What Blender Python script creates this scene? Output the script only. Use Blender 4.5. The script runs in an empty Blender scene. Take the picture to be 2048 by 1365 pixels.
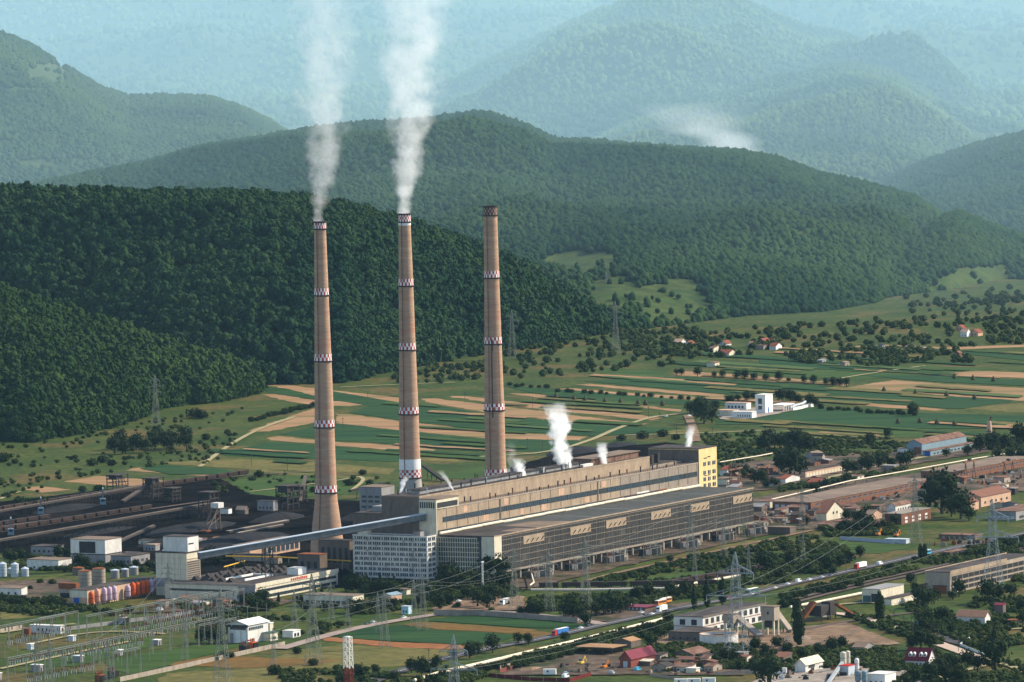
import bpy, bmesh, math, random
import numpy as np
from mathutils import Vector, Matrix, noise
R = math.radians
sc = bpy.context.scene
COL = sc.collection

# ------------------------------------------------------------------ camera, sky, sun, exposure
FPX, CAMH, CAMD, HOR = 14000.0, 430.0, 4526.0, -215.0
PITCH = math.atan((682.5 - HOR) / FPX)
ROLL = R(-1.2)                          # the photograph leans a little
cam_d = bpy.data.cameras.new("camera")
cam_d.sensor_width = 36.0
cam_d.lens = 36.0 * FPX / 2048.0
cam_d.clip_start = 5.0
cam_d.clip_end = 60000.0
cam = bpy.data.objects.new("camera", cam_d)
COL.objects.link(cam)
cam.location = (0, -CAMD, CAMH)
cam.rotation_euler = (Matrix.Rotation(R(90) - PITCH, 3, 'X') @ Matrix.Rotation(ROLL, 3, 'Z')).to_euler()
sc.camera = cam

SUN_EL, SUN_AZ = R(37), R(71)          # azimuth measured from +Y (into the picture) towards +X (right)
world = bpy.data.worlds.new("World")
sc.world = world
world.use_nodes = True
wn = world.node_tree.nodes
sky = wn.new("ShaderNodeTexSky")
sky.sky_type = 'NISHITA'
sky.sun_disc = False
sky.sun_elevation = SUN_EL
sky.sun_rotation = SUN_AZ
sky.air_density = 1.0
sky.dust_density = 0.6
world.node_tree.links.new(sky.outputs[0], wn["Background"].inputs[0])
wn["Background"].inputs[1].default_value = 0.13
sd = bpy.data.lights.new("sun", 'SUN')
sd.energy = 4.0
sd.angle = R(0.5)
sd.color = (1.0, 0.88, 0.71)
sun = bpy.data.objects.new("sun", sd)
COL.objects.link(sun)
sdir = Vector((math.sin(SUN_AZ) * math.cos(SUN_EL), math.cos(SUN_AZ) * math.cos(SUN_EL), math.sin(SUN_EL)))
sun.rotation_euler = sdir.to_track_quat('Z', 'Y').to_euler()
sun.location = sdir * 3000

sc.view_settings.view_transform = 'Standard'
sc.view_settings.look = 'None'
sc.view_settings.exposure = 1.25
sc.view_settings.gamma = 1.0
sc.view_settings.use_curve_mapping = False
sc.cycles.use_denoising = True
sc.cycles.filter_width = 1.5
sc.cycles.volume_bounces = 6
sc.cycles.max_bounces = 10
sc.cycles.diffuse_bounces = 2
sc.cycles.volume_max_steps = 256
sc.cycles.volume_step_rate = 1.0

rng = random.Random(7)
nrs = np.random.RandomState(11)

# ------------------------------------------------------------------ placing helpers
_cp, _sp, _cr, _sr = math.cos(PITCH), math.sin(PITCH), math.cos(ROLL), math.sin(ROLL)
def ray(px, py):
    x, y = (px - 1024.0) / FPX, (682.5 - py) / FPX
    a, b = x * _cr - y * _sr, x * _sr + y * _cr
    return (a, b * _sp + _cp, b * _cp - _sp)
def G(px, py, z=0.0):
    """the point of height z that the photograph shows at px, py"""
    d = ray(px, py)
    t = (z - CAMH) / d[2]
    return Vector((d[0] * t, d[1] * t - CAMD, z))
def D(px, py, dist):
    """the point at horizontal distance dist from the camera"""
    d = ray(px, py)
    t = dist / d[1]
    return Vector((d[0] * t, dist - CAMD, CAMH + d[2] * t))
def P(v):
    x, y, z = v[0], v[1] + CAMD, v[2] - CAMH
    w = y * _cp - z * _sp
    a, b = x / w, (y * _sp + z * _cp) / w
    return (1024 + FPX * (a * _cr + b * _sr), 682.5 - FPX * (b * _cr - a * _sr))
P0 = G(990, 1169.5)                   # nearest corner of the turbine hall
U = (G(1508, 1066) - P0).normalized()  # the long direction of the plant
V = Vector((-U.y, U.x, 0))             # across it, to the left
YAW = math.atan2(U.y, U.x)
KU = (G(1508, 1066) - P0).length / 391.0
def S(u, v, z=0.0):
    p = P0 + U * (u * KU) + V * v
    return Vector((p.x, p.y, z))
def lerp(pts, x):
    if x <= pts[0][0]: return pts[0][1]
    for (a, b), (c, d) in zip(pts, pts[1:]):
        if x <= c:
            return b + (d - b) * (x - a) / (c - a) if c > a else d
    return pts[-1][1]

# ------------------------------------------------------------------ materials
MATS = {}
def mat(name, c1, c2=None, scale=0.2, rough=0.9, c3=None, scale3=None, bump=0.0, metal=0.0, spec=0.04, detail=5.0, stretch=None, attr=None, oinfo=0.0, sharp=(0.35, 0.65), fine=None, rot=0.0):
    """a surface whose colour wanders between c1, c2 (and patches of c3) by noise in object space"""
    if name in MATS: return MATS[name]
    m = bpy.data.materials.new(name)
    m.use_nodes = True
    nt = m.node_tree
    N, L = nt.nodes, nt.links
    bs = N["Principled BSDF"]
    bs.inputs["Roughness"].default_value = rough
    bs.inputs["Metallic"].default_value = metal
    bs.inputs["Specular IOR Level"].default_value = spec
    if c2 is None: c2 = tuple(x * 0.8 for x in c1)
    c1, c2, c3 = (c and tuple(x * 0.86 for x in c) for c in (c1, c2, c3))
    tc = N.new("ShaderNodeTexCoord")
    vec = tc.outputs["Object"]
    if stretch:
        mp = N.new("ShaderNodeMapping")
        mp.inputs["Scale"].default_value = stretch
        mp.inputs["Rotation"].default_value = (0, 0, rot)
        L.new(vec, mp.inputs["Vector"])
        vec = mp.outputs["Vector"]
    def nz(s, d):
        n = N.new("ShaderNodeTexNoise")
        n.inputs["Scale"].default_value = s
        n.inputs["Detail"].default_value = d
        n.inputs["Roughness"].default_value = 0.65
        L.new(vec, n.inputs["Vector"])
        return n.outputs["Fac"]
    def ramp(f, a, b):
        r = N.new("ShaderNodeMapRange")
        r.inputs["From Min"].default_value = a
        r.inputs["From Max"].default_value = b
        r.clamp = True
        L.new(f, r.inputs["Value"])
        return r.outputs["Result"]
    def mix(f, a, b, typ='MIX'):
        x = N.new("ShaderNodeMix")
        x.data_type = 'RGBA'
        x.blend_type = typ
        if hasattr(f, "links"): L.new(f, x.inputs["Factor"])
        else: x.inputs["Factor"].default_value = f
        for v, s in ((a, 6), (b, 7)):
            if isinstance(v, tuple): x.inputs[s].default_value = (*v, 1)
            else: L.new(v, x.inputs[s])
        return x.outputs[2]
    n1 = nz(scale, detail)
    f = ramp(n1, *sharp)
    if attr:
        at = N.new("ShaderNodeAttribute")
        at.attribute_name = attr
        ma = N.new("ShaderNodeMath"); ma.operation = 'MULTIPLY_ADD'
        L.new(f, ma.inputs[0]); ma.inputs[1].default_value = 0.35
        mb = N.new("ShaderNodeMath"); mb.operation = 'MULTIPLY'
        L.new(at.outputs["Fac"], mb.inputs[0]); mb.inputs[1].default_value = 0.75
        L.new(mb.outputs[0], ma.inputs[2])
        f = ma.outputs[0]
    if oinfo:
        oi = N.new("ShaderNodeObjectInfo")
        ma = N.new("ShaderNodeMath"); ma.operation = 'MULTIPLY_ADD'
        L.new(oi.outputs["Random"], ma.inputs[0]); ma.inputs[1].default_value = oinfo
        mb = N.new("ShaderNodeMath"); mb.operation = 'MULTIPLY'
        L.new(f, mb.inputs[0]); mb.inputs[1].default_value = 1 - oinfo
        L.new(mb.outputs[0], ma.inputs[2])
        f = ma.outputs[0]
    c = mix(f, c1, c2)
    if c3:
        f3 = ramp(nz(scale3 or scale * 0.3, 4.0), 0.52, 0.62)
        c = mix(f3, c, c3)
    if fine:
        ff = ramp(nz(fine[0], 6.0), 0.38, 0.62)
        lo = 1.0 - fine[1]
        c = mix(ff, mix(1.0, c, (lo, lo, lo), 'MULTIPLY'), c)
    L.new(c, bs.inputs["Base Color"])
    if bump:
        bp = N.new("ShaderNodeBump")
        bp.inputs["Strength"].default_value = 0.8
        bp.inputs["Distance"].default_value = bump
        L.new(n1, bp.inputs["Height"])
        L.new(bp.outputs[0], bs.inputs["Normal"])
    MATS[name] = m
    return m
def vol_mat(name, density, color, aniso=0.0, nodes=None):
    m = bpy.data.materials.new(name)
    m.use_nodes = True
    nt = m.node_tree
    nt.nodes.remove(nt.nodes["Principled BSDF"])
    pv = nt.nodes.new("ShaderNodeVolumePrincipled")
    pv.inputs["Color"].default_value = (*color, 1)
    pv.inputs["Density"].default_value = density
    pv.inputs["Anisotropy"].default_value = aniso
    nt.links.new(pv.outputs[0], nt.nodes["Material Output"].inputs["Volume"])
    if nodes: nodes(nt, pv)
    return m

# ------------------------------------------------------------------ objects and tags
def tag(o, label=None, cat=None, group=None, kind=None):
    if label: o["label"] = label
    if cat: o["category"] = cat
    if group: o["group"] = group
    if kind: o["kind"] = kind
    return o
def empty(name, loc, rz=0.0, label=None, cat=None, group=None):
    o = bpy.data.objects.new(name, None)
    COL.objects.link(o)
    o.location = loc
    o.rotation_euler = (0, 0, rz)
    return tag(o, label, cat, group)
class MB:
    """collects simple solids and links them as ONE mesh object"""
    def __init__(s): s.v, s.f, s.m = [], [], []
    def add(s, vs, fs, mi=0):
        b = len(s.v)
        s.v += [tuple(x) for x in vs]
        s.f += [tuple(b + i for i in f) for f in fs]
        s.m += [mi] * len(fs)
        return s
    def box(s, x0, x1, y0, y1, z0, z1, mi=0):
        return s.add([(x0, y0, z0), (x1, y0, z0), (x1, y1, z0), (x0, y1, z0), (x0, y0, z1), (x1, y0, z1), (x1, y1, z1), (x0, y1, z1)],
                     [(3, 2, 1, 0), (4, 5, 6, 7), (0, 1, 5, 4), (1, 2, 6, 5), (2, 3, 7, 6), (3, 0, 4, 7)], mi)
    def bar(s, a, b, w=0.2, h=None, mi=0):
        a, b = Vector(a), Vector(b)
        d = b - a
        if d.length < 1e-6: return s
        d.normalize()
        ref = Vector((0, 0, 1)) if abs(d.z) < 0.95 else Vector((1, 0, 0))
        sx = d.cross(ref).normalized()
        sy = sx.cross(d).normalized()
        sx, sy = sx * (w / 2), sy * ((h or w) / 2)
        return s.add([a - sx - sy, a + sx - sy, a + sx + sy, a - sx + sy, b - sx - sy, b + sx - sy, b + sx + sy, b - sx + sy],
                     [(3, 2, 1, 0), (4, 5, 6, 7), (0, 1, 5, 4), (1, 2, 6, 5), (2, 3, 7, 6), (3, 0, 4, 7)], mi)
    def lathe(s, prof, n=24, cx=0, cy=0, mi=0, cap=True):
        b = len(s.v)
        for r, z in prof:
            for k in range(n):
                a = 2 * math.pi * k / n
                s.v.append((cx + r * math.cos(a), cy + r * math.sin(a), z))
        for i in range(len(prof) - 1):
            for k in range(n):
                k2 = (k + 1) % n
                s.f.append((b + i * n + k, b + i * n + k2, b + (i + 1) * n + k2, b + (i + 1) * n + k))
                s.m.append(mi if not callable(mi) else mi(i, k))
        if cap:
            s.f.append(tuple(b + n - 1 - k for k in range(n))); s.m.append(0 if callable(mi) else mi)
            t = b + (len(prof) - 1) * n
            s.f.append(tuple(t + k for k in range(n))); s.m.append(0 if callable(mi) else mi)
        return s
    def tube(s, pts, r=0.5, n=8, mi=0):
        rings = []
        for i, p in enumerate(pts):
            p = Vector(p)
            d = (Vector(pts[min(i + 1, len(pts) - 1)]) - Vector(pts[max(i - 1, 0)])).normalized()
            ref = Vector((0, 0, 1)) if abs(d.z) < 0.95 else Vector((1, 0, 0))
            sx = d.cross(ref).normalized()
            sy = sx.cross(d).normalized()
            rr = r[i] if isinstance(r, (list, tuple)) else r
            rings.append([p + sx * (rr * math.cos(2 * math.pi * k / n)) + sy * (rr * math.sin(2 * math.pi * k / n)) for k in range(n)])
        b = len(s.v)
        for q in rings: s.v += [tuple(x) for x in q]
        for i in range(len(rings) - 1):
            for k in range(n):
                k2 = (k + 1) % n
                s.f.append((b + i * n + k, b + i * n + k2, b + (i + 1) * n + k2, b + (i + 1) * n + k)); s.m.append(mi)
        s.f.append(tuple(b + n - 1 - k for k in range(n))); s.m.append(mi)
        t = b + (len(rings) - 1) * n
        s.f.append(tuple(t + k for k in range(n))); s.m.append(mi)
        return s
    def prism(s, poly, z0, z1, mi=0):
        n = len(poly)
        b = len(s.v)
        s.v += [(x, y, z0) for x, y in poly] + [(x, y, z1) for x, y in poly]
        s.f.append(tuple(b + n - 1 - k for k in range(n))); s.m.append(mi)
        s.f.append(tuple(b + n + k for k in range(n))); s.m.append(mi)
        for k in range(n):
            k2 = (k + 1) % n
            s.f.append((b + k, b + k2, b + n + k2, b + n + k)); s.m.append(mi)
        return s
    def mesh(s, name, mats):
        me = bpy.data.meshes.new(name)
        me.from_pydata(s.v, [], s.f)
        for m in (mats if isinstance(mats, (list, tuple)) else [mats]): me.materials.append(m)
        me.polygons.foreach_set("material_index", s.m)
        me.update()
        return me
    def build(s, name, mats, parent=None, smooth=False):
        me = s.mesh(name, mats)
        if smooth: me.shade_smooth()
        o = bpy.data.objects.new(name, me)
        COL.objects.link(o)
        if parent: o.parent = parent
        return o
def copy_tree(o, parent=None):
    c = o.copy()
    COL.objects.link(c)
    c.parent = parent
    for ch in o.children: copy_tree(ch, c)
    return c

# ------------------------------------------------------------------ ground
M_GRASS = mat("meadow_grass", (0.025, 0.056, 0.007), (0.074, 0.089, 0.0145), 0.016, c3=(0.115, 0.088, 0.025), scale3=0.012, detail=13, fine=(0.16, 0.55))
M_FLOOR = mat("forest_floor", (0.010, 0.022, 0.008), (0.02, 0.035, 0.012), 0.02)
M_SLOPE = mat("hill_meadow", (0.036, 0.066, 0.014), (0.072, 0.086, 0.021), 0.02, c3=(0.025, 0.05, 0.012), scale3=0.02, fine=(0.06, 0.4))
M_CORN = mat("maize_leaves", (0.012, 0.042, 0.010), (0.030, 0.072, 0.016), 0.05, bump=0.6, fine=(0.22, 0.4), stretch=(0.12, 1, 1), rot=R(37.7))
M_CORN2 = mat("green_crop", (0.030, 0.066, 0.009), (0.052, 0.085, 0.015), 0.03, fine=(0.15, 0.4), stretch=(0.15, 1, 1), rot=R(37.7))
M_STUB = mat("ploughed_soil", (0.24, 0.135, 0.062), (0.33, 0.20, 0.10), 0.05, c3=(0.17, 0.13, 0.05), scale3=0.02, fine=(0.16, 0.3), stretch=(0.12, 1, 1), rot=R(37.7))
M_RED = mat("reddish_soil", (0.22, 0.085, 0.03), (0.26, 0.11, 0.04), 0.03, fine=(0.15, 0.3))
M_STRAW = mat("dry_straw", (0.155, 0.125, 0.036), (0.095, 0.095, 0.024), 0.03, fine=(0.14, 0.4))
M_OCHRE = mat("ochre_stubble", (0.17, 0.092, 0.022), (0.12, 0.075, 0.02), 0.04, fine=(0.14, 0.35))
M_COALG = mat("coal_dust_ground", (0.0045, 0.0045, 0.005), (0.011, 0.0105, 0.011), 0.03, c3=(0.02, 0.017, 0.0145), scale3=0.02, fine=(0.15, 0.4), spec=0.0)
M_DIRT = mat("packed_dirt", (0.165, 0.105, 0.06), (0.26, 0.175, 0.11), 0.04, fine=(0.12, 0.45))
M_YARD = mat("industrial_dirt", (0.075, 0.055, 0.038), (0.15, 0.105, 0.07), 0.04, c3=(0.035, 0.045, 0.015), scale3=0.03, fine=(0.14, 0.5))
M_ASPH = mat("asphalt", (0.055, 0.052, 0.052), (0.075, 0.07, 0.068), 0.1)
M_PALE = mat("pale_concrete_paving", (0.33, 0.28, 0.225), (0.22, 0.185, 0.15), 0.06, fine=(0.2, 0.3))

_lay = [0.0]
def sheet(name, poly, m, z=0.05, kind="structure", label=None):
    _lay[0] += 0.004                                # no two sheets share a height
    z = (z if z > 0.7 else 0.05) + _lay[0]
    out = []
    for a, b in zip(poly, poly[1:] + poly[:1]):      # a ragged edge
        n = max(1, int((b - a).length / 7))
        for k in range(n):
            p = a.lerp(b, k / n)
            if k: p = p + Vector((noise.noise(p * .06) * 3 + noise.noise(p * .21) * 1.6, noise.noise(p * .06 + Vector((9, 4, 1))) * 5 + noise.noise(p * .2 + Vector((5, 3, 7))) * 2.5, 0))
            out.append(p)
    poly = out
    me = bpy.data.meshes.new(name)
    me.from_pydata([(p.x, p.y, z) for p in poly], [], [tuple(range(len(poly)))])
    me.materials.append(m)
    me.update()
    if me.polygons[0].normal.z < 0: me.flip_normals()
    o = bpy.data.objects.new(name, me)
    COL.objects.link(o)
    return tag(o, label, None, None, kind)
def px_sheet(name, pts, m, z=0.05): return sheet(name, [G(*p) for p in pts], m, z)
def ribbon(name, pts, w, m, z=0.1, world_pts=False):
    """a road or path of width w metres along points"""
    q = pts if world_pts else [G(*p) for p in pts]
    _lay[0] += 0.004
    z = 0.05 + _lay[0]
    # round the corners
    for _ in range(2):
        n = [q[0]]
        for a, b in zip(q, q[1:]): n += [a.lerp(b, 0.25), a.lerp(b, 0.75)]
        n.append(q[-1]); q = n
    l, r = [], []
    for i, p in enumerate(q):
        d = (q[min(i + 1, len(q) - 1)] - q[max(i - 1, 0)]); d.z = 0; d.normalize()
        s = Vector((-d.y, d.x, 0)) * (w / 2)
        l.append(p + s); r.append(p - s)
    vs = [(a.x, a.y, z) for a in l] + [(a.x, a.y, z) for a in r]
    k = len(l)
    fs = [(k + i, k + i + 1, i + 1, i) for i in range(k - 1)]
    return tag(MB().add(vs, fs).build(name, m), None, None, None, "structure")

def build_ground():
    xs = np.concatenate([np.linspace(-12000, -1500, 8), np.linspace(-1300, 1300, 30), np.linspace(1500, 12000, 8)])
    ys = np.concatenate([np.linspace(-6000, -900, 8), np.linspace(-800, 3500, 40), np.linspace(4000, 24000, 10)])
    vs = [(x, y, 0.0) for y in ys for x in xs]
    n = len(xs)
    fs = [(j * n + i, j * n + i + 1, (j + 1) * n + i + 1, (j + 1) * n + i) for j in range(len(ys) - 1) for i in range(n - 1)]
    tag(MB().add(vs, fs).build("ground", M_GRASS), kind="structure")
build_ground()

# ------------------------------------------------------------------ hills and their woods
def ico(sub):
    bm = bmesh.new()
    bmesh.ops.create_icosphere(bm, subdivisions=sub, radius=1.0)
    v = np.array([x.co[:] for x in bm.verts]); f = np.array([[y.index for y in x.verts] for x in bm.faces])
    bm.free()
    return v, f
ICO1, ICO2 = ico(1), ico(2)
def crown_variant(level, seed):
    r = np.random.RandomState(seed)
    if level == 0:
        v, f = ICO1
        v = v * (1 + r.uniform(-0.25, 0.25, (len(v), 1)))
        return v * [1, 1, 0.95], f
    v0, f0 = ICO2
    off = Vector(r.uniform(0, 100, 3))
    v = np.array([Vector(p) * (1 + 0.55 * noise.noise(Vector(p) * 1.7 + off) + r.uniform(-0.1, 0.1)) for p in v0])
    f = f0
    if level == 2:
        V_, F_ = [v * 0.82], [f0]
        base = len(v)
        for k in range(7):
            a, e = r.uniform(0, 6.28), r.uniform(-0.1, 1.3)
            c = np.array([math.cos(a) * math.cos(e), math.sin(a) * math.cos(e), math.sin(e)]) * 0.75
            lv = ICO1[0] * (1 + r.uniform(-0.2, 0.2, (12, 1))) * r.uniform(0.26, 0.46) + c
            V_.append(lv); F_.append(ICO1[1] + base); base += 12
        for k in range(84):
            d = r.normal(size=3); d /= np.linalg.norm(d); d[2] = abs(d[2]) * 1.05 - .15
            q = r.normal(size=3); q /= np.linalg.norm(q); b = np.cross(q, r.normal(size=3)); b /= np.linalg.norm(b); s = r.uniform(.12, .28)
            c = d * r.uniform(.82, 1.18)
            V_.append(np.array([c - q * s, c + b * s * .7, c + q * s, c - b * s * .7])); F_.append(np.array([[0, 1, 2], [0, 2, 3]]) + base); base += 4
        v, f = np.concatenate(V_), np.concatenate(F_)
    return v, f
VARS = {l: [crown_variant(l, 100 * l + i) for i in range(8)] for l in (0, 1, 2)}
def mass(name, pts, radius, level, m, label=None, squash=(0.75, 1.55), kind="stuff", cat=None, patch=(.009, .38)):
    """one mesh of many crowns; pts are the crowns' feet"""
    VV, FF, TT, base = [], [], [], 0
    pts = np.asarray(pts, dtype=float)
    n = len(pts)
    pick = nrs.randint(0, 8, n); ang = nrs.uniform(0, 6.28, n)
    rad = radius * (0.55 + 0.95 * nrs.beta(2, 2.6, n)); hz = nrs.uniform(*squash, n); tint = np.clip((1 - patch[1]) * nrs.uniform(0, 1, n) + patch[1] * (0.5 + 1.5 * np.array([noise.noise(Vector((p[0] * patch[0], p[1] * patch[0], 2.0))) for p in pts])), 0, 1)
    for k in range(8):
        idx = np.where(pick == k)[0]
        if len(idx) == 0: continue
        v, f = VARS[level][k]
        c, s = np.cos(ang[idx])[:, None], np.sin(ang[idx])[:, None]
        X = (v[None, :, 0] * c - v[None, :, 1] * s) * rad[idx][:, None] + pts[idx, 0][:, None]
        Y = (v[None, :, 0] * s + v[None, :, 1] * c) * rad[idx][:, None] + pts[idx, 1][:, None]
        Z = (v[None, :, 2] * hz[idx][:, None] + 0.75) * rad[idx][:, None] + pts[idx, 2][:, None]
        VV.append(np.stack([X, Y, Z], 2).reshape(-1, 3))
        nv = len(v)
        FF.append((f[None] + (np.arange(len(idx)) * nv)[:, None, None] + base).reshape(-1, 3))
        base += len(idx) * nv
        TT.append(np.repeat(tint[idx], nv))
    VV, FF, TT = np.concatenate(VV), np.concatenate(FF), np.concatenate(TT)
    me = bpy.data.meshes.new(name)
    me.vertices.add(len(VV)); me.vertices.foreach_set("co", VV.astype(np.float32).ravel())
    me.loops.add(FF.size); me.loops.foreach_set("vertex_index", FF.astype(np.int32).ravel())
    me.polygons.add(len(FF)); me.polygons.foreach_set("loop_start", np.arange(0, FF.size, 3, dtype=np.int32))
    at = me.attributes.new("tint", 'FLOAT', 'POINT'); at.data.foreach_set("value", TT.astype(np.float32))
    me.materials.append(m)
    me.update(calc_edges=True)
    o = bpy.data.objects.new(name, me)
    COL.objects.link(o)
    return tag(o, label, cat, None, kind)

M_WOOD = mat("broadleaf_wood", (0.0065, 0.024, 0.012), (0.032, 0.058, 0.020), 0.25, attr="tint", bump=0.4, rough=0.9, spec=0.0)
M_WOODF = mat("sunlit_far_wood", (0.010, 0.028, 0.012), (0.100, 0.135, 0.036), 0.1, attr="tint", rough=0.9, spec=0.0)  # brightened leaf colour: sunlight on the far slopes is painted in
M_WOODL = mat("sunlit_spur_wood", (0.0075, 0.024, 0.0075), (0.034, 0.058, 0.016), 0.25, attr="tint", bump=0.4, rough=0.9, spec=0.0)  # lighter, yellower than the hillside wood; the spur's sunlit tone is in the colour

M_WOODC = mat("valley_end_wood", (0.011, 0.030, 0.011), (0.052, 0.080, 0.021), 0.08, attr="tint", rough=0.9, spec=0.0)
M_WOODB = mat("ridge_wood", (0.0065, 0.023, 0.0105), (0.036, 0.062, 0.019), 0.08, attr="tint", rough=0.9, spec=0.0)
def hill(name, foot, crest, px0, px1, ncol, nrow, amp, nscale, m=None, back=900.0, power=0.85, seed=0, drop=9.0):
    """foot: (px, py-on-the-plain); crest: (px, py, distance). returns a sampler of its front"""
    fl = [(a, b) for a, b in foot]
    cl = [(a, b) for a, b, _ in crest]; dl = [(a, c) for a, _, c in crest]
    grid = []
    off = Vector((seed * 13.7, seed * 5.1, 0))
    for i in range(ncol + 1):
        px = px0 + (px1 - px0) * i / ncol
        f = G(px, lerp(fl, px))
        c = D(px, lerp(cl, px) + drop, lerp(dl, px))
        colm = []
        for j in range(nrow + 1):
            t = 1.5 * j / nrow
            if t <= 1:
                p = f.lerp(c, t); z = c.z * math.sin(math.pi / 2 * t) ** power
            else:
                k = (t - 1) / 0.5
                p = c + Vector((c.x / (c.y + CAMD), 1, 0)) * back * k; z = c.z * math.cos(math.pi / 2 * k) - 6 * k
            w = min(1, t * 1.6) * (0.0 if t > 1 else min(1.0, (1 - t) * 1.7))
            q = Vector((p.x * nscale, p.y * nscale, 0)) + off
            nn = noise.noise(q) + 0.5 * noise.noise(q * 2.1) + 0.25 * noise.noise(q * 4.3)
            zz = z + amp * nn * w
            colm.append((p.x, p.y, zz - (3 if j == 0 else 0)))
        grid.append(colm)
    g = np.array(grid)
    n = nrow + 1
    fs = [(i * n + j, (i + 1) * n + j, (i + 1) * n + j + 1, i * n + j + 1) for i in range(ncol) for j in range(nrow)]
    o = MB().add(g.reshape(-1, 3).tolist(), fs).build(name, m or M_FLOOR, smooth=True)
    tag(o, kind="structure")
    return g
def wood_points(g, count, clear=(), tmax=0.78, seed=1):
    """points spread over a hill's front by area, leaving out clearings given as photo ellipses (cx, cy, rx, ry)"""
    r = np.random.RandomState(seed)
    ni, nj = g.shape[0] - 1, int((g.shape[1] - 1) * tmax)
    a = g[:-1, :nj]; b = g[1:, :nj]; c = g[:-1, 1:nj + 1]
    area = np.linalg.norm(np.cross(b - a, c - a), axis=2).ravel()
    pick = r.choice(len(area), count, p=area / area.sum())
    ii, jj = pick // nj, pick % nj
    s, t = r.uniform(0, 1, count)[:, None], r.uniform(0, 1, count)[:, None]
    p = (g[ii, jj] * (1 - s) + g[ii + 1, jj] * s) * (1 - t) + (g[ii, jj + 1] * (1 - s) + g[ii + 1, jj + 1] * s) * t
    out = []
    for q in p:
        if clear:
            x, y = P(q)
            e = 0.35 * noise.noise(Vector((x * 0.02, y * 0.04, 3))) + 0.3 * noise.noise(Vector((x * 0.08, y * 0.14, 8)))
            if r.uniform() > 0.02 and any(((x - cx) / rx) ** 2 + ((y - cy) / ry) ** 2 < 1 + e * 2 for cx, cy, rx, ry in clear): continue
        out.append(q)
    return np.array(out)

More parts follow.
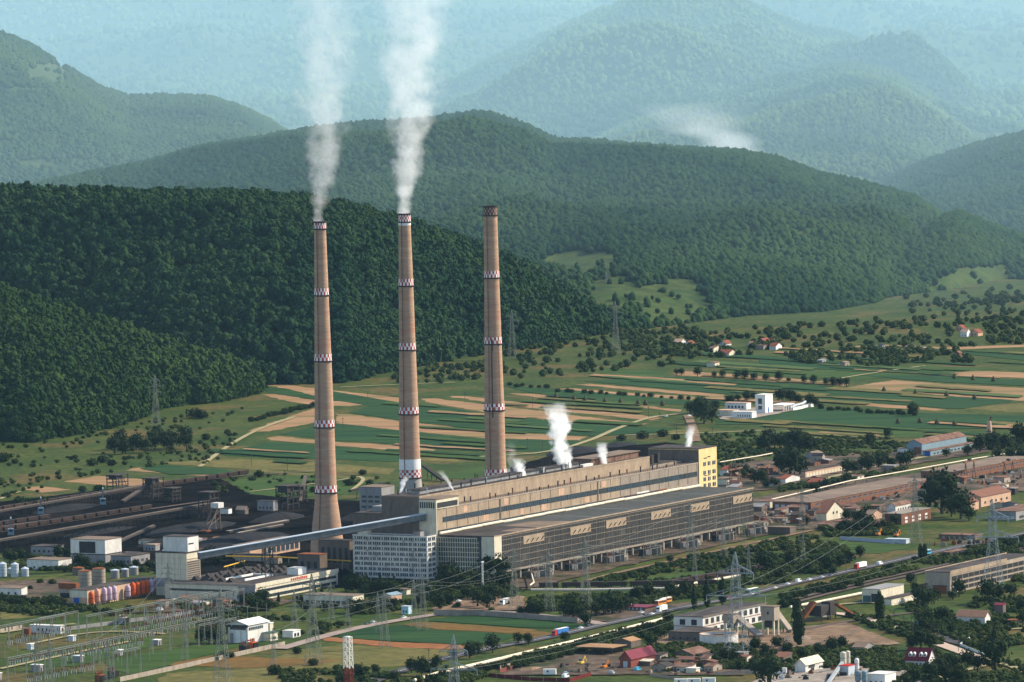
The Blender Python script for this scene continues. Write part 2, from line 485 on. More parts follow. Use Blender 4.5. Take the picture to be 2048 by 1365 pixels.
def build_hills():
    # near wooded hill behind the fields, with its front lobe
    footA = [(-200, 735), (0, 742), (150, 750), (330, 765), (430, 768), (520, 770), (560, 770), (700, 766), (760, 748), (900, 722), (1000, 704), (1100, 690), (1180, 672), (1235, 662)]
    crestA = [(-200, 384, 6750), (0, 386, 6750), (200, 392, 6750), (350, 394, 6750), (500, 396, 6750), (610, 405, 6760), (720, 427, 6780), (800, 449, 6800), (880, 477, 6820), (960, 507, 6850),
              (1040, 541, 6880), (1100, 571, 6900), (1160, 607, 6920), (1205, 640, 6940), (1235, 660, 6960)]
    g = hill("hill", footA, crestA, -650, 1235, 195, 48, 36, 0.0055, seed=1, drop=14)
    mass("woods", wood_points(g, 12600, seed=2), 5.4, 2, M_WOOD, "dark broadleaf wood covering the nearest hillside behind the three chimneys", cat="wood")
    footL = [(-200, 905), (0, 882), (60, 886), (140, 872), (240, 852), (330, 816), (430, 806), (505, 790), (524, 784)]
    crestL = [(-200, 560, 5990), (0, 590, 6000), (100, 622, 6010), (200, 655, 6020), (300, 690, 6040), (400, 718, 6060), (480, 745, 6090), (515, 766, 6120), (524, 780, 6130)]
    g = hill("hill", footL, crestL, -650, 524, 125, 30, 14, 0.01, seed=2, back=350, drop=8)
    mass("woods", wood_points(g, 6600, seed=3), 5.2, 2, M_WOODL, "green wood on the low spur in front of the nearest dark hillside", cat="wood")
    # the long middle ridge
    footB = [(-150, 640), (800, 640), (1000, 652), (1200, 664), (1290, 660), (1350, 650), (1500, 632), (1650, 624), (1750, 606), (1850, 560), (1960, 556), (2060, 560)]
    crestB = [(-150, 430, 8300), (0, 392, 8300), (100, 366, 8350), (200, 346, 8400), (300, 326, 8500), (400, 296, 8600), (500, 281, 8650), (600, 263, 8700), (700, 249, 8750), (800, 244, 8750), (870, 238, 8750),
              (950, 226, 8750), (985, 229, 8750), (1050, 252, 8700), (1110, 281, 8650), (1180, 284, 8580), (1250, 291, 8500), (1350, 299, 8400), (1480, 305, 8250), (1560, 322, 8200), (1620, 346, 8150), (1700, 364, 8100),
              (1770, 384, 8050), (1830, 402, 8000), (1870, 430, 7950), (1910, 462, 7900), (1980, 500, 7850), (2060, 540, 7800)]
    g = hill("hill", footB, crestB, -550, 2060, 260, 60, 58, 0.0028, M_SLOPE, seed=3)
    mass("woods", wood_points(g, 95000, [(1160, 528, 80, 24), (1230, 590, 60, 34), (1345, 604, 92, 46), (1730, 640, 90, 16), (1960, 580, 70, 46), (1900, 610, 60, 25), (1560, 640, 60, 8)], seed=4), 3.8, 0, M_WOODB,
         "bluish green wood over the long middle ridge beyond the valley", cat="wood", patch=(.0045, .5))
    # spur at the right with the rough pasture below it
    footR = [(1660, 612), (1850, 585), (1900, 580), (2000, 560), (2200, 550)]
    crestR = [(1660, 600, 7300), (1760, 540, 7500), (1840, 475, 7680), (1895, 434, 7800), (1925, 428, 7850), (1970, 452, 7850), (2048, 480, 7850), (2200, 500, 7850)]
    g = hill("hill", footR, crestR, 1660, 2550, 115, 30, 10, 0.006, M_SLOPE, seed=4, back=500)
    mass("woods", wood_points(g, 15000, [(1980, 575, 120, 42)], seed=5), 4.0, 0, M_WOODB, "wooded spur behind the pasture at the end of the middle ridge", cat="wood")
    # hill at the left beyond the ridge
    footC = [(-200, 470), (700, 470)]
    crestC = [(-200, 20, 10200), (-60, 40, 10200), (0, 63, 10200), (60, 86, 10200), (150, 142, 10200), (200, 172, 10200), (260, 192, 10250), (330, 189, 10300), (420, 193, 10300), (480, 211, 10300), (540, 241, 10300), (590, 272, 10300), (700, 330, 10300)]
    g = hill("hill", footC, crestC, -650, 700, 175, 50, 42, 0.0032, M_SLOPE, seed=5)
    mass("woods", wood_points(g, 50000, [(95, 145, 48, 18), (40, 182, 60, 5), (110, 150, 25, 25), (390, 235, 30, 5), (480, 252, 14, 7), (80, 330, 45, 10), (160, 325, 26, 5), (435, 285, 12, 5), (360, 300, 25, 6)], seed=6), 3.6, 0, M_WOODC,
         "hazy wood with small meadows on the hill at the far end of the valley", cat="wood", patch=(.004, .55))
    # dark slope at the right edge, further off
    g = hill("hill", [(1600, 470), (2300, 470)], [(1600, 470, 9600), (1700, 420, 9600), (1760, 375, 9650), (1800, 352, 9700), (1850, 327, 9700), (1950, 292, 9700), (2048, 266, 9700), (2300, 200, 9700)], 1600, 2650, 100, 40, 22, 0.004, seed=6)
    mass("woods", wood_points(g, 20000, seed=7), 3.8, 0, M_WOODB, "blue shaded wood on the slope closing the valley past the middle ridge", cat="wood")
    # mountains behind the smoke
    g = hill("mountain", [(1000, 372), (2300, 372)], [(1000, 360, 12200), (1100, 320, 12200), (1160, 285, 12200), (1250, 240, 12300), (1350, 208, 12400), (1450, 186, 12500), (1540, 152, 12600), (1620, 140, 12600), (1650, 128, 12600), (1720, 126, 12600), (1780, 140, 12600),
             (1850, 180, 12600), (1930, 238, 12600), (1980, 282, 12500), (2060, 330, 12400), (2300, 400, 12400)], 1000, 2300, 120, 40, 70, 0.0024, seed=7)
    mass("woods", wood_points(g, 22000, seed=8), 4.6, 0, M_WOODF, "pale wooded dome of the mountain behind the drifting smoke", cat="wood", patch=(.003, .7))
    g = hill("mountain", [(500, 280), (2500, 280)], [(500, 330, 14500), (640, 268, 14500), (800, 205, 14500), (900, 160, 14500), (1000, 105, 14500), (1100, 58, 14500), (1200, 15, 14500), (1300, -22, 14500), (1420, -25, 14500), (1500, 0, 14500),
             (1600, 46, 14500), (1700, 66, 14500), (1800, 110, 14500), (1900, 170, 14500), (1990, 232, 14500), (2060, 270, 14500), (2500, 400, 14500)], 500, 2500, 180, 60, 190, 0.0019, seed=8)
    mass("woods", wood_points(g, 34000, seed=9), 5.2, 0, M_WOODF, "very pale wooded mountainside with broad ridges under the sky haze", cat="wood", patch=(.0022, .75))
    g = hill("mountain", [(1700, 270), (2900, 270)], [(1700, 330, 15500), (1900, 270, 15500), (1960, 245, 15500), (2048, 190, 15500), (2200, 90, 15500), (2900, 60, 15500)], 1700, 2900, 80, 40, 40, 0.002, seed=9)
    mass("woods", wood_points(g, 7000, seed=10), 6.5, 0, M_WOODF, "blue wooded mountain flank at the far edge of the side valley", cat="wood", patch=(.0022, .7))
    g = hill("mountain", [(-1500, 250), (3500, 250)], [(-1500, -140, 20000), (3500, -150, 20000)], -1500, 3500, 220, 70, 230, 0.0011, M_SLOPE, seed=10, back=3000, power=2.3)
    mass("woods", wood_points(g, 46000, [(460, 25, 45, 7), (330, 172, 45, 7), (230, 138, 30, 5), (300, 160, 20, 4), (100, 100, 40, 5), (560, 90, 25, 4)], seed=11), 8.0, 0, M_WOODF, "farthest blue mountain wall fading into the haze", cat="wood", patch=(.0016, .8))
build_hills()
# ------------------------------------------------------------------ fields, yards, roads
_crops = [0]
def crop(pts, m=None, h=0.2, z=0.0):
    """a standing crop: a low slab with an uneven edge"""
    _crops[0] += 1
    h += 0.015 * _crops[0]
    q = [G(*p) for p in pts]
    r = random.Random(len(pts) + int(pts[0][0]))
    out = []
    for a, b in zip(q, q[1:] + q[:1]):
        n = max(1, int((b - a).length / 12))
        for k in range(n):
            p = a.lerp(b, k / n)
            out.append((p.x + r.uniform(-.7, .7), p.y + r.uniform(-1.2, 1.2)))
    s = sum(a[0] * b[1] - b[0] * a[1] for a, b in zip(out, out[1:] + out[:1]))
    if s < 0: out.reverse()
    tag(MB().prism(out, z - 0.02, z + h).build("crop_field", m or M_CORN), None, None, None, "structure")
M_TRACK = mat("field_track", (0.30, 0.25, 0.14), (0.22, 0.20, 0.09), 0.05)
def build_fields():
    stub = [
        [(509, 768), (545, 767), (640, 778), (800, 796), (805, 805), (735, 800), (640, 795), (575, 778)],
        [(520, 789), (560, 788), (640, 803), (720, 802), (735, 809), (700, 813), (640, 812), (560, 800)],
        [(495, 863), (560, 840), (632, 816), (645, 820), (655, 826), (650, 842), (600, 851), (540, 863)],
        [(675, 829), (700, 829), (800, 843), (970, 862), (1172, 874), (1160, 881), (970, 877), (800, 861), (672, 847)],
        [(533, 876), (560, 873), (680, 885), (800, 892), (872, 900), (862, 908), (760, 899), (640, 889), (540, 881)],
        [(841, 798), (870, 797), (970, 811), (1140, 830), (1240, 842), (1296, 848), (1268, 853), (1140, 844), (970, 825), (860, 806)],
        [(892, 793), (930, 793), (1040, 805), (1200, 822), (1325, 836), (1305, 841), (1180, 829), (1040, 814)],
        [(1014, 787), (1060, 788), (1200, 802), (1364, 820), (1360, 824), (1200, 808), (1070, 795)],
        [(1150, 770), (1180, 768), (1364, 783), (1450, 790), (1450, 795), (1340, 787)],
        [(1104, 779), (1140, 777), (1240, 785), (1390, 794), (1385, 801), (1240, 791)],
        [(1348, 742), (1440, 747), (1570, 757), (1704, 769), (1690, 773), (1560, 765), (1440, 756), (1348, 750)],
        [(1683, 777), (1740, 768), (1786, 761), (1900, 769), (2090, 779), (2090, 805), (1895, 792), (1775, 782)],
        [(1881, 749), (1929, 741), (2090, 748), (2090, 759), (1990, 754)],
        [(1635, 801), (1690, 803), (1790, 811), (1895, 820), (1870, 822), (1760, 815), (1660, 806)],
        [(127, 964), (197, 952), (345, 963), (297, 972), (223, 972)],
        [(250, 942), (277, 936), (420, 945), (480, 947), (470, 951), (420, 953)],
        [(39, 977), (78, 973), (143, 980), (86, 986)],
        [(700, 790), (790, 799), (800, 806), (735, 800)],
        [(1930, 702), (2090, 706), (2090, 711), (1990, 711)],
        [(900, 801), (1040, 818), (1130, 827), (1100, 829), (960, 812)],
        [(1690, 694), (1770, 690), (1890, 695), (2060, 690), (2060, 694), (1890, 701), (1770, 697)],
        [(1420, 672), (1424, 671), (1430, 680), (1425, 681)],
        [(1300, 756), (1348, 752), (1352, 757), (1310, 760)],
    ]
    for i, p in enumerate(stub): px_sheet("field", p, M_STUB, 0.10)
    for p in ([(300, 926), (480, 919), (640, 926), (790, 938), (780, 950), (640, 944), (450, 936)], [(480, 936), (640, 950), (760, 955), (740, 962), (560, 950)],
              [(1510, 862), (1660, 862), (1700, 866), (1640, 868), (1520, 867)], [(1930, 818), (2025, 808), (2090, 811), (2090, 828), (2010, 824)], [(1270, 865), (1360, 860), (1420, 862), (1350, 868)],
              [(1000, 876), (1110, 905), (1060, 908), (960, 905)], [(800, 897), (905, 912), (920, 925), (842, 922)],
              [(690, 1290), (806, 1297), (935, 1303), (900, 1322), (830, 1330), (760, 1336), (640, 1338), (560, 1352), (440, 1352), (520, 1325), (600, 1300)],
              [(0, 1205), (60, 1210), (120, 1218), (110, 1228), (40, 1238), (0, 1240)], [(330, 1348), (470, 1338), (650, 1345), (640, 1375), (300, 1375)],
              [(1420, 1095), (1500, 1082), (1640, 1080), (1720, 1090), (1640, 1098), (1500, 1103)]):
        px_sheet("field", p, M_STRAW, 0.06)
    for p in ([(805, 1250), (832, 1245), (1050, 1258), (1105, 1267), (1075, 1281), (1050, 1270), (951, 1263), (870, 1259)], [(330, 1330), (430, 1312), (560, 1318), (690, 1318), (640, 1330), (480, 1338)]):
        px_sheet("field", p, M_OCHRE, 0.10)
    px_sheet("field", [(640, 1272), (680, 1277), (770, 1284), (915, 1291), (969, 1296), (950, 1301), (806, 1297), (707, 1288), (650, 1283)], M_RED, 0.10)
    # standing maize
    for p in ([(560, 869), (655, 848), (700, 850), (800, 863), (970, 879), (1160, 883), (1110, 905), (970, 905), (860, 897), (800, 890), (680, 882)],
              [(440, 906), (540, 885), (680, 895), (850, 911), (830, 925), (640, 920), (450, 912)],
              [(640, 779), (800, 806), (850, 808), (970, 827), (1140, 847), (1250, 855), (1170, 872), (970, 860), (800, 841), (700, 826), (740, 812), (640, 797)],
              [(512, 772), (575, 779), (640, 796), (720, 801), (640, 802), (540, 787)],
              [(1000, 771), (1140, 781), (1380, 802), (1390, 812), (1200, 800), (1060, 786)],
              [(1170, 763), (1348, 753), (1630, 770), (1700, 776), (1640, 790), (1450, 789), (1364, 781)],
              [(1622, 782), (1775, 783), (1895, 793), (2025, 803), (1930, 818), (1895, 818), (1790, 809), (1635, 799)],
              [(1433, 842), (1526, 834), (1622, 815), (1780, 825), (2090, 834), (2090, 858), (1800, 858), (1587, 850), (1433, 850)],
              [(1519, 719), (1620, 728), (1758, 742), (1750, 746), (1600, 737), (1519, 727)],
              [(1715, 690), (1860, 697), (2090, 716), (2090, 727), (1960, 712), (1800, 703)],
              [(1720, 752), (1860, 752), (2090, 762), (2090, 774), (1900, 766), (1790, 758)],
              [(1140, 848), (1268, 855), (1365, 857), (1320, 866), (1180, 874)],
              [(1400, 800), (1440, 800), (1450, 812), (1400, 815)],
              [(280, 938), (330, 931), (480, 944), (470, 950), (345, 950)],
              [(855, 1243), (930, 1231), (1050, 1237), (1180, 1246), (1165, 1258), (1050, 1257), (950, 1249)],
              [(680, 1270), (730, 1254), (806, 1252), (851, 1261), (951, 1265), (1041, 1272), (985, 1288), (915, 1290), (770, 1283), (680, 1276)]):
        crop(p)
    for p in ([(1210, 735), (1330, 745), (1340, 758), (1200, 748)], [(1519, 728), (1600, 738), (1758, 747), (1900, 735), (2000, 738), (1880, 748), (1720, 760), (1560, 754), (1440, 745)],
              [(1600, 860), (1800, 862), (2090, 868), (2090, 882), (1800, 876), (1500, 880), (1420, 876), (1500, 864)], [(480, 960), (620, 950), (760, 965), (740, 985), (560, 998), (420, 985)],
              [(870, 955), (950, 935), (1090, 940), (1000, 965)], [(1640, 1080), (1760, 1088), (1840, 1092), (1760, 1108), (1640, 1106)], [(1180, 1180), (1280, 1160), (1420, 1140), (1470, 1150), (1320, 1178)],
              [(1760, 1210), (1900, 1215), (2010, 1235), (1960, 1262), (1820, 1248)], [(200, 1325), (330, 1300), (420, 1290), (520, 1285), (400, 1315), (260, 1350)], [(20, 1330), (140, 1300), (300, 1275), (320, 1290), (150, 1335)]):
        px_sheet("field", p, M_CORN2, 0.05)
    # narrow strips lying side by side across the valley floor
    r = random.Random(31)
    M_STRIPS = [M_STUB, M_STRAW, M_CORN2, M_CORN, M_CORN2, M_STRAW, mat("young_crop", (0.05, 0.085, 0.02), (0.075, 0.11, 0.03), 0.03, fine=(0.2, 0.3), stretch=(0.12, 1, 1), rot=R(37.7))]
    for zone, n in ((((1180, 1900), (748, 765)), 10), (((1300, 2040), (696, 742)), 20), (((1240, 1990), (770, 800)), 12), (((660, 1000), (786, 905)), 14), (((980, 1230), (790, 860)), 10), (((1440, 2030), (838, 858)), 8), (((420, 560), (872, 925)), 4), (((1480, 2040), (862, 878)), 9)):
        for k in range(n):
            x0, y0 = r.uniform(*zone[0]), r.uniform(*zone[1])
            L, t = r.uniform(90, 330), r.uniform(1.6, 4.5)
            s = 0.062 + r.uniform(-.006, .006)
            x1 = min(x0 + L, zone[0][1] + 60)
            px_sheet("field", [(x0, y0), (x1, y0 + (x1 - x0) * s), (x1 - t * 3, y0 + (x1 - x0) * s + t), (x0 - t * 3, y0 + t)], r.choice(M_STRIPS), 0.72)
    # coal yard and works ground
    px_sheet("yard_ground", [(-60, 1012), (180, 985), (430, 952), (500, 990), (620, 1000), (770, 1004), (780, 1075), (700, 1130), (600, 1140), (400, 1150), (280, 1140), (100, 1110), (-60, 1105)], M_COALG, 0.06)
    px_sheet("yard_ground", [(430, 1150), (690, 1120), (705, 1175), (560, 1185)], M_COALG, 0.05)
    px_sheet("yard_ground", [(1020, 936), (1130, 906), (1330, 886), (1395, 894), (1395, 925), (1000, 962)], M_COALG, 0.06)
    px_sheet("yard_ground", [(990, 1172), (1070, 1152), (1500, 1064), (1560, 1055), (1560, 1066), (1300, 1122), (1060, 1178)], M_YARD, 0.06)
    px_sheet("yard_ground", [(1500, 1000), (1700, 965), (1900, 940), (2090, 915), (2090, 985), (1900, 985), (1800, 1010), (1760, 1060), (1640, 1062), (1500, 1055)], M_YARD, 0.06)
    px_sheet("yard_ground", [(1450, 930), (1600, 915), (1760, 905), (1960, 885), (1980, 905), (1800, 935), (1640, 975), (1480, 985)], M_YARD, 0.05)
    px_sheet("yard_ground", [(1330, 1262), (1560, 1262), (1690, 1245), (1800, 1290), (1660, 1298), (1560, 1310), (1400, 1300), (1290, 1310)], M_DIRT, 0.06)
    px_sheet("yard_ground", [(1000, 1352), (1060, 1325), (1160, 1300), (1340, 1310), (1500, 1325), (1490, 1352), (1200, 1352)], M_YARD, 0.06)
    px_sheet("yard_ground", [(1480, 1375), (1560, 1345), (1720, 1335), (1830, 1342), (1850, 1375)], M_PALE, 0.06)
    px_sheet("yard_ground", [(350, 1210), (520, 1195), (590, 1205), (520, 1222), (380, 1225), (250, 1228)], M_YARD, 0.06)
    px_sheet("yard_ground", [(0, 1165), (140, 1160), (180, 1215), (120, 1212), (0, 1190)], M_YARD, 0.05)
    px_sheet("yard_ground", [(860, 1222), (880, 1205), (1000, 1190), (1050, 1195), (1050, 1222), (960, 1222)], M_DIRT, 0.06)
    px_sheet("yard_ground", [(1070, 1240), (1150, 1228), (1280, 1215), (1400, 1205), (1390, 1212), (1280, 1236), (1160, 1250)], M_YARD, 0.07)
    px_sheet("yard_ground", [(1850, 1268), (1945, 1280), (1922, 1292), (1900, 1288)], M_ASPH, 0.09)
    px_sheet("yard_ground", [(1445, 832), (1480, 818), (1545, 815), (1620, 808), (1618, 816), (1530, 834), (1480, 842), (1440, 840)], M_PALE, 0.12)
    # roads
    ribbon("road", [(690, 1392), (760, 1356), (860, 1326), (960, 1301), (1060, 1284), (1120, 1271), (1200, 1252), (1290, 1233), (1370, 1215), (1440, 1203), (1500, 1190), (1560, 1174), (1630, 1159), (1700, 1143), (1770, 1128), (1850, 1109), (1940, 1091), (2080, 1062)], 10.5, M_ASPH, 0.16)
    ribbon("road_marking", [(760, 1356), (860, 1326), (960, 1301), (1060, 1284), (1120, 1271), (1200, 1252), (1290, 1233), (1370, 1215), (1440, 1203), (1500, 1190), (1560, 1174), (1630, 1159), (1700, 1143), (1770, 1128), (1850, 1109), (1940, 1091), (2080, 1062)], 0.35, mat("road_paint", (0.6, 0.6, 0.58)), 0.21)
    ribbon("road", [(560, 1300), (640, 1277), (700, 1261), (760, 1249), (830, 1237), (900, 1227), (980, 1224), (1060, 1230), (1150, 1240), (1205, 1250)], 9, mat("access_road_asphalt", (0.22, 0.17, 0.14), (0.28, 0.22, 0.18), 0.1), 0.14)
    ribbon("road", [(1660, 1228), (1700, 1231), (1760, 1246), (1830, 1273), (1900, 1297), (1975, 1325)], 9, mat("dusty_lane", (0.36, 0.27, 0.20), (0.44, 0.34, 0.26), 0.1), 0.14)
    ribbon("path", [(1175, 1163), (1230, 1148), (1300, 1133), (1400, 1111), (1500, 1089), (1590, 1070), (1625, 1062)], 4.5, M_DIRT, 0.12)
    ribbon("road", [(1375, 832), (1381, 845), (1387, 860), (1391, 875), (1393, 884)], 7, M_DIRT, 0.14)
    for p, w in (([(500, 985), (570, 977), (620, 970), (680, 962), (720, 955)], 3), ([(400, 935), (460, 890), (520, 858), (590, 835)], 4), ([(700, 985), (730, 962), (720, 955)], 3), ([(0, 1000), (22, 990), (40, 985)], 3),
                 ([(680, 776), (780, 771), (910, 766)], 4), ([(1370, 828), (1280, 838), (1130, 905), (960, 915)], 5), ([(1640, 765), (1760, 745), (1850, 733)], 4), ([(1530, 862), (1400, 868), (1250, 872)], 4),
                 ([(1600, 975), (1700, 945), (1800, 925), (1850, 915)], 5), ([(1990, 1262), (2060, 1258)], 5), ([(1860, 1362), (1960, 1335), (2000, 1325), (2060, 1350)], 5), ([(1590, 1225), (1640, 1215), (1728, 1206), (1770, 1210)], 5),
                 ([(60, 1290), (200, 1262), (330, 1270)], 4), ([(0, 1340), (130, 1312), (260, 1285)], 4), ([(0, 1268), (90, 1255), (150, 1250)], 4)):
        ribbon("path", p, w, M_TRACK, 0.13)
    # railway beds
    M_BALL = mat("track_ballast", (0.07, 0.052, 0.045), (0.11, 0.08, 0.065), 0.2)
    for p in ([(-40, 1030), (150, 1001), (300, 978), (480, 952), (620, 945)], [(-40, 1072), (150, 1043), (300, 1020), (420, 1003)], [(-40, 1060), (50, 1048), (100, 1042)],
              [(1035, 1180), (1180, 1180), (1330, 1176), (1480, 1150), (1560, 1132)], [(1560, 1215), (1690, 1181), (1850, 1146), (2080, 1095)], [(1560, 1208), (1690, 1175), (1850, 1140), (2080, 1090)], [(1610, 1262), (1700, 1243), (1850, 1225)]):
        ribbon("railway", p, 4.5, M_BALL, 0.11)
build_fields()
# ------------------------------------------------------------------ building materials
def grime(name, c, k=0.78, sc=0.12, **kw): return mat(name, c, tuple(x * k for x in c), sc, rough=0.85, stretch=(1, 1, 0.35), detail=9, fine=(0.45, 0.22), **kw)
M_CONC = grime("weathered_concrete", (0.36, 0.30, 0.235))
M_PANEL = grime("tan_concrete_panel", (0.36, 0.275, 0.19), 0.74)
M_PANELD = grime("dull_concrete_panel", (0.29, 0.24, 0.19), 0.8)
M_CREAM = grime("cream_render", (0.62, 0.56, 0.42), 0.88)
M_WHITE = grime("white_render", (0.66, 0.64, 0.58), 0.82)
M_YEL = grime("yellow_render", (0.70, 0.53, 0.25), 0.9)
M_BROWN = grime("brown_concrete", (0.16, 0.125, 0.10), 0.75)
M_GREYW = grime("grey_render", (0.28, 0.27, 0.26), 0.8)
M_PINK = grime("pinkish_render", (0.52, 0.34, 0.23), 0.85)
M_BRICK = mat("brick", (0.21, 0.095, 0.058), (0.15, 0.08, 0.055), 0.3, fine=(0.5, 0.3))
M_TARN = mat("bitumen_roof", (0.045, 0.040, 0.038), (0.085, 0.068, 0.058), 0.06, detail=8, fine=(0.12, 0.3))
M_TARG = mat("grey_green_roofing", (0.055, 0.062, 0.058), (0.078, 0.078, 0.07), 0.05, detail=9, fine=(0.15, 0.25))
M_TANR = mat("pale_tar_roof", (0.24, 0.175, 0.125), (0.16, 0.12, 0.09), 0.06, detail=8, fine=(0.12, 0.35))
M_RUSTR = mat("rusty_sheet_roof", (0.13, 0.065, 0.042), (0.21, 0.13, 0.095), 0.15, stretch=(1, 1, 1), detail=8, fine=(0.3, 0.3))
M_TILE = mat("red_tile_roof", (0.24, 0.075, 0.045), (0.17, 0.065, 0.042), 0.4, fine=(0.5, 0.25))
M_BRTILE = mat("brown_tile_roof", (0.14, 0.065, 0.045), (0.19, 0.095, 0.065), 0.4)
M_MAROON = mat("maroon_sheet_roof", (0.15, 0.018, 0.03), (0.12, 0.015, 0.025), 0.4, rough=0.5)
M_ZINC = mat("pale_zinc_sheet", (0.42, 0.47, 0.50), (0.36, 0.40, 0.43), 0.2, rough=0.5)
M_BLUES = mat("blue_grey_sheet", (0.18, 0.25, 0.28), (0.15, 0.21, 0.24), 0.2, rough=0.5)
M_GLASS = mat("dark_window_glass", (0.018, 0.026, 0.032), (0.03, 0.042, 0.05), 0.4, rough=0.25, spec=0.5)
M_GLASSB = mat("bluish_window_glass", (0.035, 0.055, 0.075), (0.02, 0.032, 0.044), 0.3, rough=0.2, spec=0.5)
M_GLAZ = mat("dusty_glazing", (0.026, 0.027, 0.029), (0.042, 0.040, 0.037), 0.05, rough=0.45, stretch=(1, 1, 0.5), detail=8, fine=(0.3, 0.35))
M_GALL = mat("weathered_grey_sheet", (0.16, 0.17, 0.175), (0.115, 0.125, 0.13), 0.15, rough=0.6, fine=(0.2, 0.25))
M_MULL = mat("mullion_steel", (0.20, 0.17, 0.135), (0.15, 0.13, 0.105), 0.2)
M_DOOR = mat("dark_door", (0.03, 0.032, 0.035), (0.045, 0.045, 0.045), 0.4)
M_STEEL = mat("galvanised_steel", (0.34, 0.36, 0.35), (0.26, 0.28, 0.28), 0.3, rough=0.6)
M_STEELD = mat("dark_sooty_steel", (0.035, 0.032, 0.031), (0.055, 0.047, 0.043), 0.3)
M_RUST = mat("rust", (0.22, 0.075, 0.03), (0.14, 0.05, 0.025), 0.5)
M_PIPE = mat("insulated_pipe_jacket", (0.66, 0.58, 0.44), (0.55, 0.47, 0.34), 0.1)
M_LOUVG = mat("sooty_pane", (0.07, 0.065, 0.06), (0.05, 0.048, 0.045), 0.3)
M_COAL = mat("coal", (0.011, 0.011, 0.012), (0.022, 0.021, 0.022), 0.15, bump=0.5)

# ------------------------------------------------------------------ chimneys
M_CHIM = mat("chimney_concrete", (0.43, 0.28, 0.18), (0.33, 0.21, 0.14), 0.06, stretch=(0.35, 0.35, 3.0), rough=0.9, detail=9, c3=(0.37, 0.19, 0.125), scale3=0.02, fine=(0.5, 0.22))
M_CHKW = mat("white_check_paint", (0.72, 0.70, 0.67), (0.62, 0.60, 0.57), 0.5)
M_CHKR = mat("red_check_paint", (0.42, 0.065, 0.045), (0.32, 0.05, 0.04), 0.5)
M_SOOTW = mat("sooty_check_paint", (0.30, 0.22, 0.17), (0.22, 0.16, 0.12), 0.5)
M_SOOTR = mat("sooty_red_paint", (0.10, 0.035, 0.028), (0.07, 0.028, 0.024), 0.5)
M_SOOT = mat("soot_streak", (0.07, 0.05, 0.04), (0.12, 0.075, 0.05), 0.2)
def chimney(base, label, prof, bands, extra=None, dark_top=False):
    """prof: (height, radius); bands: (z0, z1, rows, first colour)"""
    root = empty("factory_chimney", base, 0, label, "chimney", "tall chimneys of the power station")
    pr = [(r, z) for z, r in prof]
    fine = []
    for z in np.arange(0, prof[-1][0] + 0.1, 2.5):
        fine.append((lerp(prof, z), float(z)))
    m = MB()
    m.lathe(fine, 40)
    sh = m.build("shaft", M_CHIM, root, smooth=True)
    for z0, z1, rows, ph, *sooty in bands:
        r = lerp(prof, z0) + 0.18
        b = MB()
        zz = [z0 + (z1 - z0) * i / rows for i in range(rows + 1)]
        n = 26
        b.lathe([(lerp(prof, z) + 0.18, z) for z in zz], n, mi=lambda i, k: (i + k + ph) % 2, cap=False)
        b.build("checker_band", [M_SOOTW, M_SOOTR] if sooty else [M_CHKW, M_CHKR], root)
        pf = MB()
        pf.lathe([(r + 0.02, z0 - 0.9), (r + 0.6, z0 - 0.6), (r + 0.7, z0 - 0.1), (r + 0.02, z0)], 32, cap=False)
        pf.build("platform", M_STEELD, root)
    zt, rt = prof[-1]
    c = MB()
    c.lathe([(rt + 0.55, zt - 0.9), (rt + 0.6, zt + 0.2), (rt - 0.6, zt + 0.2), (rt - 0.9, zt - 3)], 32, cap=False)
    c.build("rim", M_STEELD, root)
    lad = MB()
    a = R(-118)
    for z0, z1 in zip(range(0, int(zt), 20), range(20, int(zt) + 20, 20)):
        z1 = min(z1, zt)
        p0 = Vector((math.cos(a) * (lerp(prof, z0) + 0.5), math.sin(a) * (lerp(prof, z0) + 0.5), z0)); p1 = Vector((math.cos(a) * (lerp(prof, z1) + 0.5), math.sin(a) * (lerp(prof, z1) + 0.5), z1))
        lad.bar(p0, p1, 0.35)
    lad.build("ladder", M_SOOT, root)
    if extra: extra(root, prof)
    return root
def ring_zs(zs, h=4.4, ph=0): return [(z, z + h, 2, ph) for z in zs]
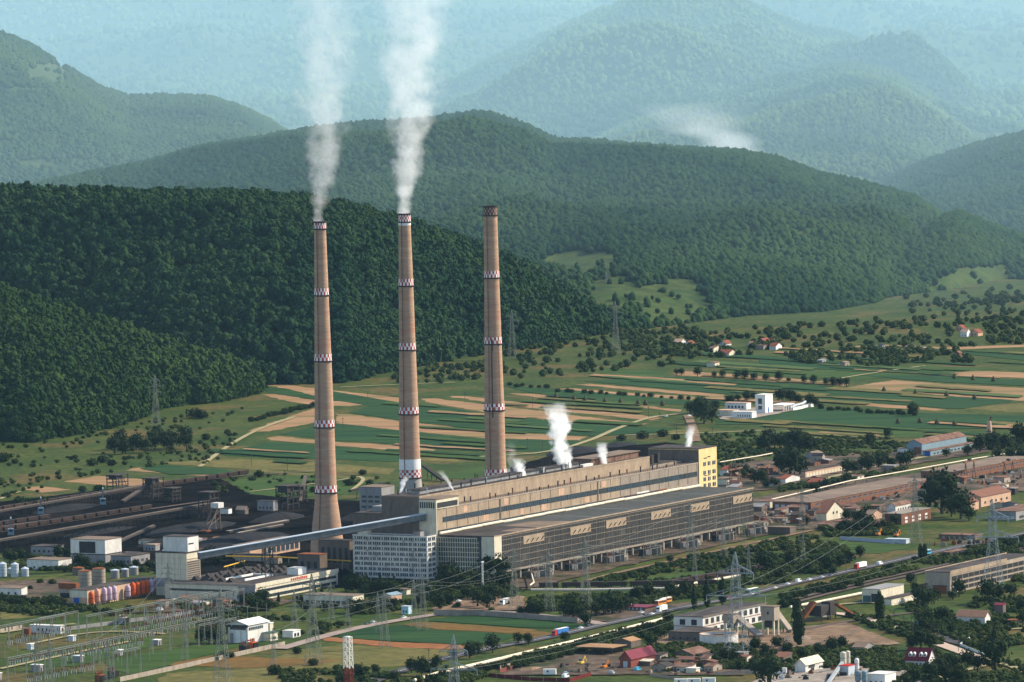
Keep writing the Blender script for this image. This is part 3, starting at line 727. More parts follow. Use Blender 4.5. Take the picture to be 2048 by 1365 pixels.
def build_chimneys():
    b1, b2, b3 = G(655, 1117), G(823, 1074), G(993.5, 1038)
    top1 = 220
    chimney(b1, "tall tan chimney with four checkered rings standing alone in front of the coal yard, smoking",
            [(0, 11.2), (10, 10.7), (25, 9.0), (38, 7.4), (45, 7.0), (87, 6.35), (130, 5.5), (173, 4.6), (212, 3.9), (219.5, 3.8)], ring_zs([43.3, 86.0, 129.0, 171.8]) + [(215.0, 219.0, 2, 0)])
    def white_ring(root, prof):
        b = MB(); b.lathe([(lerp(prof, z) + 0.15, z) for z in (209.2, 212.0)], 32, cap=False); b.build("white_band", M_CHKW, root)
        b = MB(); b.lathe([(lerp(prof, z) + 0.15, z) for z in (45.5, 52.5)], 32, cap=False); b.build("white_band", M_CHKW, root)
        b = MB(); b.lathe([(lerp(prof, z) + 0.12, z) for z in (20, 39.6)], 32, cap=False); b.build("grey_band", mat("bare_grey_concrete", (0.34, 0.32, 0.29)), root)
    chimney(b2, "tall smoking chimney with white base band, behind the near end of the boiler house",
            [(0, 10.8), (25, 8.0), (40, 7.2), (85, 6.5), (128, 5.55), (171, 4.85), (210, 4.0), (217, 3.95)], ring_zs([83.0, 126.0, 169.0]) + [(40.2, 45.2, 3, 1), (211.8, 216.6, 3, 0)], white_ring)
    def streaks(root, prof):
        for ang, z0, z1, w in ((-100, 70, 121, 0.9), (-52, 78, 126, 0.5), (-97, 116, 124, 1.4)):
            m = MB(); a = R(ang)
            zz = np.linspace(z0, z1, 9)
            for za, zb in zip(zz, zz[1:]):
                ra, rb = lerp(prof, za) + 0.22, lerp(prof, zb) + 0.22
                d = w / ra / 2
                m.add([(ra * math.cos(a - d), ra * math.sin(a - d), za), (ra * math.cos(a + d), ra * math.sin(a + d), za), (rb * math.cos(a + d), rb * math.sin(a + d), zb), (rb * math.cos(a - d), rb * math.sin(a - d), zb)], [(0, 1, 2, 3)])
            m.build("soot_streak", M_SOOT, root)
    chimney(b3, "smokeless wider chimney with dark soot streaks, rising behind the middle of the boiler house",
            [(0, 9.4), (40, 7.0), (75, 6.85), (120, 5.9), (166, 5.2), (209, 4.75), (215.5, 4.7)], ring_zs([75.3, 121.0, 166.5]) + [(30.0, 34.4, 2, 0), (209.4, 215.0, 3, 1, True)], streaks)
build_chimneys()

# ------------------------------------------------------------------ the plant itself, all on one grid
def part(root, name, m, *boxes, **kw):
    b = MB()
    for q in boxes: b.box(*q)
    o = b.build(name, m, root)
    for k, v in kw.items(): o[k] = v
    return o
def at_site(name, u, v, label, cat, group=None):
    r = empty(name, S(u, v), YAW, label, cat, group)
    r.scale = (KU, 1, 1)
    return r

def build_turbine_hall():
    r = at_site("turbine_hall", 0, 0, "very long low turbine hall with dusty glazed grid walls and grey flat roof", "hall")
    L, W = 391.0, 41.0
    part(r, "wall", M_PANELD, (0.3, L - 0.3, 0.3, W - 0.3, 6.5, 29.0))
    # lower storey: columns with dark gaps
    part(r, "plinth", M_BROWN, (9, L - 5, 8, W - 1, 0, 6.5))
    cm = MB().box(0, 1.4, 0, 1.4, 0, 6.5).mesh("column", M_CONC)
    for x, y in [(2 + k * 11.8, 0.6) for k in range(33)] + [(0.8, 4 + k * 11) for k in range(4)]:
        o = bpy.data.objects.new("column", cm); COL.objects.link(o); o.parent = r; o.location = (x, y, 0)
    # roof, its pale patches and edge
    part(r, "roof", M_TARG, (70, L, 0, W - 2.2, 29.0, 30.0))
    part(r, "roof", M_TARN, (0, 69.9, 0, W - 2.2, 29.0, 30.0), label="brown near end of the roof")
    part(r, "roof_patch", M_TANR, (36, 60, 0.4, 14, 30.0, 30.06))
    b = MB()
    b.add([(66, 0.4, 30.08), (118, 0.4, 30.08), (112, 26, 30.08), (74, 30, 30.08)], [(0, 1, 2, 3)])
    b.build("roof_patch", M_TANR, r)
    for u in (150, 210, 275, 335): part(r, "roof_seam", M_GREYW, (u, u + 1.0, 0.4, 37, 30.0, 30.08))
    part(r, "coping", M_PANEL, (0, L, -0.25, 0.35, 29.6, 30.35))
    # long pipe lying at the foot of the bunker bay
    b = MB()
    for k in range(13): b.tube([(2 + k * 30, W - 1.2, 30.8 + (k % 3) * 0.15), (2 + k * 30 + 29.5, W - 1.2, 30.8 + (k % 3) * 0.15)], 0.85, 8)
    b.build("roof_pipe", M_PIPE, r)
    # glazed long front
    part(r, "glazing", M_GLAZ, (10.0, L, 0.05, 0.3, 7.4, 29.0))
    b = MB()
    k = 10.0
    while k < L:
        b.box(k, k + (0.38 if int(k / 2.45) % 5 == 0 else 0.2), -0.06, 0.05, 7.4, 29.0)
        k += 2.45
    for z in (7.4, 11.5, 15.4, 19.2, 23.2, 26.6, 28.6): b.box(10, L, -0.07, 0.05, z, z + 0.33)
    b.build("mullion", M_MULL, r)
    part(r, "sill_band", M_PANELD, (0.0, L, -0.25, 0.3, 6.4, 7.4))
    # panes that were replaced, broken or painted over
    random.seed(77)
    for k in range(45):
        q = random.randrange(int((L - 14) / 2.45)); zi = random.randrange(5)
        zz = (7.8, 11.9, 15.8, 19.6, 23.6)[zi]
        w = random.choice((1, 1, 2, 3))
        part(r, "replaced_pane", random.choice((M_DOOR, M_GLASS, M_STEELD, M_LOUVG)), (10.2 + q * 2.45, 10.2 + q * 2.45 + 2.2 * w, -0.02, 0.04, zz, zz + random.choice((1.6, 3.2))))
    # tan ventilation panels with louvre flaps
    for px in (1046, 1140, 1212, 1302, 1379, 1465):
        # find the position on the front that the photo shows
        u0 = min(np.arange(0, L, 1.0), key=lambda u: abs(P(S(u, 0, 24))[0] - px))
        w = 30.0
        p = part(r, "vent_panel", M_PANEL, (u0, u0 + w, -0.28, -0.06, 21.6, 26.6))
        for q in range(4):
            u = u0 + 4 + q * 7
            f = MB(); f.bar((u, -0.35, 22.6), (u + 3.2, -0.7, 24.6), 0.5, 0.3); f.build("flap", M_STEELD, p)
    # near end: concrete pier and glazed grid
    part(r, "corner_pier", M_CREAM, (-0.25, 10.0, -0.25, 0.3, 6.4, 29.6), (-0.3, 0.3, 0.3, 9.0, 6.4, 29.6))
    part(r, "end_glazing", M_GLASS, (0.0, 0.3, 9.0, W - 0.5, 7.4, 28.6))
    b = MB()
    for q in range(19):
        y = 10.5 + q * 1.72
        b.box(-0.12, 0.0, y, y + 0.34, 7.4, 28.8)
    for z in (7.4, 10.4, 13.4, 16.4, 19.4, 22.4, 25.4, 28.2): b.box(-0.14, 0.0, 9.0, W - 0.5, z, z + 0.4)
    b.build("mullion", M_CREAM, r)
    part(r, "downpipe", M_STEELD, (-0.4, -0.1, 9.1, 10.6, 12, 29.8), (-0.5, -0.1, 8.8, 11.8, 27.2, 29.9))
    part(r, "end_sill", M_CREAM, (-0.6, 0.3, 0.3, W, 6.4, 7.4))
build_turbine_hall()

def build_bunker_bay():
    r = at_site("bunker_bay", 0, 41, "long tan bay with two ribbon windows rising between turbine hall and boilers", "industrial building")
    L, W = 391.0, 12.0
    part(r, "wall", M_PANEL, (0.2, 268, 0, W, 0, 45.4))
    part(r, "wall", M_PANELD, (268, L, 0, W, 0, 45.4), label="duller far stretch of the wall")
    part(r, "roof", M_TANR, (0.2, L, 0.2, W, 45.4, 46.0))
    part(r, "coping", M_CONC, (12, L, -0.2, 0.25, 45.6, 46.35))
    random.seed(3)
    # ribbon windows cut into bays
    for z0, z1, a0, a1 in ((37.2, 40.4, 9, L - 1), (30.6, 32.6, 2, 330)):
        k = a0
        while k < a1 - 4:
            w = min(30.0, a1 - k)
            o = part(r, "ribbon_window", M_GLASSB if random.random() < .8 else M_GLASS, (k, k + w - 0.5, -0.22, -0.02, z0, z1))
            b = MB()
            for q in range(int(w / 3)): b.box(k + q * 3, k + q * 3 + 0.25, -0.28, -0.22, z0, z1)
            b.build("mullion", M_STEELD, o)
            k += w
    b = MB()
    for k in range(14, 390, 15): b.box(k, k + 0.22, -0.16, -0.02, 33.0, 37.0); b.box(k, k + 0.22, -0.16, -0.02, 40.6, 45.4)
    b.build("panel_joint", M_BROWN, r)
    for u0, u1, z0, z1 in ((66, 74, 33.2, 37), (96, 102, 41, 45.2), (118, 124, 33, 36.9), (176, 184, 40.8, 45.3), (150, 158, 33, 37), (214, 221, 33.2, 36.8), (240, 247, 41, 45.2), (38, 44, 41, 45)):
        part(r, "pale_panel", M_PINK, (u0, u1, -0.12, -0.02, z0, z1))
    part(r, "expansion_joint", M_BROWN, (90, 91.2, -0.3, -0.02, 30, 45.4), (234, 235.2, -0.3, -0.02, 30, 45.4))
    # pale near end and penthouse with dark openings
    part(r, "end_wall", M_CREAM, (-0.4, 0.2, -0.3, W + 0.2, 0, 46.0))
    p = part(r, "penthouse", M_CREAM, (-0.4, 31, -0.3, W, 46.0, 52.0))
    b = MB()
    for q in range(7): b.box(-0.5, -0.41, 0.9 + q * 1.6, 1.9 + q * 1.6, 46.6, 50.4)
    b.build("opening", M_DOOR, p)
    b = MB()
    b.box(1.0, 29.5, -0.42, -0.31, 46.6, 49.9)
    b.build("opening", M_DOOR, p)
    part(p, "penthouse_roof", M_TANR, (-0.8, 31.4, -0.7, W + 0.4, 52.0, 52.5))
    b = MB()
    for k in range(4, 100, 1): b.box(36 + k * 3.5, 36.25 + k * 3.5, 0.4, 0.6, 46.3, 47.3)
    b.box(36, 386, 0.42, 0.55, 47.2, 47.4)
    b.build("railing", M_STEELD, r)
    random.seed(5)
    for k in range(24):
        u = 40 + k * 14.2 + random.uniform(-3, 3)
        h = random.uniform(1.5, 3.6)
        b = MB().lathe([(0.45, 46.0), (0.45, 46 + h), (0.6, 46 + h), (0.6, 46 + h + 0.3)], 10, u, random.uniform(3, 9))
        b.build("vent_pipe", M_STEELD if k % 3 else M_RUST, r)
    part(r, "banner", M_WHITE, (294, 313, -0.2, -0.02, 30.7, 33.6))
    part(r, "rust_cladding", M_RUST, (268, 293, -0.15, -0.02, 30.5, 32.8), (314, 341, -0.15, -0.02, 30.5, 32.8))
build_bunker_bay()

def build_boiler_house():
    r = at_site("boiler_house", 0, 53, "high boiler house with stepped dark roofs behind the long tan bay", "industrial building")
    L, W = 340.0, 27.0
    part(r, "wall", M_PANEL, (0, L, 0, W, 0, 53.0))
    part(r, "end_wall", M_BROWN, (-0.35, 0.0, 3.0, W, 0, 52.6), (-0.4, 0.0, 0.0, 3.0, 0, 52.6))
    part(r, "roof", M_TARN, (0, L, 0.3, W, 53.0, 53.6))
    part(r, "coping", M_PANEL, (0, L, -0.2, 0.3, 53.0, 54.0))
    part(r, "end_coping", M_TANR, (-0.6, 0.0, 0.0, W, 52.6, 53.8))
    part(r, "roof_monitor", M_GREYW, (18, 190, 9, 15, 53.6, 56.2), (200, 250, 9, 15, 53.6, 56.0))
    part(r, "monitor_roof", M_TARN, (17, 191, 8, 16, 56.2, 56.7), (199, 251, 8, 16, 56.0, 56.5))
    part(r, "roof_house", M_RUSTR, (262, 335, 6, 20, 53.6, 57.5))
    part(r, "roof_house_top", M_TANR, (261, 336, 5, 21, 57.5, 58.0))
    part(r, "roof_block", M_WHITE, (244, 259, 3, 6, 53.7, 55.4))
    part(r, "end_strip", M_BROWN, (-0.5, -0.36, 14, 15.5, 8, 52), (-0.5, -0.36, 20, 21, 8, 52), (-0.5, -0.36, 6, 7, 8, 52))
    random.seed(9)
    for k in range(46):
        u = 6 + k * 5.6 + random.uniform(-2, 2)
        v = random.choice((3.5, 6, 18, 21, 24, 25.5))
        h = random.uniform(1.5, 4.5)
        rr = random.uniform(0.25, 0.55)
        MB().lathe([(rr, 53.6), (rr, 53.6 + h), (rr * 1.5, 53.6 + h), (rr * 1.5, 54.0 + h)], 8, u, v).build("vent_pipe", M_STEELD if random.random() < .7 else M_ZINC, r)
    b = MB()
    for k in range(8): b.tube([(20 + k * 28, 2.6, 54.6), (46 + k * 28, 2.6, 54.6)], 0.3, 6)
    b.build("roof_pipe", M_STEELD, r)
    # low roof at the far end
    r2 = at_site("low_boiler_annex", 341, 53, "lower dark flat roofed annex between boiler house and yellow stair tower", "industrial building")
    part(r2, "wall", M_PANELD, (0, 50, 0, 27, 0, 47.5))
    part(r2, "roof", M_TARN, (0, 50, 0, 27, 47.5, 48.0))
    part(r2, "vent_stack", M_STEELD, (6, 10, 2, 5, 48, 54), (16, 19, 2, 5, 48, 54.5))
    # precipitator hall behind
    r3 = at_site("filter_house", 20, 82, "dark low filter house with ducts behind the boiler house", "industrial building")
    part(r3, "wall", M_BROWN, (0, 330, 0, 30, 0, 40))
    part(r3, "roof", M_TARN, (0, 330, 0, 30, 40, 40.6))
    for k in range(9):
        b = MB(); b.box(12 + k * 36, 26 + k * 36, 6, 22, 40.6, 44 + (k % 3)); b.build("filter_box", M_STEELD if k % 2 else M_GREYW, r3)
build_boiler_house()

def build_stair_tower():
    r = at_site("stair_tower", 391.3, 40.6, "yellow painted stair tower with square windows at far end of the plant", "tower")
    L, W, h = 29.0, 38.0, 55.0
    part(r, "wall", M_YEL, (0.25, L, 0, W, 0, h))
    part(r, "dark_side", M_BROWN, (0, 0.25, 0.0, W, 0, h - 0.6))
    part(r, "roof", M_TARN, (-0.3, L + 0.2, -0.2, W, h, h + 0.5))
    for z in (44.5, 38.6, 34.2, 30.0):
        for k, (a, w) in enumerate(((7, 4.2), (14.2, 4.2), (21.5, 5.0))):
            o = part(r, "window", M_GLASSB, (a, a + w, -0.12, 0.02, z - 1.3, z + 1.3))
            b = MB(); b.box(a + w / 2 - .15, a + w / 2 + .15, -0.2, -0.12, z - 1.3, z + 1.3); b.build("mullion", M_WHITE, o)
    part(r, "slit_window", M_GLASS, (8, 13, -0.1, 0.02, 48.0, 48.7), (14, 18.5, -0.1, 0.02, 48.6, 49.3))
    part(r, "slit_window", M_GLASS, (8, 13, -0.1, 0.02, 36.4, 36.9), (14, 18.5, -0.1, 0.02, 36.4, 36.9))
build_stair_tower()

def build_office():
    r = empty("office_block", G(856, 1170.5), YAW, "white eight storey office block with rows of blue windows", "office building")
    L, W = 11.2, 53.5
    part(r, "wall", M_WHITE, (0, L, 0, W, 3.6, 29.6))
    part(r, "ground_floor", M_GLASS, (2.0, L - 1, 2.0, W - 1, 0, 3.6))
    for k in range(10): part(r, "pillar", M_CONC, (0.2, 0.8, 0.4 + k * 5.8, 1.0 + k * 5.8, 0, 3.6))
    for k in range(2): part(r, "pillar", M_CONC, (4 + k * 5, 4.7 + k * 5, 0.2, 0.8, 0, 3.6))
    part(r, "roof", M_TANR, (0.3, L - 0.3, 0.3, W - 0.3, 29.6, 29.75))
    part(r, "parapet", M_WHITE, (-0.2, 0.3, -0.2, W + 0.2, 29.6, 30.4), (0.3, L + 0.2, -0.2, 0.3, 29.6, 30.4), (L - 0.2, L + 0.2, 0.3, W, 29.6, 30.4))
    p = part(r, "roof_cabin", M_CREAM, (2, 7, 1.0 + 43, 1.0 + 50, 29.75, 33.0))
    part(p, "cabin_roof", M_TANR, (1.7, 7.3, 43.7, 51.3, 33.0, 33.3))
    p = part(r, "roof_cabin", M_GREYW, (3, 8, 6.5, 11.5, 29.75, 33.2))
    part(p, "cabin_roof", M_TARN, (2.7, 8.3, 6.2, 11.8, 33.2, 33.5))
    random.seed(4)
    fh = (29.2 - 3.6) / 8
    for fl in range(8):
        z0 = 3.9 + fl * fh + 1.15
        z1 = z0 + 1.85
        for k in range(8):
            y0 = 1.0 + k * 6.5
            o = part(r, "window", random.choice((M_GLASSB, M_GLASSB, M_GLASS)), (-0.03, 0.05, y0, y0 + 5.7, z0, z1))
            b = MB()
            for q in range(3): b.box(-0.09, -0.03, y0 + 1.3 + q * 1.42, y0 + 1.52 + q * 1.42, z0, z1)
            if random.random() < .6:
                q = random.choice((1.1, 2.5, 3.9)); b.box(-0.07, -0.03, y0 + q, y0 + q + 0.9, z0, z1)
            b.build("mullion", M_WHITE, o)
            if random.random() < .28:
                part(o, "air_conditioner", M_GREYW, (-0.6, -0.1, y0 + 2.4, y0 + 3.4, z0 - 0.9, z0 - 0.1))
        o = part(r, "window", M_GLASS, (1.2, 5.0, -0.05, 0.03, z0, z1)); b = MB(); b.box(3, 3.2, -.1, -.05, z0, z1); b.build("mullion", M_WHITE, o)
        o = part(r, "window", M_GLASS, (6.2, 10.2, -0.05, 0.03, z0, z1)); b = MB(); b.box(8, 8.2, -.1, -.05, z0, z1); b.build("mullion", M_WHITE, o)
        part(r, "spandrel_ledge", M_CONC, (-0.22, 0.0, 0, W, z0 - 0.28, z0 - 0.05), (0.0, L, -0.22, 0.0, z0 - 0.28, z0 - 0.05))
build_office()

def build_gallery():
    a, b = G(399.4, 1194.8) + Vector((0, 0, 25.6)), S(-0.6, 49, 41.3)
    r = empty("conveyor_gallery", (a.x, a.y, 0), 0, "long inclined grey coal conveyor gallery climbing from white tower to bunker bay", "conveyor")
    a2, b2 = Vector((0, 0, a.z)), Vector((b.x - a.x, b.y - a.y, b.z))
    MB().bar(a2, b2, 4.2, 3.6).build("casing", M_GALL, r)
    up = Vector((0, 0, 1.95))
    MB().bar(a2 + up, b2 + up, 4.9, 0.35).build("roof", M_ZINC, r)
    MB().bar(a2 - up, b2 - up, 4.6, 0.4).build("girder", M_STEELD, r)
    d = b2 - a2
    for t, w in ((0.30, 5.0),):
        p = a2 + d * t
        m = MB()
        s = Vector((-d.y, d.x, 0)).normalized() * 2.2
        l = Vector((d.x, d.y, 0)).normalized() * (w / 2)
        zt = p.z - 2.2
        for q in (s + l, s - l, -s + l, -s - l): m.bar((p.x + q.x * 1.3, p.y + q.y * 1.3, 0), (p.x + q.x, p.y + q.y, zt), 0.6)
        for z in np.arange(4, zt - 2, 5):
            m.bar((p.x + s.x + l.x, p.y + s.y + l.y, z), (p.x - s.x + l.x, p.y - s.y + l.y, z + 4), 0.3)
            m.bar((p.x - s.x - l.x, p.y - s.y - l.y, z), (p.x - s.x + l.x, p.y - s.y + l.y, z + 4), 0.3)
        m.build("trestle", M_STEELD, r)
build_gallery()
# ------------------------------------------------------------------ smaller buildings
def solve(px_target, c, d):
    """metres along d from ground point c until the photograph's column px_target"""
    a, b = 0.0, 20.0
    fa, fb = P(c + d * a)[0] - px_target, P(c + d * b)[0] - px_target
    for _ in range(8):
        if abs(fb - fa) < 1e-9: break
        a, b, fa = b, b - fb * (b - a) / (fb - fa), fb
        fb = P(c + d * b)[0] - px_target
    return b
WINS = {}
BUILT = []
def winmesh(w, h, face, m):
    key = (round(w, 1), round(h, 1), face, m.name)
    if key not in WINS:
        b = MB()
        if face == 'x': b.box(-0.08, 0.02, -w / 2, w / 2, 0, h); b.box(-0.16, 0.0, -w / 2 - .1, w / 2 + .1, -0.14, 0, 1)
        else: b.box(-w / 2, w / 2, -0.08, 0.02, 0, h); b.box(-w / 2 - .1, w / 2 + .1, -0.16, 0.0, -0.14, 0, 1)
        WINS[key] = b.mesh("window", [m, M_CONC])
    return WINS[key]
def bld(name, label, cat, corner, left, right, top, wm, rm, roof='flat', wins=(), group=None, rise=2.5, over=0.3, h=None, doors=(), yaw=YAW, W=None, L=None):
    """a building whose nearest corner stands at photo point corner; its camera-side face reaches to column left, its other to column right"""
    c = G(*corner)
    u, v = Vector((math.cos(yaw), math.sin(yaw), 0)), Vector((-math.sin(yaw), math.cos(yaw), 0))
    W = W or solve(left, c, v)
    L = L or solve(right, c, u)
    if h is None: h = (corner[1] - top) * CAMH / (corner[1] - HOR)
    r = empty(name, c, yaw, label, cat, group)
    BUILT.append((c + u * (L / 2) + v * (W / 2), math.hypot(L, W) / 2))
    r["_size"] = (L, W, h)
    wall = MB()
    o = over
    rb = MB()
    if roof == 'flat':
        wall.box(0, L, 0, W, 0, h)
        rb.box(-o, L + o, -o, W + o, h, h + 0.35)
    elif roof == 'x':      # ridge along the length
        wall.box(0, L, 0, W, 0, h)
        wall.add([(0, 0, h), (0, W, h), (0, W / 2, h + rise), (L, 0, h), (L, W, h), (L, W / 2, h + rise)], [(1, 0, 2), (3, 4, 5), (0, 3, 5, 2), (4, 1, 2, 5)])
        s = rise / (W / 2) * o
        for y0, y1, z0, z1 in ((-o, W / 2, h - s, h + rise), (W + o, W / 2, h - s, h + rise)):
            rb.add([(-o, y0, z0 + .06), (L + o, y0, z0 + .06), (L + o, y1, z1 + .06), (-o, y1, z1 + .06), (-o, y0, z0 + .3), (L + o, y0, z0 + .3), (L + o, y1, z1 + .3), (-o, y1, z1 + .3)],
                   [(0, 1, 2, 3), (7, 6, 5, 4), (0, 4, 5, 1), (1, 5, 6, 2), (2, 6, 7, 3), (3, 7, 4, 0)])
    elif roof == 'y':      # ridge along the width
        wall.box(0, L, 0, W, 0, h)
        wall.add([(0, 0, h), (L, 0, h), (L / 2, 0, h + rise), (0, W, h), (L, W, h), (L / 2, W, h + rise)], [(0, 1, 2), (4, 3, 5), (3, 0, 2, 5), (1, 4, 5, 2)])
        s = rise / (L / 2) * o
        for x0, x1, z0, z1 in ((-o, L / 2, h - s, h + rise), (L + o, L / 2, h - s, h + rise)):
            rb.add([(x0, -o, z0 + .06), (x0, W + o, z0 + .06), (x1, W + o, z1 + .06), (x1, -o, z1 + .06), (x0, -o, z0 + .3), (x0, W + o, z0 + .3), (x1, W + o, z1 + .3), (x1, -o, z1 + .3)],
                   [(0, 1, 2, 3), (7, 6, 5, 4), (0, 4, 5, 1), (1, 5, 6, 2), (2, 6, 7, 3), (3, 7, 4, 0)])
    elif roof == 'shed':   # higher at the back
        wall.add([(0, 0, 0), (L, 0, 0), (L, W, 0), (0, W, 0), (0, 0, h), (L, 0, h + rise), (L, W, h + rise), (0, W, h)], [(3, 2, 1, 0), (4, 5, 6, 7), (0, 1, 5, 4), (1, 2, 6, 5), (2, 3, 7, 6), (3, 0, 4, 7)])
        rb.add([(-o, -o, h + .05), (L + o, -o, h + rise + .05), (L + o, W + o, h + rise + .05), (-o, W + o, h + .05), (-o, -o, h + .3), (L + o, -o, h + rise + .3), (L + o, W + o, h + rise + .3), (-o, W + o, h + .3)],
               [(3, 2, 1, 0), (4, 5, 6, 7), (0, 1, 5, 4), (1, 2, 6, 5), (2, 3, 7, 6), (3, 0, 4, 7)])
    wall.build("wall", wm, r)
    rb.build("roof", rm, r)
    for face, n, z0, z1, m, a0, a1, fr in wins:
        ln = W if face == 'x' else L
        a0, a1 = a0 * ln, a1 * ln
        st = (a1 - a0) / n
        me = winmesh(st * fr, z1 - z0, face, m)
        for k in range(n):
            w = bpy.data.objects.new("window", me)
            COL.objects.link(w)
            w.parent = r
            q = a0 + st * (k + .5)
            w.location = (0, q, z0) if face == 'x' else (q, 0, z0)
    for face, a, w, z, m in doors:
        ln = W if face == 'x' else L
        q = a * ln
        b = MB()
        if face == 'x': b.box(-0.1, 0.02, q - w / 2, q + w / 2, 0.02, z)
        else: b.box(q - w / 2, q + w / 2, -0.1, 0.02, 0.02, z)
        b.build("door", m, r)
    return r
M_BLUED = mat("blue_door_paint", (0.03, 0.10, 0.34), (0.03, 0.08, 0.27), 0.5)
M_GREEND = mat("green_door_paint", (0.06, 0.11, 0.10), (0.05, 0.09, 0.08), 0.5)
M_REDW = mat("red_wall_paint", (0.22, 0.065, 0.045), (0.16, 0.05, 0.04), 0.3)
M_REDB = mat("bright_red_paint", (0.42, 0.03, 0.02), (0.33, 0.025, 0.02), 0.5)
M_ORANGE = mat("orange_paint", (0.60, 0.10, 0.02), (0.42, 0.075, 0.02), 0.5, rough=0.5)
M_LILAC = mat("lilac_tank_paint", (0.50, 0.36, 0.42), (0.42, 0.30, 0.36), 0.5, rough=0.5)
M_SALMON = mat("salmon_tank_paint", (0.60, 0.30, 0.20), (0.5, 0.25, 0.17), 0.5, rough=0.5)
M_BLUEP = mat("blue_paint", (0.04, 0.14, 0.38), (0.035, 0.12, 0.32), 0.5, rough=0.5)
M_YELP = mat("yellow_paint", (0.62, 0.36, 0.03), (0.52, 0.30, 0.03), 0.5, rough=0.5)
M_WHITEP = mat("white_paint", (0.74, 0.72, 0.66), (0.62, 0.60, 0.55), 0.5, rough=0.5)
M_LOUV = mat("dark_louvre", (0.10, 0.095, 0.085), (0.07, 0.066, 0.06), 0.3)

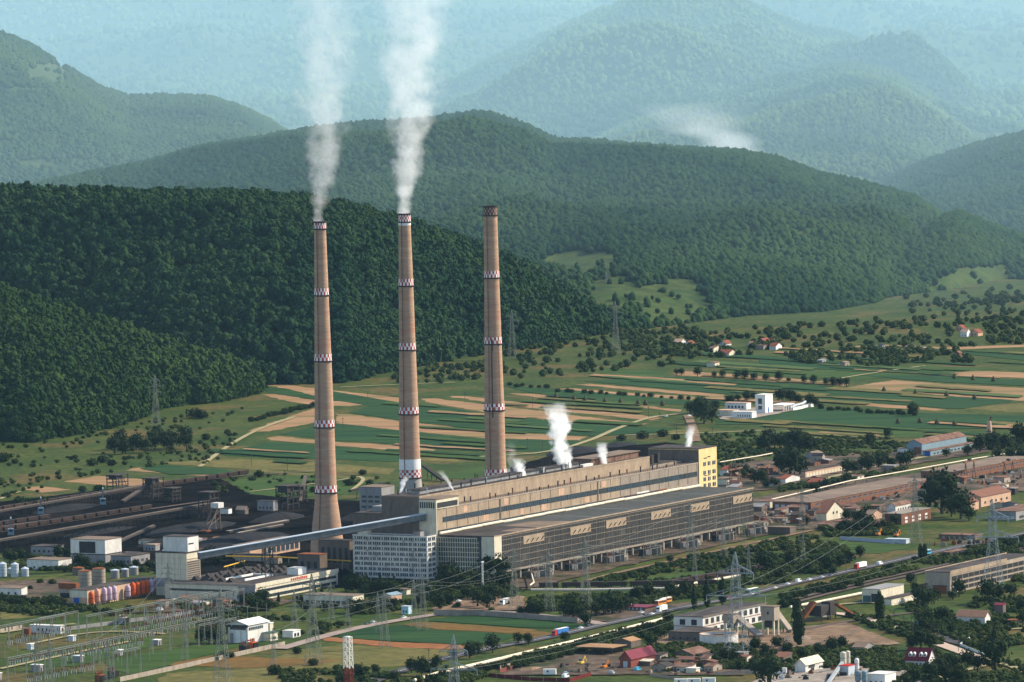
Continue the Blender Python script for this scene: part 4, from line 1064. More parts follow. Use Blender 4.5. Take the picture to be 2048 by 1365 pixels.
def build_left_works():
    # white transfer tower at the foot of the gallery
    r = bld("transfer_tower", "pale transfer tower with louvred side and white rooftop box at the foot of the gallery", "tower", (375, 1193), 313, 402, 1106, M_CREAM, M_TARN)
    L, W, h = r["_size"]
    part(r, "louvre", M_LOUV, (0.6, L - 0.6, -0.14, 0.0, 5, h - 5.0))
    b = MB()
    for k in range(14): b.box(0.4, L - 0.4, -0.3, -0.14, 5 + k * 1.35, 5.45 + k * 1.35)
    b.build("louvre_slats", M_CONC, r)
    part(r, "recess", M_GREYW, (-0.14, 0.0, W * .5, W - 0.3, 5.5, 11))
    b = MB()
    for k in range(1, 5): b.box(-0.1, 0.0, W * k / 5, W * k / 5 + .12, 0.5, h - .3)
    for k in range(1, 8): b.box(-0.1, 0.0, 0, W, h * k / 8, h * k / 8 + .1)
    b.build("panel_joint", M_CONC, r)
    p = part(r, "roof_box", M_WHITE, (L * .35, L * .35 + 13, 2.5, W * .9, h + .35, h + 9.5))
    part(p, "box_roof", M_TARN, (L * .35 - .3, L * .35 + 13.3, 2.2, W * .9 + .3, h + 9.5, h + 9.8))
    part(p, "window", M_GLASS, (L * .35 + 1, L * .35 + 7, 2.35, 2.5, h + 4.8, h + 5.6))
    # long workshop with cream bands and roof skylights
    r = bld("workshop", "long two storey workshop with cream bands and rows of little roof skylights", "workshop", (511, 1203), 330, 676, 1171, M_CREAM, M_TARN)
    L, W, h = r["_size"]
    for z0, z1 in ((1.0, 2.9), (4.9, 6.6)):
        for k in range(8):
            o = part(r, "ribbon_window", M_GLASS, (2 + k * (L - 4) / 8, 1.7 + (k + 1) * (L - 4) / 8, -0.12, 0.0, z0, z1))
    part(r, "ribbon_window", M_GLASS, (-0.12, 0.0, 14, W * .95, 5.0, 6.4))
    part(r, "pale_corner", M_GREYW, (-0.1, 0.0, 0.2, 12, 0.2, h - .2))
    part(r, "coping", M_CREAM, (-0.4, L + .4, -0.45, 0.0, h - 1.6, h + 0.9))
    part(r, "coping", M_CONC, (-0.45, -0.02, -0.45, W, h - .8, h + 0.6))
    p = part(r, "roof_hut", M_WHITEP, (L * .62, L * .62 + 10, 6, 14, h + .35, h + 4.2))
    part(p, "hut_roof", M_WHITE, (L * .62 - .3, L * .62 + 10.3, 5.7, 14.3, h + 4.2, h + 4.5))
    p = part(r, "light_well", M_WHITEP, (L * .2, L * .2 + 34, 19, 20, h + .35, h + 1.5), (L * .2 + 33, L * .2 + 34, 20, 33, h + .35, h + 1.5), (L * .2, L * .2 + 34, 33, 34, h + .35, h + 1.5))
    me = MB().add([(0, 0, 0), (4, 0, 0), (4, 5, 0), (0, 5, 0), (0, 2.5, 2.6), (4, 2.5, 2.6)], [(3, 2, 1, 0), (0, 1, 5, 4), (2, 3, 4, 5)], 1).add([(0, 0.1, 0), (0, 4.9, 0), (0, 2.5, 2.5)], [(0, 2, 1)], 0).mesh("skylight", [M_DOOR, M_TARN])
    random.seed(8)
    for i in range(6):
        for j in range(5):
            x, y = 10 + i * 15 + j * 1.5, 22 + j * 7.2
            if x > L * .2 - 5 and x < L * .2 + 36 and y < 36: continue
            o = bpy.data.objects.new("skylight", me); COL.objects.link(o); o.parent = r
            o.location = (x, y, h + .36)
    b = MB()
    random.seed(2)
    for k in range(9): x = L * .42 + k * 2.3; b.box(x, x + 1.5, -0.56, -0.46, h - 1.2, h + random.choice((0.2, 0.5)))
    b.build("sign_lettering", M_REDB, r)
    # low building with gas bottles along it
    r = bld("pump_house", "low pinkish pump house with blue door, lined with orange and lilac tanks", "industrial building", (175, 1213), 140, 316, 1181, M_PINK, M_TARN, doors=(('x', .62, 4, 5, M_BLUED),))
    L, W, h = r["_size"]
    part(r, "pale_end", M_CREAM, (-0.06, 0.0, 0.0, W, 5.2, h))
    c = r.location
    col = {'o': M_ORANGE, 'l': M_LILAC, 's': M_SALMON}
    names = {'o': "bright orange", 'l': "lilac", 's': "salmon pink"}
    for k, (px, t, ht) in enumerate(((183, 'o', 9), (195, 's', 10), (209, 'l', 10), (219, 'l', 10), (229, 'l', 10), (256, 'l', 9), (266, 'o', 10), (275, 'o', 10), (285, 'o', 10), (294, 'o', 10), (303, 'l', 10), (311, 'l', 10))):
        u = solve(px, c - V * 3.0, U)
        p = c - V * 3.0 + U * u
        q = empty("pressure_tank", (p.x, p.y, 0), 0, {'o': "bright orange upright pressure tank against the pink pump house wall", 'l': "lilac upright pressure tank against the pink pump house wall", 's': "salmon pink upright tank second from the blue door of the pump house"}[t], "tank", {'o': "orange pressure tanks", 'l': "lilac pressure tanks", 's': None}[t])
        MB().lathe([(0.3, 1.2), (1.5, 1.9), (1.75, 2.4), (1.75, ht - 1.4), (1.5, ht - .6), (0.6, ht), (0.4, ht + .4)], 16).build("vessel", col[t], q, smooth=True)
        if k == 0: q["label"] = "bright orange tank standing alone nearest the blue door of the pump house"; del q["group"]
        MB().lathe([(1.8, ht * .55), (1.82, ht * .55 + .3)], 16, cap=False).build("hoop", M_STEELD, q)
        b = MB()
        for a in range(4): b.bar((1.3 * math.cos(a * 1.57), 1.3 * math.sin(a * 1.57), 0), (1.3 * math.cos(a * 1.57), 1.3 * math.sin(a * 1.57), 2.0), 0.25)
        b.build("leg", M_STEELD, q)
    def tank(px, pb, pt, r_px, m, label, group=None, cap=M_RUST, cone=1.0, cat="tank"):
        c = G(px, pb); s = (pb - HOR) / CAMH
        h, rr = (pb - pt) / s, r_px / s
        q = empty("storage_tank", c, 0, label, cat, group)
        MB().lathe([(rr, 0), (rr, h)], 28).build("shell", m, q, smooth=False)
        MB().lathe([(rr + .15, h), (rr + .15, h + .25), (0.1, h + cone)], 28).build("roof", cap, q)
        b = MB()
        for k in range(3): b.lathe([(rr + .06, h * (k + 1) / 4), (rr + .06, h * (k + 1) / 4 + .25)], 28, cap=False)
        b.build("band", M_CONC if m != M_CONC else M_BROWN, q)
    tank(170, 1173, 1142, 13.5, M_CONC, "brown concrete round tank with rusty top, touching the square settling tank")
    tank(198, 1168, 1137, 13.5, M_CONC, "brown concrete round tank next to the small white tanks")
    tank(157, 1150, 1136, 12, M_BROWN, "low dark round tank behind the two brown concrete tanks")
    tank(230, 1157, 1141, 9, M_GREYW, "grey round tank of three on the pump house yard, beside the brown tank", cap=M_ZINC)
    tank(250, 1154, 1139, 8, M_GREYW, "middle grey round tank of three behind the pump house", cap=M_ZINC)
    tank(268, 1150, 1135, 9, M_GREYW, "grey round tank of three nearest the pale transfer tower", cap=M_ZINC)
    tank(5, 1153, 1128, 9, M_ZINC, "tall pale blue silo at the edge of the works", cap=M_ZINC, cone=1.6, cat="silo")
    tank(30, 1154, 1129, 8, M_ZINC, "tall pale blue silo beside a shorter one", cap=M_ZINC, cone=1.6, cat="silo")
    tank(50, 1153, 1138, 8, M_ZINC, "short pale blue silo with pointed cap", cap=M_ZINC, cone=1.6, cat="silo")
    tank(20, 1147, 1138, 5, M_ZINC, "small pale tank half hidden between two tall silos", cap=M_ZINC, cone=1.0)
    r = bld("settling_tank", "square concrete settling tank on columns with rust coloured rim", "tank", (152, 1198), 119, 159, 1168, M_CONC, M_RUST)
    L, W, h = r["_size"]; part(r, "rim", M_RUST, (-.35, L + .35, -.35, W + .35, h - 3.2, h - .05))
    part(r, "undercroft", M_DOOR, (-.08, 0, .6, W - .6, 0, 3.4))
    bld("warehouse", "low white warehouse beside the pale blue silos", "warehouse", (117, 1141), 54, 144, 1121, M_WHITE, M_TANR, wins=(('x', 3, 1.0, 2.2, M_GLASS, .1, .9, .2),), group=None)
    r = bld("crusher_house", "big white block with one large dark glazed opening, standing at the coal yard", "industrial building", (211, 1131), 142, 244, 1080, M_WHITE, M_TANR)
    L, W, h = r["_size"]
    o = part(r, "window", M_GLAZ, (-0.12, 0.0, W * .28, W * .74, 7.6, h - 1.2))
    b = MB()
    for k in range(9): b.box(-.2, -.12, W * .28 + k * W * .0575, W * .28 + k * W * .0575 + .14, 7.6, h - 1.2)
    for k in range(7): b.box(-.2, -.12, W * .28, W * .74, 7.6 + k * 1.1, 7.72 + k * 1.1)
    b.build("mullion", M_STEELD, o)
    part(r, "grey_base", M_GREYW, (-.25, L, -.25, W + .1, 0, 6.6)); part(r, "base_ledge", M_STEELD, (-.4, L, -.4, W + .2, 6.6, 7.2))
    bld("control_cabin", "small brown roofed cabin behind the white transfer tower", "industrial building", (311, 1104), 287, 320, 1090, M_GREYW, M_PINK, wins=(('x', 3, 1.2, 2.6, M_DOOR, .1, .9, .4),))
    bld("sorting_shed", "long low grey shed in front of the crusher house", "shed", (262, 1134), 222, 300, 1113, M_GREYW, M_TARN, wins=(('x', 5, 2.5, 4, M_DOOR, .05, .95, .5), ('y', 4, 2.5, 4, M_DOOR, .05, .95, .5)))
    bld("substation_house", "grey flat roofed house behind the low white warehouse", "industrial building", (105, 1112), 62, 128, 1094, M_GREYW, M_TARN, wins=(('x', 4, 2, 3.6, M_DOOR, .05, .95, .4),))
    bld("gate_house", "small pale house with tan roof by the bushes of the works gate", "house", (43, 1193), -8, 55, 1178, M_WHITE, M_TANR, roof='shed', rise=1, wins=(('x', 3, 1.2, 2.4, M_GLASS, .1, .9, .3),))
    bld("machine_house", "grey concrete block with three rows of dark windows behind the boiler house corner", "industrial building", (764, 1035), 720, 790, 975, M_GREYW, M_TANR,
        wins=(('x', 3, 13.2, 14.8, M_GLASS, .06, .94, .75), ('x', 3, 10, 11.6, M_GLASS, .06, .94, .75), ('x', 3, 6.2, 7.8, M_GLASS, .06, .94, .75), ('x', 2, 1.5, 3.5, M_GLASS, .2, .94, .6)), doors=(('x', .7, 4, 5, M_DOOR),))
    bld("yard_shed", "tan roofed grey shed beside the tall steel sorting frame in the coal yard", "shed", (547, 1024), 515, 556, 1003, M_GREYW, M_TANR, wins=(('x', 4, 2, 3.4, M_DOOR, .05, .95, .4),))
    bld("coal_hut", "small gabled hut with tan roof standing on the coal", "hut", (490, 1031), 472, 497, 1020, M_BROWN, M_PINK, roof='y', rise=2.2)
    bld("loading_cabin", "white lit cabin beside the leaning coal hoist", "cabin", (457, 1030), 440, 464, 1018, M_WHITEP, M_TARN)
    r = bld("coal_mill", "low brown mill building under the conveyor gallery with bluish windows", "industrial building", (500, 1120), 466, 600, 1092, M_PINK, M_TANR, wins=(('y', 8, 2.0, 5.6, M_GLASSB, .25, .98, .8),))
    bld("coal_mill_annex", "grey flat block in front of the low brown mill building", "industrial building", (548, 1126), 470, 560, 1112, M_CONC, M_TARN)
    bld("ash_house", "dark soot stained ash house between the first chimney and the office block", "industrial building", (700, 1140), 640, 715, 1082, M_BROWN, M_STEELD, wins=(('x', 5, 4, 14, M_DOOR, .02, .98, .5),))
    bld("ash_house", "lower dark brick ash house at the foot of the first chimney", "industrial building", (640, 1146), 596, 655, 1110, M_BROWN, M_RUST, wins=(('x', 3, 2, 7, M_DOOR, .05, .95, .5),))
    bld("canteen", "low tan flat roofed canteen among trees below the workshop", "building", (706, 1216), 607, 728, 1193, M_CREAM, M_TANR, wins=(('x', 9, 1.6, 3.8, M_GLASS, .04, .96, .7), ('y', 3, 1.6, 3.8, M_GLASS, .1, .9, .5)))
    bld("entrance_lodge", "small lodge with blue grey roof in the trees below the office block", "lodge", (783, 1209), 762, 804, 1192, M_PINK, M_BLUES, roof='x', rise=1.2, wins=(('y', 3, 1, 2.4, M_GLASS, .1, .9, .4),))
    bld("bus_shelter", "little flat porch in front of the office block", "porch", (813, 1190), 798, 822, 1180, M_CREAM, M_TANR)
    bld("ticket_kiosk", "pale blue kiosk at the bend of the access road", "kiosk", (817, 1229), 803, 824, 1214, mat("pale_blue_paint", (0.40, 0.56, 0.60)), M_ZINC, wins=(('x', 2, 1, 2.2, M_GLASSB, .1, .9, .5),))
    # substation houses
    r = bld("switch_house", "tall white gabled switchgear house with dark doors in the substation", "switch house", (496, 1288), 457, 537, 1250, M_WHITE, M_WHITEP, roof='x', rise=2.2, over=0.9,
            wins=(('y', 8, 7.6, 9.2, M_GLASSB, .04, .75, .8), ('x', 1, 8, 10, M_GLASS, .05, .95, .9)), doors=(('x', .2, 2.6, 7.5, M_WHITEP), ('x', .5, 2.6, 7.5, M_WHITEP), ('x', .82, 2.2, 6, M_GREYW)))
    part(r, "dark_eave", M_STEELD, (-.2, -0.02, -.2, r["_size"][1], r["_size"][2] - 1.6, r["_size"][2] - .2))
    bld("switch_annex", "narrow white annex built onto the back of the switchgear house", "annex", (540, 1272), 526, 547, 1247, M_CREAM, M_WHITEP)
    bld("relay_cabin", "cream cabin with green roof in front of the switchgear house", "cabin", (541, 1283), 520, 556, 1267, M_CREAM, M_GREEND, wins=(('y', 1, 1, 2.4, M_GLASS, .2, .8, .7),))
    bld("relay_cabin", "small white cabin with two open bays by the access road", "cabin", (586, 1276), 565, 601, 1263, M_WHITEP, M_WHITE, wins=(('y', 2, .5, 2.5, M_GLASS, .1, .9, .7),))
    bld("control_block", "long low grey white control block with three square windows in the substation meadow", "building", (121, 1268), 60, 130, 1253, M_WHITE, M_WHITE, wins=(('x', 3, 1.4, 2.8, M_DOOR, .38, .8, .35), ('y', 1, 1.2, 2.6, M_GLASS, .2, .8, .6)))
    bld("brick_lean_to", "small rusty lean-to against the end of the control block", "lean-to", (58, 1270), 44, 62, 1259, M_RUST, M_RUSTR, roof='shed', rise=.6)
    for k, (cx, cb, l, t, rt, lab) in enumerate(((62, 1300, 54, 1289, 68, "pale blue relay box beside a gantry foot at the edge of the substation"), (160, 1326, 146, 1313, 167, "white relay box with dark door in the middle of the substation"), (146, 1283, 136, 1273, 152, "blue grey relay box with white end near the control block"),
                             (316, 1292, 305, 1281, 323, "grey relay box with white end beneath the long gantry"), (240, 1312, 233, 1301, 246, "relay box with dark door under the short free gantry"), (80, 1344, 62, 1331, 86, "long grey relay box with white end at the lower substation track"), (0, 1362, -12, 1347, 4, "relay box cut by the edge of the view"))):
        bld("relay_box", lab, "relay box", (cx, cb), l, rt, t, M_GREYW if k not in (0, 2) else M_ZINC, M_WHITEP, doors=(('y', .5, 1.0, 2.2, M_DOOR),) if k % 2 else ())
build_left_works()

def build_right_side():
    # white sports complex in the fields
    r = bld("pool_house", "white tower block of the bright leisure complex standing among the fields", "building", (1531, 828), 1511, 1546, 791, M_WHITEP, M_WHITE, wins=(('x', 1, 8, 12.5, M_GLASS, .3, .75, .85), ('x', 1, 3.5, 6.5, M_GLASS, .3, .75, .85)), doors=(('y', .4, 2, 5, M_BLUEP),))
    bld("pool_hall", "white two storey wing left of the leisure complex tower", "building", (1493, 821), 1450, 1502, 807, M_WHITEP, M_PINK, wins=(('x', 5, 1.8, 3.6, M_GLASS, .1, .9, .5),))
    bld("pool_changing_room", "low white changing block in front of the leisure complex", "building", (1504, 838), 1464, 1513, 825, M_WHITEP, M_WHITE, wins=(('x', 6, 1.6, 3.2, M_GLASS, .05, .75, .4),))
    bld("pool_cafe", "cream low cafe at the near side of the leisure complex", "building", (1466, 834), 1434, 1478, 822, M_CREAM, M_PINK)
    r = empty("canopy", G(1548, 824), YAW, "white open canopy on thin columns beside the leisure complex tower", "canopy")
    part(r, "roof", M_WHITEP, (0, 20, -9, 3, 5.0, 5.9))
    for k in range(5): part(r, "column", M_WHITEP, (1 + k * 4.4, 1.6 + k * 4.4, -8.5, -8, 0, 5.0))
    r = empty("water_slide", G(1572, 822), YAW + .1, "pale blue water slide channel running along the pool terrace", "water slide")
    MB().tube([(0, 0, 2.5), (8, -2, 2.2), (18, -1, 3), (30, -3, 3.6), (40, -2, 4.6)], 1.0, 8).build("channel", M_ZINC, r)
    for k in range(4): part(r, "leg", M_WHITEP, (6 + k * 9, 6.4 + k * 9, -2.2, -1.8, 0, 2.4))
    part(r, "terrace_wall", M_WHITEP, (-2, 46, -7, -6.5, 0, 2.6))
    # blue-grey hall
    r = bld("rolling_stock_hall", "blue grey sheet hall with long rusty barrel roof and lower side aisle", "hall", (1844, 911), 1813, 1933, 889, M_BLUES, M_RUSTR, roof='x', rise=3.2, doors=(('x', .3, 6, 6, M_BRICK),))
    bld("hall_aisle", "lower rust roofed aisle attached along the blue grey hall", "aisle", (1861, 914), 1845, 1953, 903, M_BLUES, M_RUSTR, doors=(('x', .4, 4, 4, M_BLUED),), wins=(('y', 12, 1.5, 2.6, M_GLASS, .05, .95, .5),))
    bld("hall_office", "white annex with windows at the gable of the blue grey hall", "annex", (1814, 911), 1795, 1820, 898, M_WHITE, M_TANR, wins=(('x', 3, 1, 2.6, M_GLASSB, .1, .9, .6),))
    # brick shed row
    W_ = (('y', 22, 3.8, 5.0, M_GLASSB, .03, .97, .6),)
    bld("brick_shed", "long brick works shed with tan roof, lowest of the row along the white pipe", "works shed", (1622, 1024), 1545, 1866, 1006, M_BRICK, M_TANR, wins=W_ + (('x', 6, 1.2, 4.4, M_ZINC, .05, .95, .7),))
    bld("brick_shed", "brick works shed with broad pale roof, upper one of the row along the white pipe", "works shed", (1908, 963), 1842, 2062, 945, M_BRICK, M_TANR, wins=W_)
    bld("paint_shop", "short grey sheet shop between the two brick works sheds", "works shed", (1866, 980), 1850, 1905, 966, M_ZINC, M_TARN)
    bld("far_store", "pale flat store beyond the upper brick shed", "store", (2030, 935), 1990, 2100, 922, M_GREYW, M_TANR)
    bld("family_house", "cream house with steep brown roof among the sheds", "house", (1653, 1044), 1633, 1688, 1027, M_CREAM, M_BRTILE, roof='y', rise=7, over=.6, wins=(('y', 2, 4.5, 6, M_GLASS, .3, .7, .4),))
    bld("white_store", "low white store with pinkish gable roof under the big dark trees", "store", (1791, 1026), 1774, 1822, 1013, M_WHITE, M_RUSTR, roof='x', rise=2, wins=(('y', 5, 1.4, 2.6, M_GLASS, .1, .9, .4),))
    bld("brick_office", "brick office with pale flat roof at the edge of the meadow", "office", (1803, 1050), 1770, 1862, 1029, M_BRICK, M_PALE, wins=(('y', 4, 3.2, 4.6, M_WHITEP, .05, .95, .35), ('y', 4, .8, 2.2, M_WHITEP, .05, .95, .35)))
    bld("cottage", "small cottage with grey hipped roof left of the brick office", "house", (1745, 1042), 1728, 1764, 1030, M_PINK, M_TANR, roof='y', rise=2.5)
    bld("workers_house", "tan brick house with dark red brown gable roof right of the big dark trees", "house", (1962, 1015), 1912, 2022, 995, M_PINK, M_BRTILE, roof='x', rise=3.4, over=.5, wins=(('y', 5, 2, 3.6, M_GLASS, .05, .95, .3), ('x', 3, 2, 3.4, M_GLASS, .1, .9, .3)))
    bld("low_stable", "tan lower house in front of the dark red brown gable roof", "house", (1930, 1024), 1908, 1958, 1008, M_PINK, M_BRTILE, roof='x', rise=2)
    bld("tin_hut", "dark tin hut on the bank behind the tan brick houses", "hut", (2030, 990), 2018, 2036, 978, M_STEELD, M_GREYW)
    bld("wreck_shed", "dilapidated grey shed at the meadow with broken rust roof", "shed", (2032, 1042), 1982, 2100, 1024, M_GREYW, M_RUSTR, wins=(('x', 5, 1.2, 3.0, M_ZINC, .05, .95, .7), ('y', 4, 1.2, 3, M_GLASS, .05, .95, .6)))
    bld("tile_house", "white cottage with red tile roof nearest the yellow stair tower", "house", (1455, 952), 1440, 1478, 941, M_WHITE, M_TILE, roof='y', rise=2.4)
    bld("tile_house", "long low house with red tile roof beside the dark sheds past the plant", "house", (1571, 968), 1556, 1600, 959, M_WHITE, M_TILE, roof='y', rise=2.2)
    bld("tile_house", "dark walled house with bright red tile roof by the trees", "house", (1636, 976), 1613, 1662, 966, M_BROWN, M_TILE, roof='y', rise=2.2)
    bld("white_cottage", "tiny white cottage in front of the dark barrack", "house", (1550, 974), 1537, 1558, 963, M_WHITEP, M_TILE, roof='y', rise=1.8)
    bld("barrack", "dark low barrack behind the tiny white cottage", "barrack", (1545, 964), 1525, 1560, 955, M_BROWN, M_STEELD)
    bld("garage_row", "long low row of tan garages with dark roof", "garages", (1611, 957), 1602, 1694, 944, M_PINK, M_TARN, wins=(('y', 13, .6, 3.2, M_CREAM, .02, .98, .75),))
    bld("guard_house", "small grey house with pitched roof beside a tan wall", "house", (1629, 919), 1610, 1646, 909, M_GREYW, M_TANR, roof='x', rise=1.6, wins=(('y', 2, .8, 2.4, M_GLASS, .1, .9, .3),))
    bld("repair_shed", "white and rust walled repair shed next to the far end of the turbine hall", "shed", (1540, 1020), 1512, 1562, 1004, M_CREAM, M_RUSTR, wins=(('x', 2, 1.2, 2.8, M_DOOR, .1, .9, .3),))
    bld("oil_house", "dark low oil house by the path past the turbine hall", "shed", (1580, 1070), 1536, 1592, 1056, M_BROWN, M_TANR)
    bld("tin_roof_shack", "brown roofed shack below the cream house with the steep roof", "shack", (1655, 1060), 1636, 1680, 1050, M_BROWN, M_RUSTR, roof='y', rise=1.5)
    bld("tin_roof_shack", "long rust roofed shack right below the dark trees by the meadow fence", "shack", (1700, 1061), 1680, 1728, 1051, M_BROWN, M_RUSTR, roof='x', rise=1.4)
    bld("tin_roof_shack", "small grey shack with white roof edge by the bushes", "shack", (1750, 1056), 1734, 1760, 1047, M_BROWN, M_TANR)
    # derelict panel factory
    r = bld("panel_factory", "derelict white panel factory with empty windows and tar roof", "factory", (1406, 1270), 1348, 1532, 1235, M_WHITE, M_TARN, over=.5,
            wins=(('x', 2, 5.4, 8.6, M_DOOR, .1, .9, .48), ('y', 11, 5.8, 8.8, M_DOOR, .02, .98, .55), ('y', 9, .8, 3.4, M_DOOR, .05, .95, .5)))
    L, W, h = r["_size"]
    b = MB(); b.box(-.12, 0, 0, W, 4.4, 4.8); b.box(0, L, -.12, 0, 4.4, 4.8); b.build("stained_ledge", M_RUST, r)
    part(r, "roof_edge", M_TANR, (-.7, L + .6, -.75, -.2, h - .1, h + .5))
    bld("factory_annex", "low brown annex below the white panel factory", "annex", (1400, 1285), 1337, 1440, 1266, M_BROWN, M_TARN, wins=(('x', 4, 1.2, 2.6, M_DOOR, .05, .95, .3),))
    def hopper(corner, left, right, top, lab):
        c = G(*corner)
        r = empty("hopper_tower", c, YAW, lab, "hopper")
        s = (corner[1] - HOR) / CAMH
        W, L, h = solve(left, c, V), solve(right, c, U), (corner[1] - top) / s
        L = min(L, 10)
        part(r, "bin", M_CONC, (0, L, 0, W, h * .55, h))
        part(r, "bin_roof", M_TANR, (-.4, L + .4, -.4, W + .4, h, h + .4))
        b = MB()
        for x in (.3, L - 1.1):
            for y in (.3, W - 1.1): b.box(x, x + .9, y, y + .9, 0, h * .55)
        b.build("leg", M_CREAM, r)
        part(r, "funnel", M_STEELD, (1.4, L - 1.4, 1.4, W - 1.4, h * .3, h * .55))
        part(r, "window", M_DOOR, (-.1, 0, W * .4, W * .55, h * .75, h * .85))
        return r
    hopper((1549, 1275), 1523, 1560, 1215, "tall stained concrete hopper tower on legs at the end of the panel factory")
    hopper((1467, 1270), 1447, 1478, 1230, "low concrete hopper bin against the side of the panel factory")
    def belt(a, za, b, zb, lab, w=3.0, m=M_CONC):
        p, q = G(a[0], a[1]), G(b[0], b[1])
        r = empty("belt_conveyor", (p.x, p.y, 0), 0, lab, "conveyor")
        a2, b2 = Vector((0, 0, za)), Vector((q.x - p.x, q.y - p.y, zb))
        MB().bar(a2, b2, w, 1.6).build("trough", m, r)
        MB().bar(a2 - Vector((0, 0, 1.2)), b2 - Vector((0, 0, 1.2)), w * .6, .8).build("girder", M_STEELD, r)
        for t in (.12, .37, .63, .88):
            c = a2.lerp(b2, t)
            if c.z > 2.5:
                m2 = MB(); n = Vector((-(b2 - a2).y, (b2 - a2).x, 0)).normalized() * w * .5
                m2.bar((c.x + n.x, c.y + n.y, 0), (c.x + n.x * .6, c.y + n.y * .6, c.z - 1), .35); m2.bar((c.x - n.x, c.y - n.y, 0), (c.x - n.x * .6, c.y - n.y * .6, c.z - 1), .35)
                m2.build("trestle", M_STEELD, r)
    belt((1520, 1277), 1.5, (1474, 1266), 9.5, "grey inclined belt conveyor rising to the low hopper bin", 4)
    belt((1580, 1268), 2.0, (1553, 1266), 12.5, "short inclined belt conveyor rising to the tall hopper tower", 4)
    # round clarifier
    c = G(1438, 1287)
    r = empty("clarifier_tank", c, 0, "wide low round concrete basin, open and dark inside, by the lattice pylon", "basin")
    s = (1287 - HOR) / CAMH; R_ = 38.5 / s
    MB().lathe([(R_, 0), (R_, 5.6), (R_ - .7, 5.6), (R_ - .7, 3.6), (0.1, 3.4)], 40, cap=False).build("basin_wall", M_WHITE, r)
    MB().lathe([(R_ + .15, 5.3), (R_ + .15, 5.75), (R_ - .8, 5.75), (R_ - .8, 5.5)], 40, cap=False).build("rim", M_PINK, r)
    MB().lathe([(R_ - .75, 3.8), (0.05, 3.85)], 40, cap=False).build("sludge", M_COAL, r)
    part(r, "scraper_hub", M_BROWN, (-2.5, 2.5, -2, 2, 3.85, 5.6))
    # quarry crusher with red chutes
    r = empty("gravel_crusher", G(1640, 1244), YAW, "rusty gravel crusher with red sloping chutes and dark bins", "crusher")
    part(r, "bin", M_STEELD, (2, 12, 0, 8, 3, 9), (16, 24, 1, 7, 2, 10))
    MB().bar((-6, 10, 1), (4, 6, 11), 5, 1.5).build("chute", M_RUST, r)
    MB().bar((14, -4, 9), (30, -8, 1), 3, 1.2).build("chute", M_RUST, r)
    part(r, "leg", M_STEELD, (2, 2.6, 0, .6, 0, 3), (11, 11.6, 0, .6, 0, 3), (16, 16.6, 1, 1.6, 0, 2), (23, 23.6, 1, 1.6, 0, 2))
    part(r, "retaining_wall", M_GREYW, (22, 34, 9, 10, 0, 9))
    # white garage block, substation hall and huts
    bld("garage", "cream garage with one green and one dark gate beside the railway", "garage", (1760, 1207), 1724, 1808, 1180, M_CREAM, M_GREYW, doors=(('x', .72, 5.2, 4.4, M_GREEND), ('x', .26, 5.2, 5.6, M_DOOR)))
    bld("garage_annex", "low cream annex with grey roof joined to the garage", "annex", (1783, 1212), 1764, 1836, 1199, M_CREAM, M_TARN, wins=(('y', 8, 1.0, 2.4, M_WHITEP, .1, .9, .4),))
    r = bld("rectifier_hall", "big tan concrete hall with long strip windows and torn parapet by the railway", "hall", (1900, 1188), 1851, 2062, 1146, M_CONC, M_TARN,
            wins=(('y', 14, 7.6, 10.2, M_GLAZ, .02, .98, .92), ('y', 14, 4.4, 6.6, M_GLAZ, .02, .98, .92), ('y', 14, 1.2, 3.4, M_GLAZ, .02, .98, .9)), over=.2)
    L, W, h = r["_size"]
    part(r, "parapet", M_PANEL, (0, L * .7, -.3, 0.0, h - 1.8, h + 1.0)); part(r, "coping", M_PANEL, (-.3, L, W - .2, W + .3, h + .35, h + .9))
    bld("shelter", "old rust sided tank shelter leaning against the tan concrete hall", "shelter", (1892, 1188), 1866, 1896, 1173, M_RUST, M_STEELD)
    bld("brick_hut", "little brick hut with brown pitched roof left of the tan concrete hall", "hut", (1851, 1183), 1834, 1856, 1174, M_BRICK, M_BRTILE, roof='x', rise=1.4)
    bld("barn", "white walled barn with pale tile roof and lean-to on the green", "barn", (1970, 1250), 1914, 1981, 1234, M_WHITE, mat("pale_red_tile", (0.42, 0.22, 0.13), (0.32, 0.16, 0.09), 0.5), roof='y', rise=3.2, over=.7, wins=(('x', 1, .2, 3, M_DOOR, .42, .55, .8), ('x', 1, .8, 2.6, M_GLASS, .25, .38, .8)))
    bld("brick_hut", "small brick hut with dark flat roof behind the barn", "hut", (2006, 1227), 1988, 2012, 1212, M_BROWN, M_MAROON, roof='shed', rise=1)
    bld("burnt_hut", "low dark hut in the shrubs at the right of the barn lane", "hut", (2030, 1250), 2012, 2040, 1242, M_DOOR, M_RUST)
    bld("sunken_shed", "grey roofed shed half hidden in scrub beside the dirt yard", "shed", (1728, 1307), 1704, 1750, 1296, M_GREYW, M_TANR, roof='y', rise=2.2)
    # maroon roofed house with dormers
    r = bld("guest_house", "white house with maroon roof and four white dormers beside the lane", "house", (1856, 1338), 1811, 1872, 1321, M_WHITE, M_MAROON, roof='y', rise=6, over=.6, wins=(('x', 5, 1, 3, M_GLASS, .05, .95, .45),))
    L, W, h = r["_size"]
